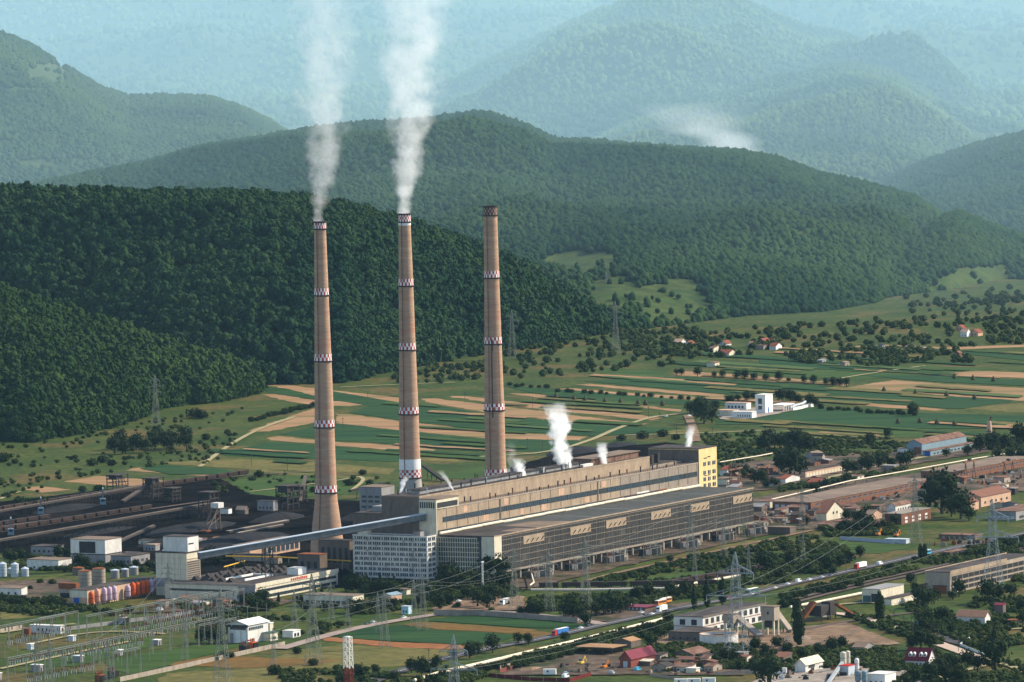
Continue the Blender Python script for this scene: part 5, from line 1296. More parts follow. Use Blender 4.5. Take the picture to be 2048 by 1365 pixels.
    for a in (.17, .36, .66, .83):
        y = W * a
        d = MB().box(1.2, 3.2, y - .9, y + .9, h + 1.6, h + 3.2)
        d.add([(1.2, y - 1, h + 3.2), (1.2, y + 1, h + 3.2), (1.2, y, h + 4.1), (4.2, y - 1, h + 3.2), (4.2, y + 1, h + 3.2), (4.2, y, h + 4.1)], [(0, 2, 1), (3, 4, 5), (0, 3, 5, 2), (4, 1, 2, 5)])
        o = d.build("dormer", M_WHITEP, r)
        part(o, "pane", M_GLASS, (1.1, 1.2, y - .5, y + .5, h + 1.9, h + 3.0))
    # concrete mixing plant
    bld("mixing_hall", "white gabled hall of the concrete mixing plant", "hall", (1611, 1347), 1590, 1646, 1330, M_WHITE, M_CREAM, roof='x', rise=3, over=.6, wins=(('y', 1, 2.5, 4, M_GLASS, .15, .55, .9),), doors=(('y', .4, 4, 3.2, M_DOOR),))
    def silo(px, pb, pt, rp, m, lab, group=None):
        c = G(px, pb); s = (pb - HOR) / CAMH; h = (pb - pt) / s; rr = rp / s
        q = empty("cement_silo", c, 0, lab, "silo", group)
        MB().lathe([(.4, h * .18), (rr, h * .38), (rr, h), (rr * .5, h + .6)], 20).build("shell", m, q)
        b = MB()
        for a in range(4): b.bar((rr * .8 * math.cos(a * 1.57 + .8), rr * .8 * math.sin(a * 1.57 + .8), 0), (rr * .8 * math.cos(a * 1.57 + .8), rr * .8 * math.sin(a * 1.57 + .8), h * .4), .3)
        b.build("leg", M_STEEL, q)
        MB().lathe([(rr + .05, h * .7), (rr + .05, h * .7 + .2)], 20, cap=False).build("band", M_STEELD, q)
    silo(1687, 1343, 1306, 6, M_CREAM, "left cream silo of the pair over the red mixer bin"); silo(1696, 1340, 1304, 5, M_CREAM, "right cream silo of the pair over the red mixer bin")
    silo(1714, 1350, 1319, 4.5, M_WHITEP, "single white silo right of the red mixer bin")
    silo(1716, 1372, 1343, 6, M_BLUES, "dark blue grey silo in front of the single white silo"); silo(1729, 1372, 1344, 5.5, M_BLUES, "dark blue grey silo nearest the white site office")
    r = bld("mixer_bin", "steel mixer bin with red top rails beneath the cream silos", "mixer", (1697, 1354), 1679, 1711, 1333, M_ZINC, M_REDB)
    part(r, "hopper", M_STEELD, (-.3, 0, 1, 5, 0, 2.4))
    belt((1655, 1372), 1, (1685, 1348), 6, "thin steel loading belt reaching up to the mixer bin", 1.6, M_STEEL)
    bld("site_office", "flat white site office at the near edge of the mixing plant", "office", (1770, 1372), 1735, 1792, 1350, M_WHITEP, M_WHITE, wins=(('x', 3, 1, 2.4, M_GLASS, .05, .95, .3),))
    # scrap yard sheds
    def openshed(a, left, right, top, m, lab):
        c = G(*a); W, L = solve(left, c, V), solve(right, c, U)
        h = (a[1] - top) * CAMH / (a[1] - HOR)
        r = empty("open_shed", c, YAW, lab, "shed")
        part(r, "roof", m, (-.5, L + .5, -.5, W + .5, h, h + .4))
        for k in range(5):
            for x in (.2, L - .5): part(r, "post", M_STEELD, (x, x + .3, k * (W - .4) / 4, k * (W - .4) / 4 + .3, 0, h))
        part(r, "back_wall", M_BROWN, (L - 1.2, L - .8, 1, W - 1, 0, h * .8))
    M_TANSH = mat("tan_sheet_roof", (0.33, 0.19, 0.095), (0.25, 0.15, 0.08), 0.12, c3=(0.25, 0.13, 0.07))
    openshed((1224, 1312), 1153, 1252, 1297, M_TANSH, "wide open shed with rusty tan roof on thin posts in the scrap yard")
    bld("store_shed", "tan pitched store behind the wide open shed", "shed", (1262, 1296), 1228, 1282, 1284, M_BROWN, M_TANSH, roof='x', rise=1.6)
    bld("red_house", "red painted house with maroon gable roof in the scrap yard", "house", (1262, 1338), 1240, 1312, 1318, M_REDW, M_MAROON, roof='x', rise=4, over=.6, doors=(('x', .5, 2.6, 4, M_ZINC),))
    bld("grey_shed", "grey roofed lean-to right of the red house", "shed", (1300, 1335), 1278, 1308, 1324, M_BROWN, M_CREAM, roof='shed', rise=.8)
    bld("long_shed", "long rusty dark roofed shed beyond the red house", "shed", (1386, 1318), 1344, 1420, 1310, M_BROWN, M_RUSTR, roof='x', rise=2.5)
    bld("lean_to", "low brown roofed lean-to below the long rusty shed", "shed", (1385, 1328), 1340, 1400, 1321, M_BROWN, M_BRTILE, roof='shed', rise=.8)
    bld("container_office", "white container office at the fence of the scrap yard", "container", (1392, 1349), 1372, 1400, 1338, M_CREAM, M_WHITE)
    # far villages
    for k, (a, l, r_, t, wm, rm, lab) in enumerate((((1453, 692), 1439, 1463, 688, M_WHITE, M_TILE, "far red roofed house at the upper edge of the village under the ridge"), ((1458, 714), 1436, 1473, 707, M_CREAM, M_TILE, "far long red roofed house lowest in the village under the ridge"), ((1530, 690), 1514, 1542, 684, M_BROWN, M_TILE, "far brownish house with dull red roof under the ridge"),
                                                     ((1552, 700), 1539, 1564, 693, M_WHITEP, M_TILE, "far white house with red roof in front of the brownish one"), ((1925, 662), 1911, 1932, 657, M_PINK, M_TILE, "far hidden house with faded red roof behind the hamlet"), ((1934, 674), 1921, 1941, 665, M_WHITEP, M_PINK, "far white gabled house of the hamlet by the lane"),
                                                     ((1956, 673), 1940, 1966, 666, M_PINK, M_TILE, "far long red roofed house next to the white gabled one"), ((1362, 690), 1347, 1372, 685, M_WHITEP, M_PINK, "far pale house among the trees at the foot of the pylons"), ((1383, 694), 1368, 1392, 689, M_WHITE, M_TILE, "far small red roofed house right of the pale one"),
                                                     ((1546, 688), 1536, 1552, 683, M_CREAM, M_TILE, "far tiny bright red roof between two larger houses"), ((1502, 695), 1494, 1510, 690, M_WHITE, M_RUSTR, "far small brown roofed house in the middle of the village"))):
        bld("village_house", lab, "house", a, l, r_, t, wm, rm, roof='y' if k % 2 else 'x', rise=2.8, over=.4, group="far village houses", wins=(('x', 2, 1, 2.2, M_GLASS, .1, .9, .3),))
build_right_side()

def build_shacks():
    random.seed(41)
    roofs = (M_TANR, M_TARN, M_RUSTR, M_RUSTR, M_BRTILE, M_GREYW, M_TARN)
    walls = (M_BROWN, M_GREYW, M_CONC, M_BRICK, M_CREAM, M_PANELD)
    for lab, x0, x1, y0, y1, n in (("dull roofed shack among the litter between the turbine hall and the cream house", 1515, 1640, 1024, 1056, 11), ("small shed on the crowded plots around the red tiled houses past the plant", 1448, 1600, 935, 992, 12), ("little shed by the trees between garage row and brick works sheds", 1600, 1800, 922, 962, 10),
                                   ("low outbuilding on the meadow edge under the upper brick shed", 1850, 2040, 966, 1020, 12), ("shack crowded behind the red house in the scrap yard", 1300, 1440, 1320, 1348, 9), ("small outbuilding in the gardens near the brick office", 1690, 1800, 1004, 1064, 8), ("low hut in the scrub near the mixing plant", 1480, 1600, 1312, 1342, 5), ("small works hut at the edge of the coal yard", 250, 600, 1082, 1134, 9), ("low store on the works yard below the pump house", 330, 480, 1206, 1220, 5), ("far garden hut on the plots under the middle ridge", 1300, 1960, 690, 735, 9)):
        for k in range(n):
            for _ in range(25):
                px, py = random.uniform(x0, x1), random.uniform(y0, y1)
                c = G(px, py)
                W, L, h = random.uniform(4, 11), random.uniform(4, 12), random.uniform(2.4, 4.2)
                q = c + U * (L / 2) + V * (W / 2)
                if all((q - b).length > rr * .8 + 6 for b, rr in BUILT): break
            else: continue
            bld("shack", lab, "shack", (px, py), 0, 0, 0, random.choice(walls), random.choice(roofs), roof=random.choice(('x', 'y', 'shed', 'flat')), rise=random.uniform(.7, 1.8), h=h, W=W, L=L, group=lab.replace("shack", "shacks", 1) if "shack" in lab else lab + " group", over=.35,
                wins=(('x', 2, 1, 2, M_GLASS, .1, .9, .3),) if k % 2 else (), doors=(('y', .5, 1.2, 2.1, M_DOOR),))
build_shacks()
# ------------------------------------------------------------------ pylons, masts and lines
M_PYL = mat("grey_lattice_steel", (0.20, 0.21, 0.18), (0.13, 0.14, 0.12), 0.3, rough=0.6)
M_PYLB = mat("blue_grey_lattice_steel", (0.22, 0.26, 0.27), (0.16, 0.19, 0.20), 0.3, rough=0.6)
def lattice(m, prof, w, panels):
    """four legs with cross bracing; prof: (z, half width)"""
    zs = np.linspace(prof[0][0], prof[-1][0], panels + 1)
    zs = prof[0][0] + (prof[-1][0] - prof[0][0]) * (1 - (1 - (zs - prof[0][0]) / (prof[-1][0] - prof[0][0])) ** 1.35)
    cs = ((1, 1), (-1, 1), (-1, -1), (1, -1))
    for z0, z1 in zip(zs, zs[1:]):
        a, b = lerp(prof, z0), lerp(prof, z1)
        for k in range(4):
            (x0, y0), (x1, y1) = cs[k], cs[(k + 1) % 4]
            m.bar((x0 * a, y0 * a, z0), (x0 * b, y0 * b, z1), w)
            m.bar((x0 * a, y0 * a, z0), (x1 * b, y1 * b, z1), w * .6)
            m.bar((x1 * a, y1 * a, z0), (x0 * b, y0 * b, z1), w * .6)
            m.bar((x0 * b, y0 * b, z1), (x1 * b, y1 * b, z1), w * .5)
def pylon_parts(kind):
    """unit pylon of 40 m: list of (part name, mesh)"""
    m = MB()
    mt = M_PYLB if kind == 'wide' else M_PYL
    out = []
    if kind == 'tall':
        lattice(m, [(0, 3.1), (24, 1.15), (36, .75), (40, .12)], .16, 13)
        out.append(("lattice_mast", m.mesh("lattice_mast", mt)))
        for z, l in ((26, 4.6), (30.5, 6.2), (35, 4.2)):
            a = MB()
            for s in (1, -1):
                for y in (.8, -.8): a.bar((0, y, z), (s * l, 0, z + .4), .22); a.bar((0, y, z + 1.8), (s * l, 0, z + .5), .2)
                for t in (.3, .6): a.bar((s * l * t, .8 * (1 - t), z + .2), (s * l * t, 0, z + 1.8 - 1.3 * t), .15)
                a.bar((s * l, 0, z + .4), (s * l, 0, z - 1.6), .22)
            out.append(("crossarm", a.mesh("crossarm", mt)))
    else:
        lattice(m, [(0, 4.2), (22, 1.6), (34, 1.2), (40, .15)], .15, 12)
        out.append(("lattice_mast", m.mesh("lattice_mast", mt)))
        for z, l in ((23.5, 11.5), (32, 7.0)):
            a = MB()
            for s in (1, -1):
                for y in (1.3, -1.3): a.bar((0, y, z), (s * l, 0, z), .26); a.bar((0, y, z + 3.4), (s * l, 0, z + .2), .24)
                for t in (.2, .45, .7):
                    a.bar((s * l * t, 1.3 * (1 - t), z), (s * l * t, 1.3 * (1 - t), z + 3.4 - 3.2 * t), .16); a.bar((s * l * t, -1.3 * (1 - t), z), (s * l * (t + .2), 1.3 * (.8 - t), z), .16)
                a.bar((s * l, 0, z), (s * l, 0, z - 2.4), .24)
            out.append(("crossarm", a.mesh("crossarm", mt)))
    return out
PYL = {}
PYLONS = []
def pylon(px, pb, pt, label, kind='tall', yaw=None, group="lattice power pylons"):
    if kind not in PYL: PYL[kind] = pylon_parts(kind)
    c = G(px, pb)
    h = (pb - pt) * CAMH / (pb - HOR)
    r = empty("power_pylon", c, (YAW - R(90) + .15) if yaw is None else yaw, label, "pylon", group)
    r.scale = (h / 40,) * 3
    for nm, me in PYL[kind]:
        o = bpy.data.objects.new(nm, me); COL.objects.link(o); o.parent = r
    PYLONS.append((c, h))
    return r
def build_pylons():
    for a in ((312, 852, 748, "pylon standing on the grass slope under the near wooded hill"), (1025, 718, 619, "far pylon against the wood right of the sootiest chimney"), (1214, 632, 543, "faint farther pylon of the pair by the hill meadow"), (1232, 706, 602, "faint nearer pylon of the pair by the hill meadow"),
              (1030, 1224, 1094, "pylon in front of the turbine hall's near corner among the roadside trees"), (1099, 1225, 1100, "pylon in front of the turbine hall between two similar ones"), (1172, 1232, 1074, "big pylon at the roadside trees with its foot by the pale wall"),
              (696, 1262, 1188, "pylon beside the end of the tan canteen"), (757, 1268, 1184, "slim pylon at the bend of the access road, left of a broader one"), (770, 1298, 1181, "broad pylon in the dark maize at the bend of the access road"), (829, 1256, 1157, "slim pylon at the tip of the ochre strip"), (847, 1262, 1145, "tall pylon rising in front of the office block corner"),
              (445, 1372, 1174, "tallest pylon in the substation, cut by the lower edge of the view"), (370, 1322, 1234, "pylon inside the substation left of the tallest one"), (590, 1272, 1180, "pylon behind the white relay cabin with two bays"), (627, 1330, 1146, "tall pylon standing in a bush clump of the yellow meadow"), (663, 1243, 1164, "small pylon at the end of the canteen trees"),
              (548, 1348, 1255, "pylon on the low mound of the yellow meadow"), (75, 1374, 1268, "pylon between the relay boxes at the substation edge"), (100, 1372, 1276, "pylon close right of another at the substation edge"), (186, 1345, 1277, "pylon near the white relay box in the substation"), (218, 1372, 1278, "pylon beside the red transformer in the substation"),
              (329, 1336, 1300, "low pylon by the end of the concrete fence"), (338, 1222, 1124, "dark slim pylon in front of the pale transfer tower"), (199, 1238, 1200, "short pylon in front of the pink pump house"),
              (1382, 1118, 1003, "faint pylon against the middle of the turbine hall's long front"), (1448, 1120, 1030, "pylon at the transformer yard near the far end of the turbine hall"), (1488, 1092, 1036, "short pylon nearest the far corner of the turbine hall"), (1605, 1064, 976, "pylon at the end of the dirt path by the cream house"), (1390, 1166, 1090, "pylon on the green between path and railway"), (1607, 1124, 1062, "faint pylon in the scrub above the row of white cars"),
              (1832, 1090, 950, "tall pylon left of the big dark trees"), (1498, 1164, 1090, "faint pylon in the bushes beside the bus")): pylon(*a)
    for a in ((1474, 1318, 1104, "large pale blue pylon in front of the derelict panel factory"), (1987, 1184, 1000, "large pale blue pylon in front of the long concrete rectifier hall"), (910, 1440, 1268, "large pale blue pylon cut by the lower edge below the main road")):
        pylon(*a, kind='wide')
    # red and white mast in the foreground
    c = G(698, 1400); s = (1400 - HOR) / CAMH; h = 127 / s
    r = empty("warning_mast", c, YAW, "square lattice mast, white above and red below, in the foreground trees", "mast")
    m = MB(); lattice(m, [(h * .5, 1.9), (h, 1.75)], .3, 4); m.build("white_section", M_WHITEP, r)
    m = MB(); lattice(m, [(0, 2.0), (h * .5, 1.9)], .3, 4); m.build("red_section", mat("dull_red_paint", (0.17, 0.02, 0.022)), r)
    part(r, "top_plate", M_WHITEP, (-1.2, 1.2, -1.2, 1.2, h, h + .4))
    # slim double mast by the hall corner
    c = G(966, 1194); r = empty("lamp_mast", c, YAW, "slim pale twin legged lattice mast among trees below the turbine hall corner", "mast")
    m = MB()
    for x in (-.9, .9): m.bar((x, 0, 0), (x * .7, 0, 21), .4)
    for z in range(1, 20, 2): m.bar((-.85, 0, z), (.85, 0, z + 1), .22)
    m.build("mast_frame", M_STEEL, r)
    part(r, "lamp_head", M_ZINC, (-1.4, 1.4, -.4, .4, 21, 21.8))
    # wires
    def wire(a, za, b, zb, sag, label):
        p, q = G(*a), G(*b)
        pts = []
        for i in range(17):
            t = i / 16
            v = p.lerp(q, t); v.z = za + (zb - za) * t - sag * 4 * t * (1 - t)
            pts.append(v - p)
        o = MB().tube(pts, .06, 5).build("power_line", M_PYL)
        o.location = p
        tag(o, label, "power line", "overhead wires")
    for k, (a, za, b, zb) in enumerate((((770, 1298), 34, (1030, 1224), 38), ((770, 1298), 30, (1030, 1224), 34), ((847, 1262), 30, (1099, 1225), 34), ((847, 1262), 27, (1099, 1225), 30), ((445, 1372), 46, (770, 1298), 30), ((445, 1372), 40, (770, 1298), 26), ((627, 1330), 40, (847, 1262), 32), ((627, 1330), 36, (847, 1262), 28),
                                         ((1099, 1225), 34, (1382, 1118), 36), ((1172, 1232), 42, (1448, 1120), 28), ((1172, 1232), 38, (1448, 1120), 25), ((1474, 1318), 34, (1832, 1090), 38), ((1474, 1318), 40, (1832, 1090), 42), ((1605, 1064), 26, (1832, 1090), 34), ((910, 1440), 30, (1474, 1318), 40), ((910, 1440), 26, (1474, 1318), 34),
                                         ((1987, 1184), 44, (2120, 1110), 42), ((1474, 1318), 34, (1987, 1184), 38), ((548, 1348), 24, (663, 1243), 22), ((186, 1345), 18, (338, 1222), 26))):
        wire(a, za, b, zb, 5 + k % 3, "thin sagging power line strung between two lattice pylons")
build_pylons()

# ------------------------------------------------------------------ substation
M_INS = mat("brown_insulator", (0.16, 0.055, 0.04), (0.11, 0.04, 0.03), 0.5, rough=0.4)
def build_substation():
    def gantry(px, py, n, bay, h, label, sgn=1):
        c = G(px, py)
        r = empty("gantry", c, YAW, label, "gantry", "steel gantries of the substation")
        post = MB(); post.bar((0, -.5, 0), (0, -.15, h), .22); post.bar((0, .5, 0), (0, .15, h), .22)
        for z in np.arange(1, h - 1, 2): post.bar((0, -.45, z), (0, .4, z + 1.6), .15)
        pm = post.mesh("post", M_PYL)
        for k in range(n + 1):
            o = bpy.data.objects.new("post", pm); COL.objects.link(o); o.parent = r; o.location = (k * bay, 0, 0)
        b = MB()
        for y in (.35, -.35):
            for z in (h, h + .9): b.bar((-.4, y, z), (n * bay + .4, y, z), .15)
        for k in range(int(n * bay / 2)): b.bar((k * 2, .35, h), (k * 2 + 1, -.35, h + .9), .14); b.bar((k * 2 + 1, .35, h + .9), (k * 2 + 2, -.35, h), .14)
        b.build("beam", M_PYL, r)
        im = MB().lathe([(.12, h - 2.6), (.24, h - 2.4), (.24, h - .4), (.12, h - .2)], 8).mesh("insulator", M_INS)
        for k in range(n * 2):
            o = bpy.data.objects.new("insulator", im); COL.objects.link(o); o.parent = r; o.location = ((k + .5) * bay / 2, 0, 0)
    gantry(-10, 1302, 5, 15, 13, "long steel gantry reaching over the meadow at the edge of the substation")
    gantry(80, 1280, 3, 14, 12, "steel gantry behind the long control block")
    gantry(16, 1368, 12, 19, 13.5, "longest steel gantry crossing the whole substation")
    gantry(228, 1358, 2, 14, 14, "short free gantry with its own pair of tall posts near the lower fence")
    gantry(174, 1275, 5, 16, 12, "steel gantry right of the control block along the gravel track")
    gantry(322, 1252, 6, 16, 12, "gantry with rusty beams running toward the canteen trees")
    gantry(294, 1248, 5, 15, 11, "gantry next to the works road above the rows of breakers")
    gantry(70, 1345, 4, 16, 10, "low gantry over the lowest rows of breakers")
    gantry(398, 1296, 3, 14, 12.5, "gantry in front of the dark hedge left of the switchgear house")
    # breakers: posts with brown insulators, in rows
    def breaker():
        r = empty("circuit_breaker", (0, 0, 0), YAW)
        m = MB()
        for k in range(3): m.bar((0, k * 1.6 - 1.6, 0), (0, k * 1.6 - 1.6, 2.4), .3)
        m.bar((0, -1.9, 2.4), (0, 1.9, 2.4), .4)
        m.build("support", M_STEEL, r)
        for k in range(3): MB().lathe([(.1, 2.6), (.32, 2.8), (.3, 4.3), (.12, 4.5)], 7, 0, k * 1.6 - 1.6).build("insulator", M_INS, r)
        return r
    proto = None
    rows = (((300, 1247), 12, 8, "circuit breaker with three brown insulators in the row nearest the works road"), ((250, 1268), 14, 8, "circuit breaker with brown insulators in the row above the longest gantry"), ((205, 1292), 12, 9, "circuit breaker with brown insulators in the row below the longest gantry"),
            ((20, 1332), 9, 8, "circuit breaker in the row at the substation's lower track"), ((130, 1322), 10, 9, "circuit breaker in the row behind the white relay box"), ((20, 1290), 8, 9, "circuit breaker in the row by the pale blue relay box"), ((60, 1366), 8, 9, "circuit breaker in the lowest row of the substation"), ((420, 1232), 8, 8, "circuit breaker in the row running to the canteen trees"))
    for (px, py), n, st, lab in rows:
        c = G(px, py)
        for k in range(n):
            if proto is None: proto = breaker(); q = proto
            else: q = copy_tree(proto)
            p = c + U * (k * st)
            q.location = (p.x, p.y, 0)
            tag(q, lab, "circuit breaker", lab.replace("circuit breaker", "circuit breakers"))
    # tall thin posts carrying the busbars
    sp = MB().bar((0, 0, 0), (0, 0, 10.5), .2); sp.bar((0, -1.2, 10.2), (0, 1.2, 10.2), .16)
    sp = sp.mesh("busbar_post", M_PYL)
    for (px, py), n, st, lab in (((30, 1352), 16, 12, "tall thin busbar post in the lowest part of the substation"), ((10, 1316), 16, 13, "tall thin busbar post beside the longest gantry"), ((150, 1300), 14, 12, "tall thin busbar post between the two upper breaker rows"), ((230, 1262), 12, 11, "tall thin busbar post by the gravel track of the substation"), ((380, 1268), 9, 11, "tall thin busbar post near the switchgear house"), ((90, 1366), 12, 10, "tall thin busbar post along the lower concrete fence")):
        c = G(px, py)
        for k in range(n):
            o = bpy.data.objects.new("busbar_post", sp); COL.objects.link(o)
            p = c + U * (k * st); o.location = (p.x, p.y, 0); o.rotation_euler = (0, 0, YAW); o.scale = (1, 1, .8 + .3 * ((k * 7) % 5) / 5)
            tag(o, lab, "post", lab.replace("post", "posts"))
    # transformers
    def transformer(px, py, label, body):
        r = empty("transformer", G(px, py), YAW, label, "transformer")
        part(r, "tank", body, (0, 6, 0, 3.4, .5, 4.2))
        b = MB()
        for k in range(6): b.box(.4 + k * .95, .8 + k * .95, -.9, 0, .9, 3.8)
        b.build("radiator", M_STEELD, r)
        for k in range(3): MB().lathe([(.35, 4.2), (.35, 6.0), (.15, 6.4)], 8, 1.2 + k * 1.8, 1.7).build("bushing", M_INS, r)
        MB().tube([(0, 2.9, 5.2), (6, 2.9, 5.2)], .5, 8).build("conservator", body, r)
    transformer(488, 1306, "dark transformer with bright red bushings in front of the switchgear house", M_STEELD)
    transformer(505, 1300, "orange red transformer beside the switchgear house's lit side", M_ORANGE)
    transformer(225, 1358, "dark finned transformer at the lower concrete fence", M_STEELD)
    transformer(200, 1366, "reddish transformer at the lower fence beside the dark finned one", M_RUST)
    transformer(246, 1250, "grey transformer alone on the gravel track behind the breakers", M_GREYW)
    def fence(pts, h, label, m, name="fence", cat="fence", panel=6.0, th=.14, post=True):
        q = [G(*p) for p in pts]
        o0 = q[0]
        r = empty(name, (o0.x, o0.y, 0), 0, label, cat)
        b = MB(); pm = MB().box(-.14, .14, -.14, .14, 0, h + .25).mesh("post", M_CONC)
        for a, c in zip(q, q[1:]):
            b.bar(a - o0 + Vector((0, 0, h / 2)), c - o0 + Vector((0, 0, h / 2)), th, h)
            n = max(1, int((c - a).length / panel))
            for k in range(n if post else 0):
                p = a.lerp(c, k / n) - o0
                o = bpy.data.objects.new("post", pm); COL.objects.link(o); o.parent = r; o.location = (p.x, p.y, 0)
        b.build("panels", m, r)
    fence([(240, 1364), (300, 1351), (370, 1336), (470, 1314), (570, 1292)], 2.6, "grey brown concrete panel fence along the lower side of the substation", M_CONC)
    fence([(0, 1266), (45, 1257)], 2.2, "grey concrete fence end by the rusty lean-to", M_CONC)
    fence([(130, 1262), (330, 1236), (420, 1222), (520, 1210)], 2.2, "concrete fence between the substation and the works meadow", M_GREYW)
    fence([(868, 1232), (960, 1233), (1060, 1240), (1155, 1248)], 3.6, "sunlit pale wall along the lower side of the access road", M_PALE, "wall", "wall")
    fence([(1000, 1340), (1050, 1326), (1140, 1306)], 2.2, "pale concrete fence behind the scrap yard's open shed", M_CONC)
    fence([(960, 1352), (1060, 1362), (1140, 1364), (1182, 1352)], 2.0, "dark red sheet fence around the scrap yard", mat("dark_red_fence", (0.12, 0.02, 0.018)))
    fence([(1000, 1346), (1052, 1332)], 2.2, "bright red slatted fence left of the pale concrete one", M_REDW)
    fence([(1864, 1263), (1942, 1277), (1920, 1292), (1968, 1312)], 1.4, "thin white fence bending around the asphalt lot by the lane", M_WHITEP, post=False)
    fence([(1680, 1080), (1760, 1086), (1790, 1088)], 2.4, "pale blue sheet fence along the meadow below the shacks", M_ZINC)
    fence([(1430, 1352), (1550, 1345)], 2, "tan fence between mixing plant and scrap yard", M_CONC)
    fence([(1500, 1310), (1600, 1300), (1700, 1276), (1716, 1266)], 2, "brown fence along the upper edge of the dirt yard", M_BROWN)
    fence([(1300, 1353), (1372, 1362)], 1.5, "low wooden fence beside the white trailers", M_CONC)
build_substation()

# ------------------------------------------------------------------ coal yard, railway, pipes
M_BELT = mat("sunlit_dusty_belt_cover", (0.13, 0.10, 0.078), (0.08, 0.066, 0.055), 0.2)  # dusty brown, lightened so the conveyors' top edge looks sunlit
def build_coal_yard():
    WAG = None
    def wagon_proto():
        r = empty("coal_wagon", (0, 0, 0))
        b = MB()
        b.add([(-5.6, -1.5, 1.3), (5.6, -1.5, 1.3), (5.6, 1.5, 1.3), (-5.6, 1.5, 1.3), (-6.2, -1.6, 3.6), (6.2, -1.6, 3.6), (6.2, 1.6, 3.6), (-6.2, 1.6, 3.6)], [(3, 2, 1, 0), (0, 1, 5, 4), (1, 2, 6, 5), (2, 3, 7, 6), (3, 0, 4, 7)])
        for k in range(7): b.bar((-5.4 + k * 1.8, -1.62, 1.3), (-5.4 + k * 1.8, -1.72, 3.6), .18); b.bar((-5.4 + k * 1.8, 1.62, 1.3), (-5.4 + k * 1.8, 1.72, 3.6), .18)
        b.build("hopper", mat("wagon_brown", (0.075, 0.045, 0.034), (0.045, 0.034, 0.03), 0.4, oinfo=0.6), r)
        MB().box(-6.1, 6.1, -1.5, 1.5, 3.2, 3.75).build("coal_load", mat("dusty_coal_load", (0.07, 0.055, 0.047), (0.035, 0.031, 0.03), 0.5), r)
        MB().box(-6.4, 6.4, -1.1, 1.1, .95, 1.3).build("underframe", M_STEELD, r)
        for x in (-4.2, 4.2):
            w = MB()
            for d in (-.9, .9):
                for y in (-.85, .85): w.tube([(x + d, y - .1, .5), (x + d, y + .1, .5)], .5, 10)
            w.build("bogie", M_STEELD, r)
        return r
    def train(a, b, n, label, group):
        nonlocal WAG
        p, q = G(*a), G(*b)
        d = (q - p); L = d.length; d.normalize()
        for k in range(n):
            if WAG is None: WAG = wagon_proto(); w = WAG
            else: w = copy_tree(WAG)
            c = p + d * (7 + k * 14.0)
            w.location = (c.x, c.y, 0.1)
            w.rotation_euler = (0, 0, math.atan2(d.y, d.x))
            tag(w, label, "wagon", group)
    train((-20, 1027), (300, 978), 16, "brown coal wagon of the long train on the outermost track, left of the steel frames", "wagons of the long outer coal train")
    train((300, 978), (482, 952), 9, "brown coal wagon of the long outer train where it passes the reddish fields", "wagons at the head of the outer coal train")
    train((-20, 1069), (293, 1021), 14, "brown coal wagon of the train on the middle track", "wagons of the middle coal train")
    train((-20, 1057), (88, 1041), 5, "brown coal wagon of the short string beside the middle train", "wagons of the short coal string")
    train((1075, 1178), (1330, 1174), 8, "rust brown wagon in the line along the green in front of the turbine hall", "wagons in front of the turbine hall")
    train((1335, 1174), (1490, 1147), 8, "rust brown wagon on the rising stretch of track toward the bus", "wagons on the rising track")
    # long stacker conveyors on trestles
    def conveyor(a, za, b, zb, label, w=3.2, top=M_BELT, step=9, legs=True):
        p, q = G(*a), G(*b)
        r = empty("coal_conveyor", (p.x, p.y, 0), 0, label, "conveyor")
        a2, b2 = Vector((0, 0, za)), Vector((q.x - p.x, q.y - p.y, zb)); d = b2 - a2
        MB().bar(a2, b2, w, 1.2).build("belt_bridge", M_STEELD, r)
        MB().bar(a2 + Vector((0, 0, .8)), b2 + Vector((0, 0, .8)), w * .9, .3).build("cover", top, r)
        if legs:
            n = Vector((-d.y, d.x, 0)).normalized() * (w * .45)
            for i in range(1, int(d.length / step)):
                m = MB()
                c = a2 + d * (i * step / d.length)
                if c.z < 2: continue
                m.bar((c.x + n.x * 1.4, c.y + n.y * 1.4, 0), (c.x + n.x, c.y + n.y, c.z - .5), .4); m.bar((c.x - n.x * 1.4, c.y - n.y * 1.4, 0), (c.x - n.x, c.y - n.y, c.z - .5), .4)
                m.build("trestle", M_STEELD, r)
    conveyor((-20, 1106), 7, (418, 1030), 7.5, "longest coal conveyor bridge on trestles along the front of the coal yard", 3.6)
    conveyor((-20, 1044), 6, (288, 992), 7, "coal conveyor bridge beside the long outer train", 3)
    conveyor((245, 1008), 1.5, (305, 996), 11, "inclined conveyor climbing to the taller steel frame", 3)
    conveyor((455, 1068), 1.2, (575, 1046), 1.2, "low sunlit conveyor across the coal heaps", 3.2, M_PALE, legs=False)
    conveyor((475, 1071), 1.0, (565, 1054), 1.0, "shorter low conveyor parallel to the sunlit one", 2.4, M_PALE, legs=False)
    conveyor((235, 1088), 1.0, (308, 1070), 6, "short conveyor behind the big white block", 2.6)
    conveyor((600, 1010), 2, (612, 994), 15, "steep conveyor up to the sorting frame behind the first chimney", 2.6)
    conveyor((886, 964), 1, (848, 957), 9, "blackish inclined conveyor right of the chimney with the white base", 3, M_STEELD)
    conveyor((700, 1000), 6, (770, 992), 9, "dark conveyor bridge into the boiler house from the coal yard", 3, M_STEELD)
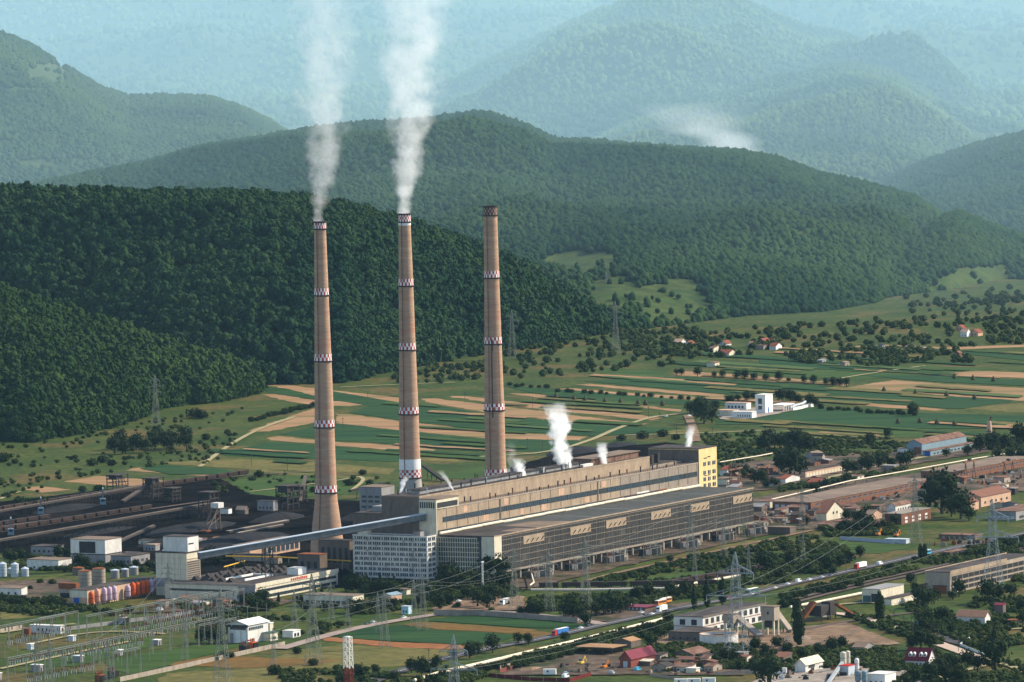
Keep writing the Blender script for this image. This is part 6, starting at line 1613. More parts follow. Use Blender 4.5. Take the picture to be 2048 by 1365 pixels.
    # steel sorting frames and hoists
    def frame(px, pb, w, d, h, label, name="sorting_tower", m=M_STEELD, roofm=M_TARN):
        r = empty(name, G(px, pb), YAW, label, "steel tower")
        fr = MB()
        for x in (0, w / 2, w):
            for y in (0, d):
                fr.bar((x, y, 0), (x, y, h), .55)
        for z in np.arange(h * .25, h + .1, h * .25):
            fr.bar((0, 0, z), (w, 0, z), .4); fr.bar((0, d, z), (w, d, z), .4); fr.bar((0, 0, z), (0, d, z), .4); fr.bar((w, 0, z), (w, d, z), .4)
        fr.bar((0, 0, 0), (w / 2, 0, h), .3); fr.bar((w, 0, 0), (w / 2, 0, h), .3); fr.bar((0, 0, h * .5), (0, d, h), .3)
        fr.build("frame", m, r)
        part(r, "deck", M_STEELD, (-.5, w + .5, -.5, d + .5, h * .74, h * .74 + .5)); part(r, "cabin", m, (1, w * .6, .8, d - .8, h * .75 + .5, h))
        part(r, "roof", roofm, (-.8, w + .8, -.8, d + .8, h, h + .5))
    frame(233, 982, 16, 8, 11, "dark steel frame over the outer conveyor beside the reddish field")
    frame(306, 1000, 15, 8, 15, "taller dark steel frame where the inclined conveyor ends")
    frame(575, 1022, 16, 9, 17, "tall dark steel sorting frame next to the grey shed with a tan roof")
    frame(600, 1008, 10, 8, 12, "smaller steel frame close to the first chimney")
    frame(420, 1038, 12, 9, 18, "dark steel tower standing at the end of the longest coal conveyor")
    frame(345, 1006, 11, 7, 10, "low steel frame in the green strip between the trains")
    frame(640, 1062, 5, 5, 16, "narrow dark steel tower right in front of the first chimney")
    r = empty("coal_hoist", G(414, 1066), YAW, "leaning rusty lattice coal hoist in the middle of the yard", "hoist")
    m = MB()
    for y in (0, 4): m.bar((0, y, 0), (16, y, 17), .7); m.bar((18, y, 0), (17, y, 17), .7); m.bar((4, y, 4.5), (18, y, 9), .45); m.bar((9, y, 9.5), (17.5, y, 14), .4)
    for t in (.2, .5, .8, 1): m.bar((16 * t, 0, 17 * t), (16 * t, 4, 17 * t), .4)
    m.build("frame", M_BROWN, r)
    part(r, "winch_house", M_WHITE, (14, 21, -1, 5, 15.5, 19)); part(r, "foot", M_RUST, (-2, 4, -1, 5, 0, 1.6))
    # stackers: pale blue slewing machines
    def stacker(px, pb, label):
        r = empty("bucket_loader", G(px, pb), YAW + .6, label, "loader")
        part(r, "undercarriage", M_STEELD, (-3, 3, -2.4, 2.4, 0, 1.8)); part(r, "cab", M_BLUES, (-2.2, 2.2, -2, 2, 1.8, 6.0))
        MB().bar((1, 0, 4), (-5, 0, 14), .8).build("boom", M_BLUES, r); MB().bar((-5, 0, 14), (-9, 0, 13), .9).build("counter_arm", M_BLUES, r)
        part(r, "cab_window", M_GLASS, (-2.3, -2.2, -1.4, 1.4, 3.8, 5.4))
    stacker(206, 1014, "blue grey loader machine beside a tan heap near the outer conveyor"); stacker(82, 1033, "blue grey loader machine at the end of the short wagon string"); stacker(22, 1075, "small blue grey loader on the longest coal conveyor at the edge of the yard")
    # coal heaps
    def heap(px, pb, rx, ry, h, label, m=M_COAL):
        rr = random.Random(px)
        n, rings = 28, 7
        b = MB(); vs = []
        for i in range(rings + 1):
            t = i / rings
            for k in range(n):
                a = 6.283 * k / n
                w = 1 + .18 * noise.noise(Vector((math.cos(a) * 2, math.sin(a) * 2, px)))
                vs.append((rx * (1 - t) * w * math.cos(a), ry * (1 - t) * w * math.sin(a), h * (t ** .9) * (1 - .25 * t * t) + rr.uniform(-.15, .15) - (.3 if i == 0 else 0)))
        fs = [(i * n + k, i * n + (k + 1) % n, (i + 1) * n + (k + 1) % n, (i + 1) * n + k) for i in range(rings) for k in range(n)]
        o = b.add(vs, fs).build("coal_heap", m)
        o.location = G(px, pb); o.rotation_euler = (0, 0, YAW)
        tag(o, label, "coal heap")
    heap(555, 1040, 34, 14, 7, "black coal heap right in front of the grey shed with a tan roof"); heap(470, 1086, 70, 22, 8, "broad black coal heap under the middle of the conveyor gallery"); heap(380, 1060, 60, 20, 6, "flat coal heap left of the leaning hoist")
    heap(715, 1040, 22, 12, 7, "coal heap between first chimney and boiler house"); heap(130, 1020, 45, 16, 5, "long low coal heap between the two conveyors at the left trains"); heap(330, 1090, 30, 14, 6, "coal heap behind the pale transfer tower"); heap(200, 1066, 50, 12, 4, "flat coal heap behind the longest conveyor")
    heap(1250, 1292, 7, 5, 1.2, "low gravel heap by the tan pitched store", M_DIRT); heap(1590, 1282, 16, 9, 5, "sand heap at the foot of the tall hopper tower", M_TANR); heap(1060, 1340, 14, 6, 2, "pile of tan planks in the scrap yard", M_DIRT)
    heap(1150, 905, 40, 18, 6, "coal heap beyond the boiler house roof"); heap(1230, 893, 30, 12, 4, "farthest coal heap beyond the boiler house")
    # pipes
    def pipe(pts, z, r_, m, label, step=9):
        q = [G(*p) for p in pts]; o0 = q[0]
        r = empty("pipeline", (o0.x, o0.y, 0), 0, label, "pipeline")
        MB().tube([p - o0 + Vector((0, 0, z)) for p in q], r_, 8).build("pipe", m, r)
        sm = MB().box(-.3, .3, -r_, r_, 0, z - r_ * .8).mesh("saddle", M_CONC)
        for a, b in zip(q, q[1:]):
            n = max(1, int((b - a).length / step))
            for k in range(n):
                c = a.lerp(b, (k + .5) / n) - o0
                o = bpy.data.objects.new("saddle", sm); COL.objects.link(o); o.parent = r; o.location = (c.x, c.y, 0)
    pipe([(828, 1366), (880, 1350), (960, 1332), (1040, 1313), (1150, 1287), (1250, 1262), (1340, 1239)], 1.3, .95, M_PIPE, "thick pale insulated pipeline running beside the main road")
    pipe([(1150, 1290), (1190, 1281)], 1.2, .7, M_PIPE, "short parallel stretch of pale pipe beside the thick pipeline")
    pipe([(1062, 1184), (1180, 1184), (1330, 1181), (1480, 1155)], 1.2, .75, M_PIPE, "pale insulated pipeline along the wagons in front of the turbine hall")
    pipe([(1580, 1219), (1650, 1206), (1728, 1190)], 1.3, .8, M_PIPE, "pale insulated pipeline reaching the cream garage")
    pipe([(1540, 1010), (1600, 996), (1700, 972), (1830, 949), (1950, 927), (2060, 910)], 3.6, .42, M_PIPE, "pale pipe bridge behind the brick works sheds", 16)
    pipe([(452, 1133), (560, 1135), (703, 1143)], 6.5, .45, M_YELP, "yellow gas pipe crossing in front of the mill building", 14)
    pipe([(448, 1150), (490, 1138)], 5, .4, M_YELP, "short yellow pipe branch at the workshop's back", 10)
    pipe([(1000, 1158), (1035, 1150), (1062, 1156), (1068, 1178), (1060, 1184)], 4, .45, M_PIPE, "bent steam pipe loop at the corner of the turbine hall", 12)
    pipe([(1440, 938), (1520, 925), (1545, 920)], 5, .4, M_PIPE, "thin pale pipe leaving the yellow stair tower", 14)
    # transformer bays at the foot of the hall
    for k, u in enumerate((40, 95, 150, 205, 262, 318, 368)):
        c = S(u, -7)
        r = empty("unit_transformer", c, YAW, "big unit transformer with bushings in the row at the foot of the turbine hall", "transformer", "unit transformers along the turbine hall")
        part(r, "tank", M_STEELD if k % 2 else M_BROWN, (0, 8, 0, 4.5, .3, 4.6))
        b = MB()
        for q in range(7): b.box(.3 + q * 1.1, .8 + q * 1.1, -1, 0, .8, 4.2)
        b.build("radiator", M_GREYW, r)
        for q in range(3): MB().lathe([(.4, 4.6), (.4, 6.6), (.15, 7)], 8, 1.6 + q * 2.4, 2).build("bushing", M_INS, r)
        r = empty("transformer_wall", S(u + 14, -12), YAW, "concrete fire wall standing between unit transformers", "wall", "fire walls along the turbine hall")
        part(r, "panel", M_CONC if k % 2 else M_GREYW, (0, .6, 0, 11, 0, 6.0)); part(r, "coping", M_CONC, (-.2, .8, -.2, 11.2, 6.0, 6.3))
        r = empty("bus_gantry", S(u - 8, -15), YAW, "light steel busbar gantry in front of the turbine hall", "gantry", "busbar gantries along the turbine hall")
        m = MB()
        for x in (0, 9, 18): m.bar((x, 0, 0), (x, 0, 9), .35); m.bar((x, 5, 0), (x, 5, 9), .35)
        m.bar((0, 0, 9), (18, 0, 9), .35); m.bar((0, 5, 9), (18, 5, 9), .35); m.bar((0, 0, 6), (18, 0, 6), .25)
        m.build("frame", M_PYL, r)
        for q in range(4): MB().lathe([(.25, 6.2), (.25, 8.6)], 6, 3 + q * 4, 2.5).build("insulator", M_INS if q % 2 else M_GREYW, r)
        if k % 2 == 0:
            r = empty("relay_house", S(u + 20, -8), YAW, "small flat concrete relay house under the turbine hall edge", "hut", "relay houses along the turbine hall")
            part(r, "wall", M_CONC, (0, 7, 0, 5, 0, 4.2)); part(r, "roof", M_TANR, (-.3, 7.3, -.3, 5.3, 4.2, 4.5)); part(r, "door", M_DOOR, (3, 4.4, -.08, 0, 0, 2.6))
build_coal_yard()

# ------------------------------------------------------------------ vehicles
M_TYRE = mat("tyre", (0.015, 0.015, 0.016))
PAINT = {}
def paint(n):
    c = {"white": (0.75, 0.75, 0.73), "black": (0.015, 0.015, 0.017), "grey": (0.25, 0.26, 0.27), "silver": (0.48, 0.49, 0.5), "red": (0.45, 0.025, 0.02), "blue": (0.05, 0.14, 0.36), "orange": (0.58, 0.19, 0.025), "green": (0.03, 0.12, 0.09), "yellow": (0.65, 0.42, 0.04), "teal": (0.05, 0.32, 0.48), "cream": (0.7, 0.62, 0.45)}[n]
    if n not in PAINT: PAINT[n] = mat("paint_" + n, c, c, 1.0, rough=0.3, spec=0.5)
    return PAINT[n]
CARM = {}
def wheels(r, xs, w, rad=.34):
    key = ('w', rad, w)
    if key not in CARM: CARM[key] = MB().tube([(0, -.12, 0), (0, .12, 0)], rad, 12).mesh("wheel", M_TYRE)
    for x in xs:
        for y in (-w, w):
            o = bpy.data.objects.new("wheel", CARM[key]); COL.objects.link(o); o.parent = r; o.location = (x, y, rad)
def shaped(prof, w, m, taper=None):
    """extrude a side profile across the width, the upper points drawn in a little"""
    b = MB()
    n = len(prof)
    L = [(x, -w * (taper[i] if taper else 1), z) for i, (x, z) in enumerate(prof)]
    Rr = [(x, w * (taper[i] if taper else 1), z) for i, (x, z) in enumerate(prof)]
    fs = [tuple(range(n - 1, -1, -1)), tuple(range(n, 2 * n))] + [(k, (k + 1) % n, n + (k + 1) % n, n + k) for k in range(n)]
    return b.add(L + Rr, [tuple(reversed(f)) for f in fs])
def car(px, py, color, label, yaw=None, van=False, group=None, kind=None):
    name = "van" if van else "car"
    r = empty(name, G(px, py, .18), YAW if yaw is None else yaw, label, name, group)
    key = (color, van)
    if key not in CARM:
        if van:
            body = shaped([(-2.6, .35), (2.6, .35), (2.65, 1.05), (2.1, 1.25), (1.5, 2.2), (-2.5, 2.3), (-2.6, 1.2)], .98, None, [1, 1, 1, 1, .9, .9, 1]).mesh("body", paint(color))
            glass = shaped([(1.62, 1.35), (2.0, 1.3), (1.55, 2.05), (-.2, 2.05), (-.2, 1.35)], .985, None, [1, 1, .94, .94, 1]).mesh("window", M_GLASS)
        else:
            body = shaped([(-2.15, .35), (2.15, .3), (2.2, .72), (1.15, .92), (-1.9, .98), (-2.2, .85)], .88, None).mesh("body", paint(color))
            glass = shaped([(1.1, .92), (.45, 1.38), (-1.2, 1.42), (-1.85, .96)], .8, None, [1, .84, .84, 1]).mesh("window", M_GLASS)
        roof = None if van else shaped([(.5, 1.38), (.42, 1.46), (-1.15, 1.49), (-1.25, 1.42)], .7, None).mesh("roof", paint(color))
        CARM[key] = (body, glass, roof)
    for nm, me in zip(("body", "window", "roof"), CARM[key]):
        if me: o = bpy.data.objects.new(nm, me); COL.objects.link(o); o.parent = r
    wheels(r, (-1.4, 1.4) if not van else (-1.6, 1.7), .82 if not van else .9)
    return r
def truck(px, py, cab, trailer, label, length=13.6, yaw=None):
    r = empty("truck", G(px, py, .18), YAW if yaw is None else yaw, label, "truck")
    shaped([(0, .6), (2.3, .6), (2.3, 3.3), (1.9, 3.6), (.2, 3.6), (0, 2.4)], 1.2, None).build("cab", cab, r)
    part(r, "windscreen", M_GLASS, (-.04, .1, -1.05, 1.05, 2.0, 3.0))
    MB().box(2.9, 2.9 + length, -1.25, 1.25, 1.25, 4.0).build("trailer", trailer, r)
    MB().box(2.85, 2.95 + length, -1.28, 1.28, 4.0, 4.07).build("trailer_roof", M_WHITEP, r)
    MB().box(1.0, 2.6 + length, -.5, .5, .8, 1.25).build("chassis", M_STEELD, r)
    wheels(r, (1.2, 3.6, length - .5, length + .9, length + 2.0), 1.1, .5)
    return r
def bus(px, py, color, label, yaw=None, L=11.5, roofm=None):
    r = empty("bus", G(px, py, .18), YAW if yaw is None else yaw, label, "bus")
    MB().box(0, L, -1.25, 1.25, .4, 2.95).build("body", paint(color), r)
    MB().box(-.02, L + .02, -1.15, 1.15, 2.95, 3.15).build("roof", roofm or M_WHITEP, r)
    for y in (-1.29, 1.24): part(r, "window", M_GLASS, (.8, L - .4, y, y + .05, 1.5, 2.5))
    part(r, "windscreen", M_GLASS, (-.05, 0, -1.1, 1.1, 1.3, 2.6))
    wheels(r, (2.2, L - 2.6), 1.12, .48)
    return r
def build_vehicles():
    truck(1107, 1274, paint("red"), M_BLUEP, "truck with red cab and long blue trailer on the main road")
    truck(1711, 1140, paint("red"), M_WHITEP, "truck with red cab and white trailer on the rising main road", 11)
    truck(1316, 1226, paint("white"), M_WHITEP, "white box truck beside the two orange buses", 7)
    truck(1003, 1212, paint("white"), M_GREYW, "grey truck under the trees above the pale wall", 6)
    bus(1313, 1212, "orange", "orange coach nearer the white box truck on the roadside lot", L=11)
    bus(1322, 1208, "orange", "orange coach parked behind another on the roadside lot", L=12)
    bus(1495, 1189, "green", "dark green bus with white roof on the main road by the pylon", L=12.5)
    bus(1846, 1111, "teal", "light blue bus half hidden behind the twin poplars", L=10, roofm=M_ZINC)
    for a in ((1162, 1258, "white", "white car following the truck with the blue trailer"), (1177, 1254, "black", "black car behind the white one, after the truck with the blue trailer"), (1125, 1236, "white", "white car on the pale road stretch beside the long pale wall"),
              (1283, 1227, "white", "white car parked by the roadside lot next to the red awning"), (1291, 1232, "black", "dark car between two white cars in front of the box truck"), (1304, 1230, "white", "white car just ahead of the white box truck on the road"), (1504, 1190, "silver", "silver car beside the dark green bus"),
              (1550, 1178, "cream", "pale off-road car right behind the dark green bus"), (1576, 1170, "white", "white low car in the line before the white van"), (1619, 1161, "white", "white car in the line directly behind the white van"), (1644, 1156, "silver", "silver car, second after the white van in the line"), (1663, 1152, "grey", "grey car at the end of the line on the main road"),
              (808, 1237, "white", "white car at the bend of the access road"), (734, 1251, "black", "dark car on the access road near the slim pylons"), (747, 1246, "silver", "silver car by the verge ahead of the dark one near the slim pylons"), (907, 1229, "black", "black car on the access road above the maize"), (929, 1226, "cream", "pale car following the black one on the access road"),
              (880, 1203, "silver", "silver car parked under the trees below the office block"), (918, 1204, "white", "white car at the parking place among the trees"), (1002, 1192, "white", "white car on the parking place by the hall corner"), (1022, 1190, "silver", "silver car on the parking place next to the white one"), (1002, 1232, "white", "white car passing the start of the pale wall"),
              (1459, 1196, "red", "bright red car emerging between the dark poplars"), (1799, 1332, "white", "white car parked before the maroon roofed house"), (1781, 1352, "white", "white car by the site office"), (1378, 833, "white", "distant white car on the lane near the leisure complex"), (1332, 834, "silver", "distant silver tanker shaped car on the field road"),
              (1435, 1322, "blue", "blue car in the trees by the scrap yard"), (1402, 1342, "teal", "light blue car beside the white container office"), (1545, 1350, "white", "white car at the gate of the mixing plant")): car(*a)
    for a in ((1597, 1165, "white", "white van in the line of cars on the main road"), (1760, 1130, "white", "white van behind the truck with the white trailer"), (1260, 1216, "white", "white van parked behind the red awning"), (348, 1205, "white", "white van at the loading bays of the workshop"), (320, 1222, "white", "white tank van on the works yard"), (455, 1208, "white", "white van under the workshop bays"), (1275, 1342, "teal", "light blue lorry cab by the red house"),
              (1131, 1356, "white", "white van nearer the dark red fence in the scrap yard"), (1840, 1250, "teal", "light blue van by the lane kiosk")): car(*a, van=True)
    for px, py, lab in ((1349, 1372, "white trailer at the end of the row by the wooden fence"), (1375, 1371, "middle white trailer of the row at the lower edge"), (1405, 1370, "white trailer of the row next to the tan fence"), (1087, 1352, "square white trailer in the scrap yard near the tan planks"), (1548, 1350, "white container with red stripe by the mixing hall")):
        r = empty("trailer", G(px, py), YAW - 1.2, lab, "trailer")
        MB().box(0, 7, -1.3, 1.3, .8, 3.6).build("body", M_WHITEP, r); MB().box(-.1, 7.1, -1.35, 1.35, 3.6, 3.75).build("roof", M_WHITE, r); part(r, "hatch", M_GLASS, (2, 3, -1.36, -1.3, 2, 3)); wheels(r, (1.2, 5.8), 1.1, .4)
    def digger(px, py, color, label):
        r = empty("excavator", G(px, py), YAW, label, "excavator")
        part(r, "tracks", M_STEELD, (-2, 2, -1.5, -.8, 0, .9), (-2, 2, .8, 1.5, 0, .9)); part(r, "body", paint(color), (-2, 1.6, -1.3, 1.3, .9, 2.0)); part(r, "cab", M_GLASS, (0, 1.4, 0, 1.2, 2.0, 3.2))
        MB().bar((1.4, -.4, 1.8), (4, -.4, 4.6), .5).build("boom", paint(color), r); MB().bar((4, -.4, 4.6), (5.4, -.4, 1.6), .4).build("stick", paint(color), r)
    digger(1208, 1338, "orange", "orange digger standing in front of the red house"); digger(1756, 1072, "orange", "orange digger by the pale blue sheet fence"); digger(1162, 1330, "yellow", "yellow loader beside the blue skips in the scrap yard"); digger(1793, 1074, "orange", "small orange loader next to the blue fence shed")
    # roadside kiosk with red awning
    r = bld("roadside_kiosk", "brown roadside kiosk with dark red awning by the buses", "kiosk", (1290, 1224), 1250, 1312, 1216, M_BROWN, M_MAROON, over=.8, wins=(('x', 4, 1, 2.4, M_ZINC, .1, .9, .5),))
    r = bld("fence_shed", "low zinc shed with flat sheet roof at the end of the pale blue fence", "shed", (1812, 1088), 1770, 1820, 1080, M_ZINC, M_ZINC)
    r = bld("road_canopy", "rusty open canopy on thin posts above the railway", "canopy", (1900, 1118), 1885, 1932, 1106, M_DOOR, M_RUSTR)
    r = bld("lumber_shed", "long dark lumber shed with rusty roof at the roadside", "shed", (1950, 1080), 1878, 1965, 1072, M_BROWN, M_RUSTR, wins=(('x', 6, .6, 1.8, M_PANEL, .05, .95, .5),))
    # scrap: dumped machine parts in the yards
    random.seed(12)
    for k, (x0, x1, y0, y1, n, lab) in enumerate(((1520, 1620, 1028, 1052, 60, "rusty scrap piece on the scrap field between turbine hall and cream house"), (1695, 1800, 990, 1004, 34, "dark red machine part along the lower brick works shed"), (1905, 2045, 945, 972, 60, "junked vehicle part on the dump before the upper brick shed"), (1852, 1990, 1082, 1092, 26, "bright scrap drum at the roadside lumber shed"), (1120, 1230, 1330, 1350, 18, "steel scrap piece on the ground of the red fenced yard"), (1300, 1440, 1325, 1350, 44, "junk lying among the shacks right of the red house"), (1560, 1740, 1338, 1362, 26, "pallet of goods at the mixing plant"), (330, 480, 1205, 1222, 26, "stacked steel goods on the yard below the workshop"))):
        for q in range(n):
            px, py = random.uniform(x0, x1), random.uniform(y0, y1)
            b = MB(); a, w, h = random.uniform(1, 4.5), random.uniform(.8, 2), random.uniform(.6, 2.2)
            b.box(-a / 2, a / 2, -w / 2, w / 2, 0, h); b.box(-a / 4, a / 4, -w / 3, w / 3, h, h * 1.5); b.bar((-a / 2, 0, h), (a / 2, w / 3, h * 1.4), .3)
            o = b.build("scrap_piece", random.choice((M_RUST, M_RUST, M_STEELD, M_STEELD, M_BROWN, M_BROWN, M_GREYW, M_ZINC, M_PANEL, M_REDW, M_DOOR)))
            p = G(px, py); o.location = p; o.rotation_euler = (0, 0, random.uniform(0, 6.28))
            tag(o, lab, "scrap", lab.split(" on ")[0].split(" at ")[0] + "s, lot of " + str(n))
    # wooden poles
    pm = MB().bar((0, 0, 0), (0, 0, 9), .32); pm.bar((-1, 0, 8.2), (1, 0, 8.2), .25)
    pm = pm.mesh("wooden_pole", M_BROWN)
    for lab, pts in (("wooden wire pole standing in the strip fields behind the chimneys", ((686, 858), (736, 806), (930, 806), (1065, 815), (1297, 835), (1320, 845), (1055, 900), (1085, 905), (570, 964), (503, 932), (575, 942), (1353, 872), (1425, 878))), ("wooden wire pole along the main road", ((1257, 1225), (1334, 1210), (1600, 1150), (1692, 1145), (1924, 1094), (858, 1330), (1032, 1305), (1110, 1312))), ("wooden wire pole along the dusty lane", ((1789, 1250), (1823, 1258), (1863, 1280), (1917, 1305), (1826, 1275), (1808, 1262)))):
        for p in pts:
            o = bpy.data.objects.new("wooden_pole", pm); COL.objects.link(o); o.location = G(*p); tag(o, lab, "pole", lab.replace("pole", "poles"))
    # hay stacks
    hm = MB().lathe([(1.6, 0), (2.1, 1.2), (1.7, 2.8), (.7, 4.2), (.12, 5.2)], 12).mesh("haystack", mat("old_hay", (0.085, 0.07, 0.035), (0.05, 0.045, 0.025), 0.6))
    for lab, pts in (("dark pointed haystack in the strip fields right of the chimneys", ((1112, 797), (1148, 802), (1170, 804), (1210, 807), (1241, 808), (1276, 811), (1291, 811), (1325, 812))), ("dark pointed haystack along the edge of the big ploughed field", ((1768, 785), (1831, 790), (1893, 794), (1949, 800))), ("dark pointed haystack on the light green strip above the blue grey hall", ((1796, 848), (1840, 847), (1874, 850), (1909, 853))), ("dark pointed haystack on the narrow upper ploughed strip", ((1909, 758), (1946, 761), (1987, 764)))):
        for p in pts:
            o = bpy.data.objects.new("haystack", hm); COL.objects.link(o); o.location = G(*p); o.rotation_euler = (0, 0, random.uniform(0, 6)); tag(o, lab, "haystack", lab.replace("haystack", "haystacks"))
    # ruined brick stack by the halls
    r = empty("brick_stack", G(1979, 885), 0, "broken old brick stack standing in the scrub beyond the blue grey hall", "chimney")
    MB().lathe([(2.6, 0), (2.2, 8), (1.7, 15), (1.3, 16.5)], 10).build("shaft", M_PINK, r); MB().bar((0, 0, 15), (1.5, 0, 20), 1.4).build("broken_rim", M_BRICK, r)
    # tower cranes of the works
    def crane(px, pb, pt, label):
        c = G(px, pb); h = (pb - pt) * CAMH / (pb - HOR)
        r = empty("gantry_crane", c, YAW, label, "crane")
        m = MB()
        for x in (0, 14):
            m.bar((x, -1.4, 0), (x, 0, h), .5); m.bar((x, 1.4, 0), (x, 0, h), .5)
        m.build("leg_frame", M_RUSTR, r)
        MB().bar((-3, 0, h), (18, 0, h), 1.1, 1.3).build("bridge", M_RUSTR, r); part(r, "trolley", M_STEELD, (5, 8, -1, 1, h + .6, h + 2))
    crane(1462, 972, 940, "brown legged gantry crane close to the yellow stair tower"); crane(1518, 968, 935, "rusty gantry crane beside the red roofed low house"); crane(1932, 962, 925, "gantry crane over the dump at the upper brick shed"); crane(2010, 950, 925, "brown gantry crane at the far end of the dump")
build_vehicles()
# ------------------------------------------------------------------ trees
M_TREE = mat("tree_leaves", (0.007, 0.015, 0.004), (0.022, 0.036, 0.008), 0.5, oinfo=0.55, rough=0.8)
M_CONIF = mat("conifer_needles", (0.007, 0.016, 0.006), (0.016, 0.030, 0.010), 0.5, oinfo=0.5)
M_BUSH = mat("bush_leaves", (0.009, 0.019, 0.005), (0.026, 0.038, 0.009), 0.5, oinfo=0.6)
M_BARK = mat("bark", (0.06, 0.045, 0.033), (0.04, 0.03, 0.022), 0.8)
M_SCRUB = mat("scrub_leaves", (0.014, 0.031, 0.006), (0.052, 0.067, 0.015), 0.3, attr="tint", rough=0.8)
def crown_mesh(kind, seed):
    r = np.random.RandomState(seed)
    V_, F_, base = [], [], 0
    def lump(c, s, sq=1.0):
        nonlocal base
        v = ICO2[0] * (1 + r.uniform(-.22, .22, (len(ICO2[0]), 1))) * s * [1, 1, sq] + c
        V_.append(v); F_.append(ICO2[1] + base); base += len(v)
    def leaf(c, s):
        nonlocal base
        a = r.normal(size=3); a /= np.linalg.norm(a); b = np.cross(a, r.normal(size=3)); b /= np.linalg.norm(b)
        V_.append(np.array([c - a * s, c + b * s * .6, c + a * s, c - b * s * .6])); F_.append(np.array([[0, 1, 2], [0, 2, 3]]) + base); base += 4
    if kind in ('round', 'bush'):
        h = 1.0 if kind == 'round' else .75
        cz = 1.35 if kind == 'round' else .6
        for k in range(16 if kind == 'round' else 11):
            d = r.normal(size=3); d /= np.linalg.norm(d); d[2] = d[2] * .8 + .1; d = d * [1 + .35 * math.sin(seed), 1, 1]
            lump(np.array([0, 0, cz]) + d * [.62, .62, .62 * h] * r.uniform(.6, 1), r.uniform(.24, .42))
        lump(np.array([0, 0, cz]), .62, h)
        for k in range(320):
            d = r.normal(size=3); d /= np.linalg.norm(d)
            leaf(np.array([0, 0, cz]) + d * [1.02, 1.02, h] * r.uniform(.72, 1.14), r.uniform(.08, .17))
    elif kind == 'poplar':
        for k in range(20):
            t = k / 19; w = math.sin(math.pi * min(1, .12 + t * .88)) ** .6 * .9 + .08
            a = r.uniform(0, 6.28)
            lump(np.array([math.cos(a) * w * .3, math.sin(a) * w * .3, .7 + t * 6.0]), w * r.uniform(.6, .85), 1.5)
        for k in range(260):
            t = r.uniform(0, 1); w = math.sin(math.pi * min(1, .12 + t * .88)) ** .6 + .05; a = r.uniform(0, 6.28)
            leaf(np.array([math.cos(a) * w, math.sin(a) * w, .6 + t * 6.4]), r.uniform(.12, .22))
    else:
        for k in range(11):
            t = k / 10; w = (1 - t) ** .8 + .06
            a = r.uniform(0, 6.28)
            lump(np.array([math.cos(a) * .12, math.sin(a) * .12, .5 + t * 4.4]), w * .85, .75)
        for k in range(130):
            t = r.uniform(0, 1); w = (1 - t) ** .8 * 1.05 + .05; a = r.uniform(0, 6.28)
            leaf(np.array([math.cos(a) * w, math.sin(a) * w, .3 + t * 4.6]), r.uniform(.12, .2))
    v, f = np.concatenate(V_), np.concatenate(F_)
    v[:, 2] = np.maximum(v[:, 2], .05)
    me = bpy.data.meshes.new("crown")
    me.from_pydata(v.tolist(), [], f.tolist())
    me.materials.append({'round': M_TREE, 'bush': M_BUSH, 'poplar': M_TREE, 'conifer': M_CONIF}[kind])
    me.update()
    return me
def trunk_mesh(kind):
    b = MB()
    h = {'round': 1.2, 'bush': .5, 'poplar': 5, 'conifer': 4}[kind]
    b.tube([(0, 0, -.02), (.02, 0, h * .5), (0, .02, h)], [.11, .08, .04], 7)
    if kind == 'round':
        for a in (0, 2.1, 4.2): b.tube([(0, 0, h * .55), (.35 * math.cos(a), .35 * math.sin(a), h * 1.05)], [.05, .02], 5)
    return b.mesh("trunk", M_BARK)
TREES = {k: ([crown_mesh(k, 50 + i + 10 * j) for i in range(5)], trunk_mesh(k)) for j, k in enumerate(('round', 'bush', 'poplar', 'conifer'))}
TNAME = {'round': "tree", 'bush': "bush", 'poplar': "poplar_tree", 'conifer': "conifer_tree"}
trng = random.Random(21)
def trees(kind, label, pts):
    """pts: (px, py of the foot, crown radius in photo px)"""
    for p in pts:
        px, py, rp = p
        c = G(px, py)
        s = 1.08 * rp * CAMH / (py - HOR)
        r = empty(TNAME[kind], c, trng.uniform(0, 6.28), label, TNAME[kind].replace("_", " ") if kind != 'bush' else "bush")
        if len(pts) > 1: r["group"] = (label if len(label) < 60 else " ".join(label.split()[:9])) + (" group" if len(pts) > 1 else "")
        r.scale = (s, s, s * trng.uniform(.9, 1.12))
        cr, tk = TREES[kind]
        for nm, me in (("crown", cr[trng.randrange(5)]), ("trunk", tk)):
            o = bpy.data.objects.new(nm, me); COL.objects.link(o); o.parent = r
def line(x0, y0, x1, y1, n, r, jx=4, jy=2, jr=.3):
    return [(x0 + (x1 - x0) * (k + .5) / n + trng.uniform(-jx, jx), y0 + (y1 - y0) * (k + .5) / n + trng.uniform(-jy, jy), r * trng.uniform(1 - jr, 1 + jr)) for k in range(n)]
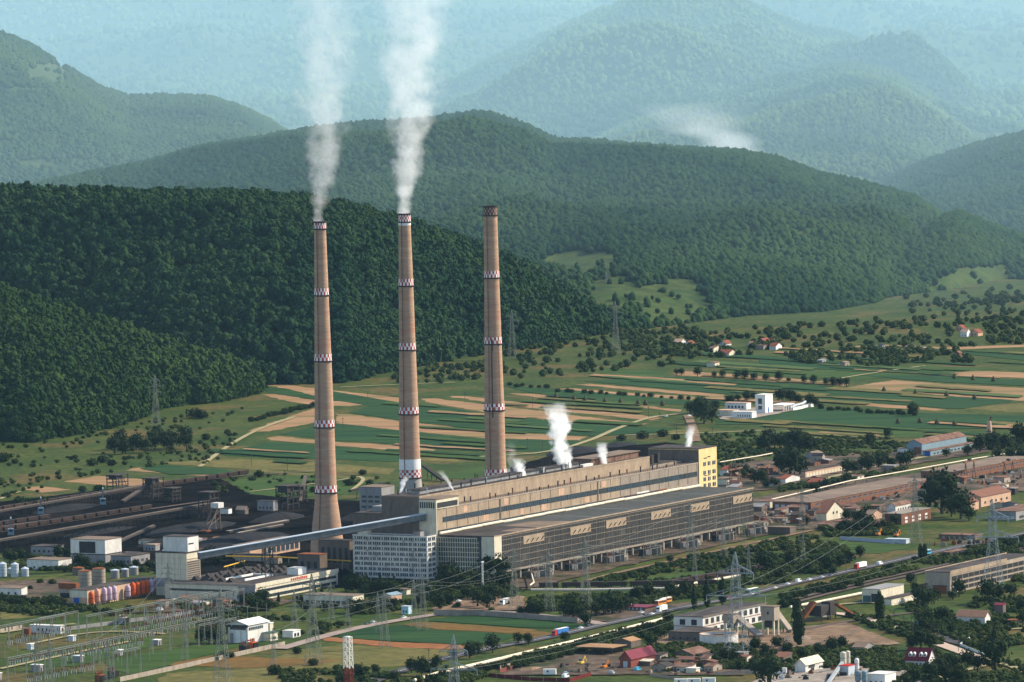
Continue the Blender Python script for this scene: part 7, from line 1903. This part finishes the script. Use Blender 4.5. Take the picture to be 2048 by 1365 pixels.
def build_trees():
    trees('conifer', "slim dark conifer standing in front of the white office block", [(734, 1172, 4.6), (748, 1174, 3.6), (760, 1175, 5.6), (777, 1174, 4.2), (788, 1173, 4.4), (808, 1178, 3.4), (816, 1178, 3.4), (853, 1178, 4.2), (862, 1177, 4), (872, 1176, 4)])
    trees('round', "leafy tree in the belt directly below the white office block", line(695, 1182, 800, 1196, 9, 11) + line(690, 1170, 730, 1176, 3, 10))
    trees('round', "dark tree beside the tan canteen and the workshop end", [(648, 1226, 9), (668, 1222, 8), (700, 1226, 12), (722, 1228, 13), (745, 1226, 12), (768, 1222, 12), (790, 1218, 9), (600, 1212, 9), (612, 1226, 9)])
    trees('round', "tall dark tree in the grove between office block and turbine hall corner", [(861, 1208, 15), (845, 1212, 12), (880, 1220, 13), (872, 1196, 13), (897, 1182, 24), (900, 1212, 12), (925, 1185, 17), (945, 1178, 19), (966, 1176, 14), (988, 1168, 27), (1008, 1178, 16), (955, 1215, 15), (975, 1218, 14), (990, 1205, 15), (968, 1200, 13), (935, 1200, 12)])
    trees('round', "small round tree alone on the verge beside the grove at the access road", [(917, 1217, 5.5)])
    trees('round', "dark tree in the row behind the pale wall along the access road", line(1040, 1234, 1085, 1236, 4, 12) + [(1132, 1238, 14), (1146, 1236, 20), (1158, 1238, 14), (1192, 1234, 11), (1208, 1232, 15), (1224, 1230, 19), (1240, 1228, 13), (1256, 1222, 11)])
    trees('round', "tree alone at the road fork before the end of the pale wall", [(1171, 1253, 11)])
    trees('round', "dark bushy tree in the belt behind the roadside kiosk and buses", line(1262, 1203, 1300, 1197, 4, 11) + line(1338, 1198, 1376, 1194, 4, 11))
    trees('poplar', "dense dark poplar in the trio beside the panel factory", [(1389, 1220, 6), (1414, 1216, 7.5), (1445, 1212, 8)])
    trees('poplar', "slim poplar of the pair hiding the light blue bus", [(1841, 1121, 4.5), (1850, 1121, 4.5)])
    trees('poplar', "single big poplar in front of the dirt yard by the panel factory", [(1597, 1292, 12)])
    trees('poplar', "single poplar at the top of the dusty lane near the garage", [(1760, 1246, 9)])
    trees('poplar', "short columnar tree on the lawn below the asphalt lot", [(1989, 1292, 5)])
    trees('round', "roadside tree along the lower stretch of the main road", [(721, 1358, 12), (752, 1350, 8), (790, 1365, 11), (823, 1346, 11), (843, 1352, 14), (873, 1338, 11), (906, 1318, 9), (940, 1318, 13), (955, 1310, 10), (985, 1306, 14), (1036, 1288, 10), (1057, 1290, 9), (1130, 1286, 9), (685, 1372, 12)])
    trees('bush', "bush in the hedge below the thick pale pipeline", line(850, 1368, 1130, 1308, 24, 10) + line(1000, 1342, 1150, 1312, 8, 8))
    trees('bush', "bush on the bank between the pipeline and the open shed", line(1150, 1302, 1340, 1256, 16, 12, 5, 5) + line(1200, 1282, 1330, 1265, 7, 11))
    trees('round', "tree by the brown annex of the panel factory", [(1322, 1280, 12), (1302, 1296, 14), (1336, 1250, 11)])
    trees('round', "huge dark tree in the pair towering over the brick office", [(1884, 1028, 33), (1922, 1038, 24)])
    trees('round', "dark tree clustering around the foot of the huge pair", [(1858, 1018, 15), (1845, 1012, 12), (1903, 1034, 16), (1938, 1042, 13), (1870, 1000, 14)])
    trees('round', "big shadowy tree in the clump beyond the yellow stair tower", [(1580, 956, 24), (1600, 950, 17), (1562, 944, 14)])
    trees('round', "dark tree in the wide clump on the meadow between the pool complex and the sheds", line(1518, 900, 1562, 896, 5, 13) + line(1568, 901, 1632, 902, 7, 13))
    trees('bush', "round bush on the meadow behind the far end of the plant", [(1243, 882, 9), (1285, 878, 11), (1326, 874, 11), (1352, 880, 8), (1492, 872, 7), (1505, 868, 6)])
    trees('round', "tree between the garage row and the brick works shed", line(1690, 948, 1830, 925, 12, 10, 6, 5))
    trees('round', "tree in the scrub among the red tiled houses past the plant", line(1470, 948, 1560, 985, 9, 9, 8, 8) + line(1620, 990, 1700, 968, 6, 8))
    trees('round', "tree in the gardens around the cream house with the steep brown roof", line(1690, 1046, 1735, 1040, 5, 10, 5, 5) + line(1660, 1068, 1770, 1062, 10, 9, 4, 3) + [(1612, 1052, 8), (1790, 1052, 10)])
    trees('round', "tree beside the blue grey hall and the broken brick stack", [(1740, 893, 10), (1776, 878, 8), (1935, 912, 9), (1960, 905, 13), (1985, 900, 16), (2010, 898, 12), (2040, 890, 17), (2046, 925, 13), (2022, 922, 12), (1995, 922, 10), (1893, 915, 8)])
    trees('round', "small tree in the row along the ploughed strip below the village", [(1353, 751, 6), (1363, 751, 6), (1395, 754, 8), (1428, 756, 5), (1445, 757, 6), (1474, 760, 8), (1490, 761, 8), (1508, 762, 7), (1532, 763, 7), (1558, 764, 8), (1577, 765, 4), (1608, 767, 6), (1627, 769, 7), (1652, 771, 6), (1666, 773, 7), (1680, 774, 8), (1693, 775, 7)])
    trees('bush', "little tree in the row along the field track behind the chimneys", line(1104, 784, 1385, 800, 16, 5, 5, 1) + line(1010, 772, 1100, 778, 6, 5))
    trees('round', "dark tree at the entrance side of the white leisure complex", [(1392, 838, 13), (1408, 848, 19), (1424, 846, 13), (1380, 828, 10), (1400, 826, 12), (1430, 822, 9)])
    trees('round', "tree behind the white leisure complex", line(1448, 806, 1510, 802, 5, 8) + line(1548, 800, 1640, 814, 8, 8))
    trees('bush', "hedge bush along the maize right of the leisure complex", line(1640, 820, 1835, 832, 18, 6, 4, 2))
    trees('round', "single tree at the end of the hedge right of the leisure complex", [(1826, 832, 11)])
    trees('bush', "bush in the diagonal hedge left of the first chimney", line(500, 845, 628, 813, 22, 5.5, 3, 2))
    trees('round', "dark tree in the thicket on the grass slope below the pylon", line(215, 905, 380, 890, 18, 12, 8, 9))
    trees('bush', "dark bush on the grass slope near the foot of the wooded hill", [(390, 836, 15), (402, 838, 12), (412, 880, 9), (455, 868, 6), (150, 918, 6), (185, 932, 10), (205, 926, 10), (222, 932, 9), (143, 920, 6), (66, 952, 5), (66, 935, 6), (30, 928, 7), (5, 925, 14), (116, 950, 5), (95, 960, 5), (310, 860, 6), (250, 920, 6)])
    trees('bush', "bush along the outer coal train", [(199, 988, 12), (165, 985, 8), (40, 1012, 13), (60, 1014, 12), (85, 1010, 13), (100, 1005, 8), (14, 995, 8), (75, 985, 4), (350, 990, 8), (335, 996, 9)])
    trees('bush', "bush on the green between the first chimney and the fields", [(518, 955, 9), (430, 972, 8), (700, 972, 10), (725, 950, 8), (692, 968, 6), (740, 970, 7), (758, 978, 6), (607, 958, 5), (627, 985, 8), (470, 872, 5)])
    trees('round', "dark tree among the low grey houses at the edge of the works", [(20, 1130, 13), (42, 1125, 11), (60, 1128, 10), (118, 1118, 12), (135, 1122, 11), (160, 1138, 14), (172, 1140, 10), (200, 1138, 7), (240, 1140, 8), (270, 1136, 7), (295, 1138, 7), (420, 1128, 14), (435, 1132, 10), (410, 1120, 9), (484, 1146, 9), (575, 1146, 9)])
    trees('bush', "dark bush at the works gate by the small pale house", line(5, 1210, 118, 1212, 10, 11, 5, 4) + [(105, 1170, 8), (80, 1168, 7), (60, 1180, 6)])
    trees('bush', "dark bush at the pump house yard and pylon foot", [(213, 1228, 10), (225, 1232, 8), (258, 1226, 10), (345, 1214, 8)])
    trees('round', "dark tree at the near end of the workshop's cream bands", [(524, 1212, 15), (502, 1216, 13), (488, 1218, 12), (538, 1222, 10), (512, 1224, 12)])
    trees('conifer', "dark cypress before the cream bands of the workshop", [(557, 1206, 4.5), (587, 1205, 3.2), (643, 1186, 3.8), (629, 1190, 5)])
    trees('round', "dark tree in the block left of the switchgear house", [(402, 1288, 12), (418, 1286, 13), (432, 1288, 10)])
    trees('bush', "bush growing by the lower concrete fence of the substation", [(447, 1318, 11), (462, 1316, 8), (594, 1308, 9), (626, 1332, 10), (550, 1350, 14), (430, 1322, 7)])
    trees('round', "tree or tall shrub on the green between the dirt path and the line of cars", [(1506, 1112, 9), (1569, 1106, 9), (1654, 1146, 14), (1584, 1136, 14), (1531, 1146, 17), (1680, 1134, 11), (1520, 1120, 6), (1616, 1146, 9), (1600, 1150, 8), (1560, 1160, 11), (1700, 1128, 10), (1720, 1116, 9), (1640, 1128, 7), (1666, 1152, 8), (1340, 1128, 7), (1500, 1155, 10)])
    trees('bush', "bush on the green below the dirt path in front of the turbine hall", [(1246, 1160, 8), (1262, 1155, 7), (1284, 1148, 8), (1240, 1168, 7), (1290, 1162, 5), (1365, 1158, 5), (1402, 1130, 6), (1450, 1140, 7), (1360, 1172, 6), (1420, 1166, 8), (1150, 1170, 6)])
    trees('bush', "bush on the railway bank right of the panel factory", line(1570, 1200, 1720, 1168, 14, 9, 6, 6) + line(1560, 1215, 1600, 1208, 4, 9))
    trees('round', "dark tree near the cream garage's low annex", [(1835, 1206, 12), (1850, 1216, 19), (1868, 1208, 12), (1822, 1170, 10), (1830, 1186, 8)])
    trees('round', "dark tree on the green around the barn", [(1886, 1246, 14), (1845, 1246, 9), (1856, 1248, 10), (1846, 1268, 15), (1860, 1264, 10), (1904, 1270, 8), (1918, 1194, 13), (1905, 1200, 9), (1976, 1208, 19), (1998, 1204, 14), (2022, 1196, 13), (2045, 1222, 11), (2046, 1250, 11), (1960, 1286, 7), (1975, 1292, 8), (1962, 1300, 7)])
    trees('bush', "bush along the road embankment beyond the concrete hall", line(1985, 1100, 2050, 1085, 8, 9, 5, 6) + line(1930, 1108, 2046, 1120, 9, 9, 5, 6))
    trees('bush', "verge bush between main road and railway", [(1781, 1142, 9), (1770, 1148, 7), (1830, 1122, 7), (1740, 1156, 6), (1700, 1162, 6), (1938, 1098, 6), (2017, 1082, 6), (2040, 1080, 6)])
    trees('round', "big dark tree at the foot of the dusty lane by the maroon roofed house", [(1990, 1344, 29), (1935, 1338, 14), (1955, 1345, 12), (1905, 1345, 16), (1880, 1352, 16), (1862, 1362, 16), (1890, 1372, 18), (1830, 1370, 14), (1812, 1374, 12), (1920, 1372, 16), (1842, 1300, 17), (1862, 1298, 14), (1824, 1300, 11)])
    trees('round', "big round tree in front of the mixing plant", [(1537, 1376, 27)])
    trees('round', "dark tree in the strip behind the mixing plant", [(1555, 1300, 12), (1510, 1306, 12), (1530, 1312, 11), (1545, 1322, 10), (1495, 1316, 10), (1575, 1312, 11), (1605, 1318, 10), (1663, 1306, 12), (1640, 1314, 10), (1685, 1300, 10), (1470, 1330, 11), (1450, 1326, 13), (1432, 1332, 10), (1350, 1312, 5), (1700, 1320, 9), (1480, 1345, 11), (1510, 1340, 11)])
    # undergrowth and copses nobody could count
    def poly_pts(poly, n, seed):
        q = [G(*p) for p in poly]
        r = np.random.RandomState(seed)
        xs, ys = [p.x for p in q], [p.y for p in q]
        out = []
        tries = 0
        while len(out) < n and tries < n * 30:
            tries += 1
            x, y = r.uniform(min(xs), max(xs)), r.uniform(min(ys), max(ys))
            ins = False
            for a, b in zip(q, q[1:] + q[:1]):
                if (a.y > y) != (b.y > y) and x < (b.x - a.x) * (y - a.y) / (b.y - a.y) + a.x: ins = not ins
            if ins and noise.noise(Vector((x * .025, y * .025, seed))) > -.18: out.append((x, y, -.35))
        return out
    low = []
    for k, (poly, n) in enumerate(((((1060, 1200), (1340, 1188), (1480, 1165), (1490, 1180), (1380, 1205), (1260, 1218), (1060, 1225)), 420), (((1180, 1165), (1400, 1115), (1620, 1072), (1700, 1100), (1660, 1150), (1480, 1148), (1320, 1172), (1180, 1175)), 420), (((1490, 1140), (1690, 1100), (1700, 1125), (1560, 1170), (1490, 1170)), 260),
                                    (((850, 1372), (1060, 1312), (1150, 1290), (1340, 1245), (1350, 1262), (1150, 1308), (1000, 1345), (900, 1380)), 520), (((1560, 1195), (1720, 1150), (1850, 1120), (2060, 1075), (2060, 1088), (1850, 1138), (1700, 1172), (1570, 1205)), 320), (((1700, 1290), (1850, 1290), (1900, 1320), (1800, 1345), (1700, 1330), (1600, 1345), (1440, 1340), (1480, 1310), (1600, 1302)), 420),
                                    (((1800, 1210), (2060, 1195), (2060, 1290), (1960, 1300), (1860, 1262)), 300), (((0, 960), (200, 930), (420, 880), (500, 860), (440, 930), (250, 940), (120, 970), (0, 1000)), 330), (((0, 880), (250, 860), (330, 830), (500, 800), (500, 830), (380, 870), (200, 925), (0, 950)), 300), (((480, 950), (760, 950), (780, 975), (560, 1000), (420, 985)), 150),
                                    (((1400, 870), (1800, 880), (2050, 880), (2050, 900), (1950, 900), (1760, 915), (1560, 915), (1440, 935)), 420), (((1560, 975), (1840, 935), (1840, 942), (1560, 985)), 150), (((690, 1165), (1000, 1165), (1040, 1185), (1000, 1225), (860, 1215), (700, 1235)), 260), (((0, 1195), (130, 1205), (200, 1225), (120, 1240), (0, 1225)), 120),
                                    (((330, 1205), (520, 1205), (600, 1225), (560, 1240), (400, 1235)), 110), (((1640, 1060), (1790, 1052), (1800, 1070), (1660, 1075)), 100), (((2048, 1090), (1900, 1130), (2048, 1170)), 160), (((0, 1108), (330, 1130), (330, 1150), (200, 1145), (0, 1140)), 130), (((1290, 1292), (1560, 1292), (1590, 1315), (1480, 1345), (1340, 1352), (1290, 1320)), 170), (((1690, 1232), (1800, 1240), (1900, 1290), (1860, 1292), (1760, 1262)), 90), (((1700, 1298), (2060, 1330), (2060, 1375), (1800, 1375), (1740, 1350)), 200), (((560, 1345), (900, 1330), (860, 1375), (560, 1380)), 120), (((380, 1240), (560, 1235), (700, 1250), (640, 1270), (430, 1275)), 70))):
        low += poly_pts(poly, int(n * (.32 if k in (7, 8, 9) else 2.0)), k + 1)
    mass("shrubbery", low, 1.8, 2, M_SCRUB, "low scrub and weeds spreading over the open ground of the valley", squash=(.6, 1.0), cat="scrub")
    tall = []
    for k, (poly, n) in enumerate(((((1000, 700), (1240, 660), (1420, 670), (1420, 712), (1340, 735), (1200, 745), (1010, 768), (960, 765)), 300), (((1500, 660), (1760, 640), (1900, 640), (1960, 700), (1700, 692), (1560, 700)), 260), (((1230, 652), (1400, 655), (1560, 685), (1520, 712), (1300, 722), (1240, 700)), 330), (((1560, 712), (1700, 698), (1960, 705), (1940, 726), (1760, 738), (1600, 728)), 260),
                                    (((1790, 600), (2060, 575), (2060, 660), (1850, 650)), 150), (((1960, 640), (2060, 630), (2060, 690), (1980, 690)), 130), (((780, 752), (1000, 715), (1010, 755), (800, 775)), 120), (((1140, 560), (1300, 560), (1350, 640), (1260, 660), (1200, 640)), 160), (((1975, 590), (2040, 590), (2040, 612), (1975, 615)), 60))):
        tall += poly_pts(poly, int(n * .6), k + 40)
    mass("copse", tall, 2.9, 2, M_SCRUB, "scattered copses and orchard trees at the foot of the middle ridge", squash=(.8, 1.2), cat="copse")
build_trees()

# ------------------------------------------------------------------ smoke and steam
def plume(loc, H, r0, r1, lean, wob, dens, label, name="smoke", color=(0.93, 0.92, 0.90), seed=0, nscale=0.06, fade=0.75, billow=0.8, cat="smoke", step=1.4):
    """a rising plume as one volume: its axis leans by lean(x,y) per metre and wobbles; radius grows r0 -> r1"""
    n, k = 14, 14
    b = MB(); vs = []
    for i in range(k + 1):
        z = H * i / k
        rr = (r0 + (r1 - r0) * (i / k) ** .8) * 1.5 + wob * min(1, 2.5 * i / k)
        for j in range(n):
            a = 6.283 * j / n
            vs.append((lean[0] * z + rr * math.cos(a), lean[1] * z + rr * math.sin(a), z))
    fs = [(i * n + j, i * n + (j + 1) % n, (i + 1) * n + (j + 1) % n, (i + 1) * n + j) for i in range(k) for j in range(n)]
    fs += [tuple(range(n - 1, -1, -1)), tuple(k * n + j for j in range(n))]
    b.add(vs, fs)
    def nodes(nt, pv):
        N, L = nt.nodes, nt.links
        def math_(op, a, b_=None, c=None):
            m = N.new("ShaderNodeMath"); m.operation = op
            for i, v in enumerate((a, b_, c)):
                if v is None: continue
                if hasattr(v, "links"): L.new(v, m.inputs[i])
                else: m.inputs[i].default_value = v
            return m.outputs[0]
        tc = N.new("ShaderNodeTexCoord")
        sx = N.new("ShaderNodeSeparateXYZ"); L.new(tc.outputs["Object"], sx.inputs[0])
        x, y, z = sx.outputs
        t = math_('DIVIDE', z, H)
        w1 = N.new("ShaderNodeTexNoise"); w1.inputs["Scale"].default_value = 1.0; w1.inputs["Detail"].default_value = 1.0
        cb = N.new("ShaderNodeCombineXYZ"); cb.inputs[0].default_value = seed * 7.3; L.new(math_('MULTIPLY', z, 2.6 / H * (1 + H / 120)), cb.inputs[2])
        L.new(cb.outputs[0], w1.inputs["Vector"])
        sc_ = N.new("ShaderNodeSeparateColor"); L.new(w1.outputs["Color"], sc_.inputs[0])
        up = math_('MINIMUM', math_('MULTIPLY', t, 2.5), 1.0)
        ox = math_('MULTIPLY', math_('MULTIPLY', math_('SUBTRACT', sc_.outputs[0], .5), wob * 2.6), up)
        oy = math_('MULTIPLY', math_('MULTIPLY', math_('SUBTRACT', sc_.outputs[1], .5), wob * 2.6), up)
        dx = math_('SUBTRACT', math_('SUBTRACT', x, math_('MULTIPLY', z, lean[0])), ox)
        dy = math_('SUBTRACT', math_('SUBTRACT', y, math_('MULTIPLY', z, lean[1])), oy)
        rr = math_('SQRT', math_('ADD', math_('MULTIPLY', dx, dx), math_('MULTIPLY', dy, dy)))
        RR = math_('MULTIPLY_ADD', math_('POWER', math_('MAXIMUM', t, 0.0), .8), r1 - r0, r0)
        q = math_('DIVIDE', rr, RR)                              # 0 on the axis, 1 at the rim
        nz = N.new("ShaderNodeTexNoise"); nz.inputs["Scale"].default_value = nscale; nz.inputs["Detail"].default_value = 5; nz.inputs["Roughness"].default_value = .58
        mp = N.new("ShaderNodeMapping"); mp.inputs["Location"].default_value = (seed * 31.0, seed * 17.0, 0); L.new(tc.outputs["Object"], mp.inputs[0]); L.new(mp.outputs[0], nz.inputs["Vector"])
        edge = math_('ADD', math_('SUBTRACT', 1.0, q), math_('MULTIPLY', math_('SUBTRACT', nz.outputs["Fac"], .5), 2.6 * billow))
        d = math_('MINIMUM', math_('MAXIMUM', math_('MULTIPLY', edge, 1.5), 0.0), 1.0)
        thin = math_('POWER', math_('DIVIDE', r0, RR), 1.15)
        top = math_('MINIMUM', math_('MAXIMUM', math_('DIVIDE', math_('SUBTRACT', 1.0, t), 1 - fade), 0.0), 1.0)
        d = math_('MULTIPLY', math_('MULTIPLY', math_('MULTIPLY', d, thin), top), dens)
        L.new(d, pv.inputs["Density"])
    m = vol_mat(name + "_air_" + str(seed), dens, color, 0.25, nodes)
    o = b.build(name, m)
    o.location = loc
    sc_step = step
    m.cycles.volume_step_rate = sc_step / max(.1, (max(2 * r1 * 1.5, H) / 10))
    return tag(o, label, cat, None, "stuff")
def build_smoke():
    b1, b2 = G(655, 1117), G(823, 1074)
    plume(b1 + Vector((0, 0, 219)), 230, 3.8, 30, (0.066, 0.05), 9, 0.085, "pale smoke rising from the tall chimney standing alone", seed=1, nscale=.085, billow=1.2, fade=.35, color=(.96, .955, .94), step=2.2)
    plume(b2 + Vector((0, 0, 216.5)), 240, 4.2, 36, (0.068, 0.05), 9, 0.125, "thicker white smoke rising from the chimney with the white base band", seed=2, nscale=.08, billow=1.2, fade=.4, color=(.97, .965, .95), step=2.2)
    def at(px, py, z):
        """the point of the plant's roofs that stands z metres high at that place of the photograph"""
        return G(px, py, z)
    W_ = (.99, .985, .96)
    plume(at(1124, 938, 54), 44, 2.6, 9, (-0.06, 0), 4.2, 0.8, "big dense white steam cloud over the boiler house roof", "steam", W_, 3, .19, .6, 1.35, "steam", 1.0)
    plume(at(1132, 961, 46), 22, 1.0, 4.4, (0.08, 0), 1.6, 2.2, "white steam puff over the bunker bay roof below the big cloud", "steam", W_, 4, .24, .6, 1.0, "steam", .6)
    plume(at(1211, 951, 46), 22, 1.0, 4.6, (-0.08, 0), 1.6, 2.0, "white steam puff on the bunker bay roof right of the big cloud", "steam", W_, 5, .30, .55, 1.0, "steam", .6)
    plume(at(1049, 977, 46), 20, 1.3, 4.6, (-0.2, 0), 1.6, 1.6, "white steam puff bending left over the bunker bay roof", "steam", W_, 6, .32, .55, 1.0, "steam", .6)
    plume(at(1028, 976, 46), 13, 1, 3.6, (-0.4, 0), 1, 0.7, "small faint steam puff left of the bending one", "steam", W_, 7, .4, .5, 1.0, "steam", .6)
    plume(at(907, 981, 54), 13, .7, 2.6, (-0.6, 0), 1, 0.8, "thin steam wisp at the end of the penthouse", "steam", W_, 8, .4, .5, 1.0, "steam", .5)
    plume(at(1374, 922, 46), 24, 1.0, 3.8, (0.12, 0), 1.4, 1.6, "narrow white steam jet before the dark side of the stair tower", "steam", W_, 9, .4, .6, .9, "steam", .5)
    plume(at(800, 986, 53.5), 11, .8, 2.8, (0.4, 0), 1, 1.2, "small steam jet at the near corner of the boiler house roof", "steam", W_, 10, .4, .5, .9, "steam", .5)
    plume(at(1021, 944, 40), 22, 1.5, 6, (0.05, 0), 2, 0.08, "faint drifting steam beside the sootiest chimney's foot", "steam", W_, 11, .2, .5, 1.0, "steam", 1.0)
    plume(at(1087, 946, 54), 4, .8, 1.6, (0.0, 0), .4, 0.9, "tiny round steam ball on the boiler house roof", "steam", W_, 12, .4, .6, .6, "steam", .4)
    # smoke drifting behind the middle ridge
    p = D(1480, 322, 9300)
    plume(p, 80, 34, 85, (-0.9, 0), 26, 0.016, "white smoke drifting up behind the crest of the middle ridge", seed=13, nscale=.012, fade=.3, color=(.96, .96, .95), step=9)
build_smoke()
# ------------------------------------------------------------------ air
def build_haze():
    o = MB().box(-12500, 12500, -6500, 24500, -1, 560).build("haze", vol_mat("thin_haze", 0.5e-5, (0.40, 0.72, 1.0)))
    tag(o, "thin blue haze filling the whole valley air", None, None, "stuff")
    # smoke laden air lying in the side valley and against the mountains beyond the middle ridge
    b = MB()
    n = 48
    prof = []
    for i in range(13):
        a = math.pi * i / 12
        prof.append((max(0.01, math.sin(a)), -math.cos(a)))
    b.lathe(prof, n)
    o = b.build("haze", vol_mat("smoky_valley_haze", 0.95e-4, (0.56, 0.86, 0.98)), smooth=True)
    o.scale = (9000, 6000, 550)
    o.location = (0, 6800 + 6000 - CAMD, 0)
    tag(o, "bank of pale smoky haze lying against the far mountains", None, None, "stuff")
build_haze()
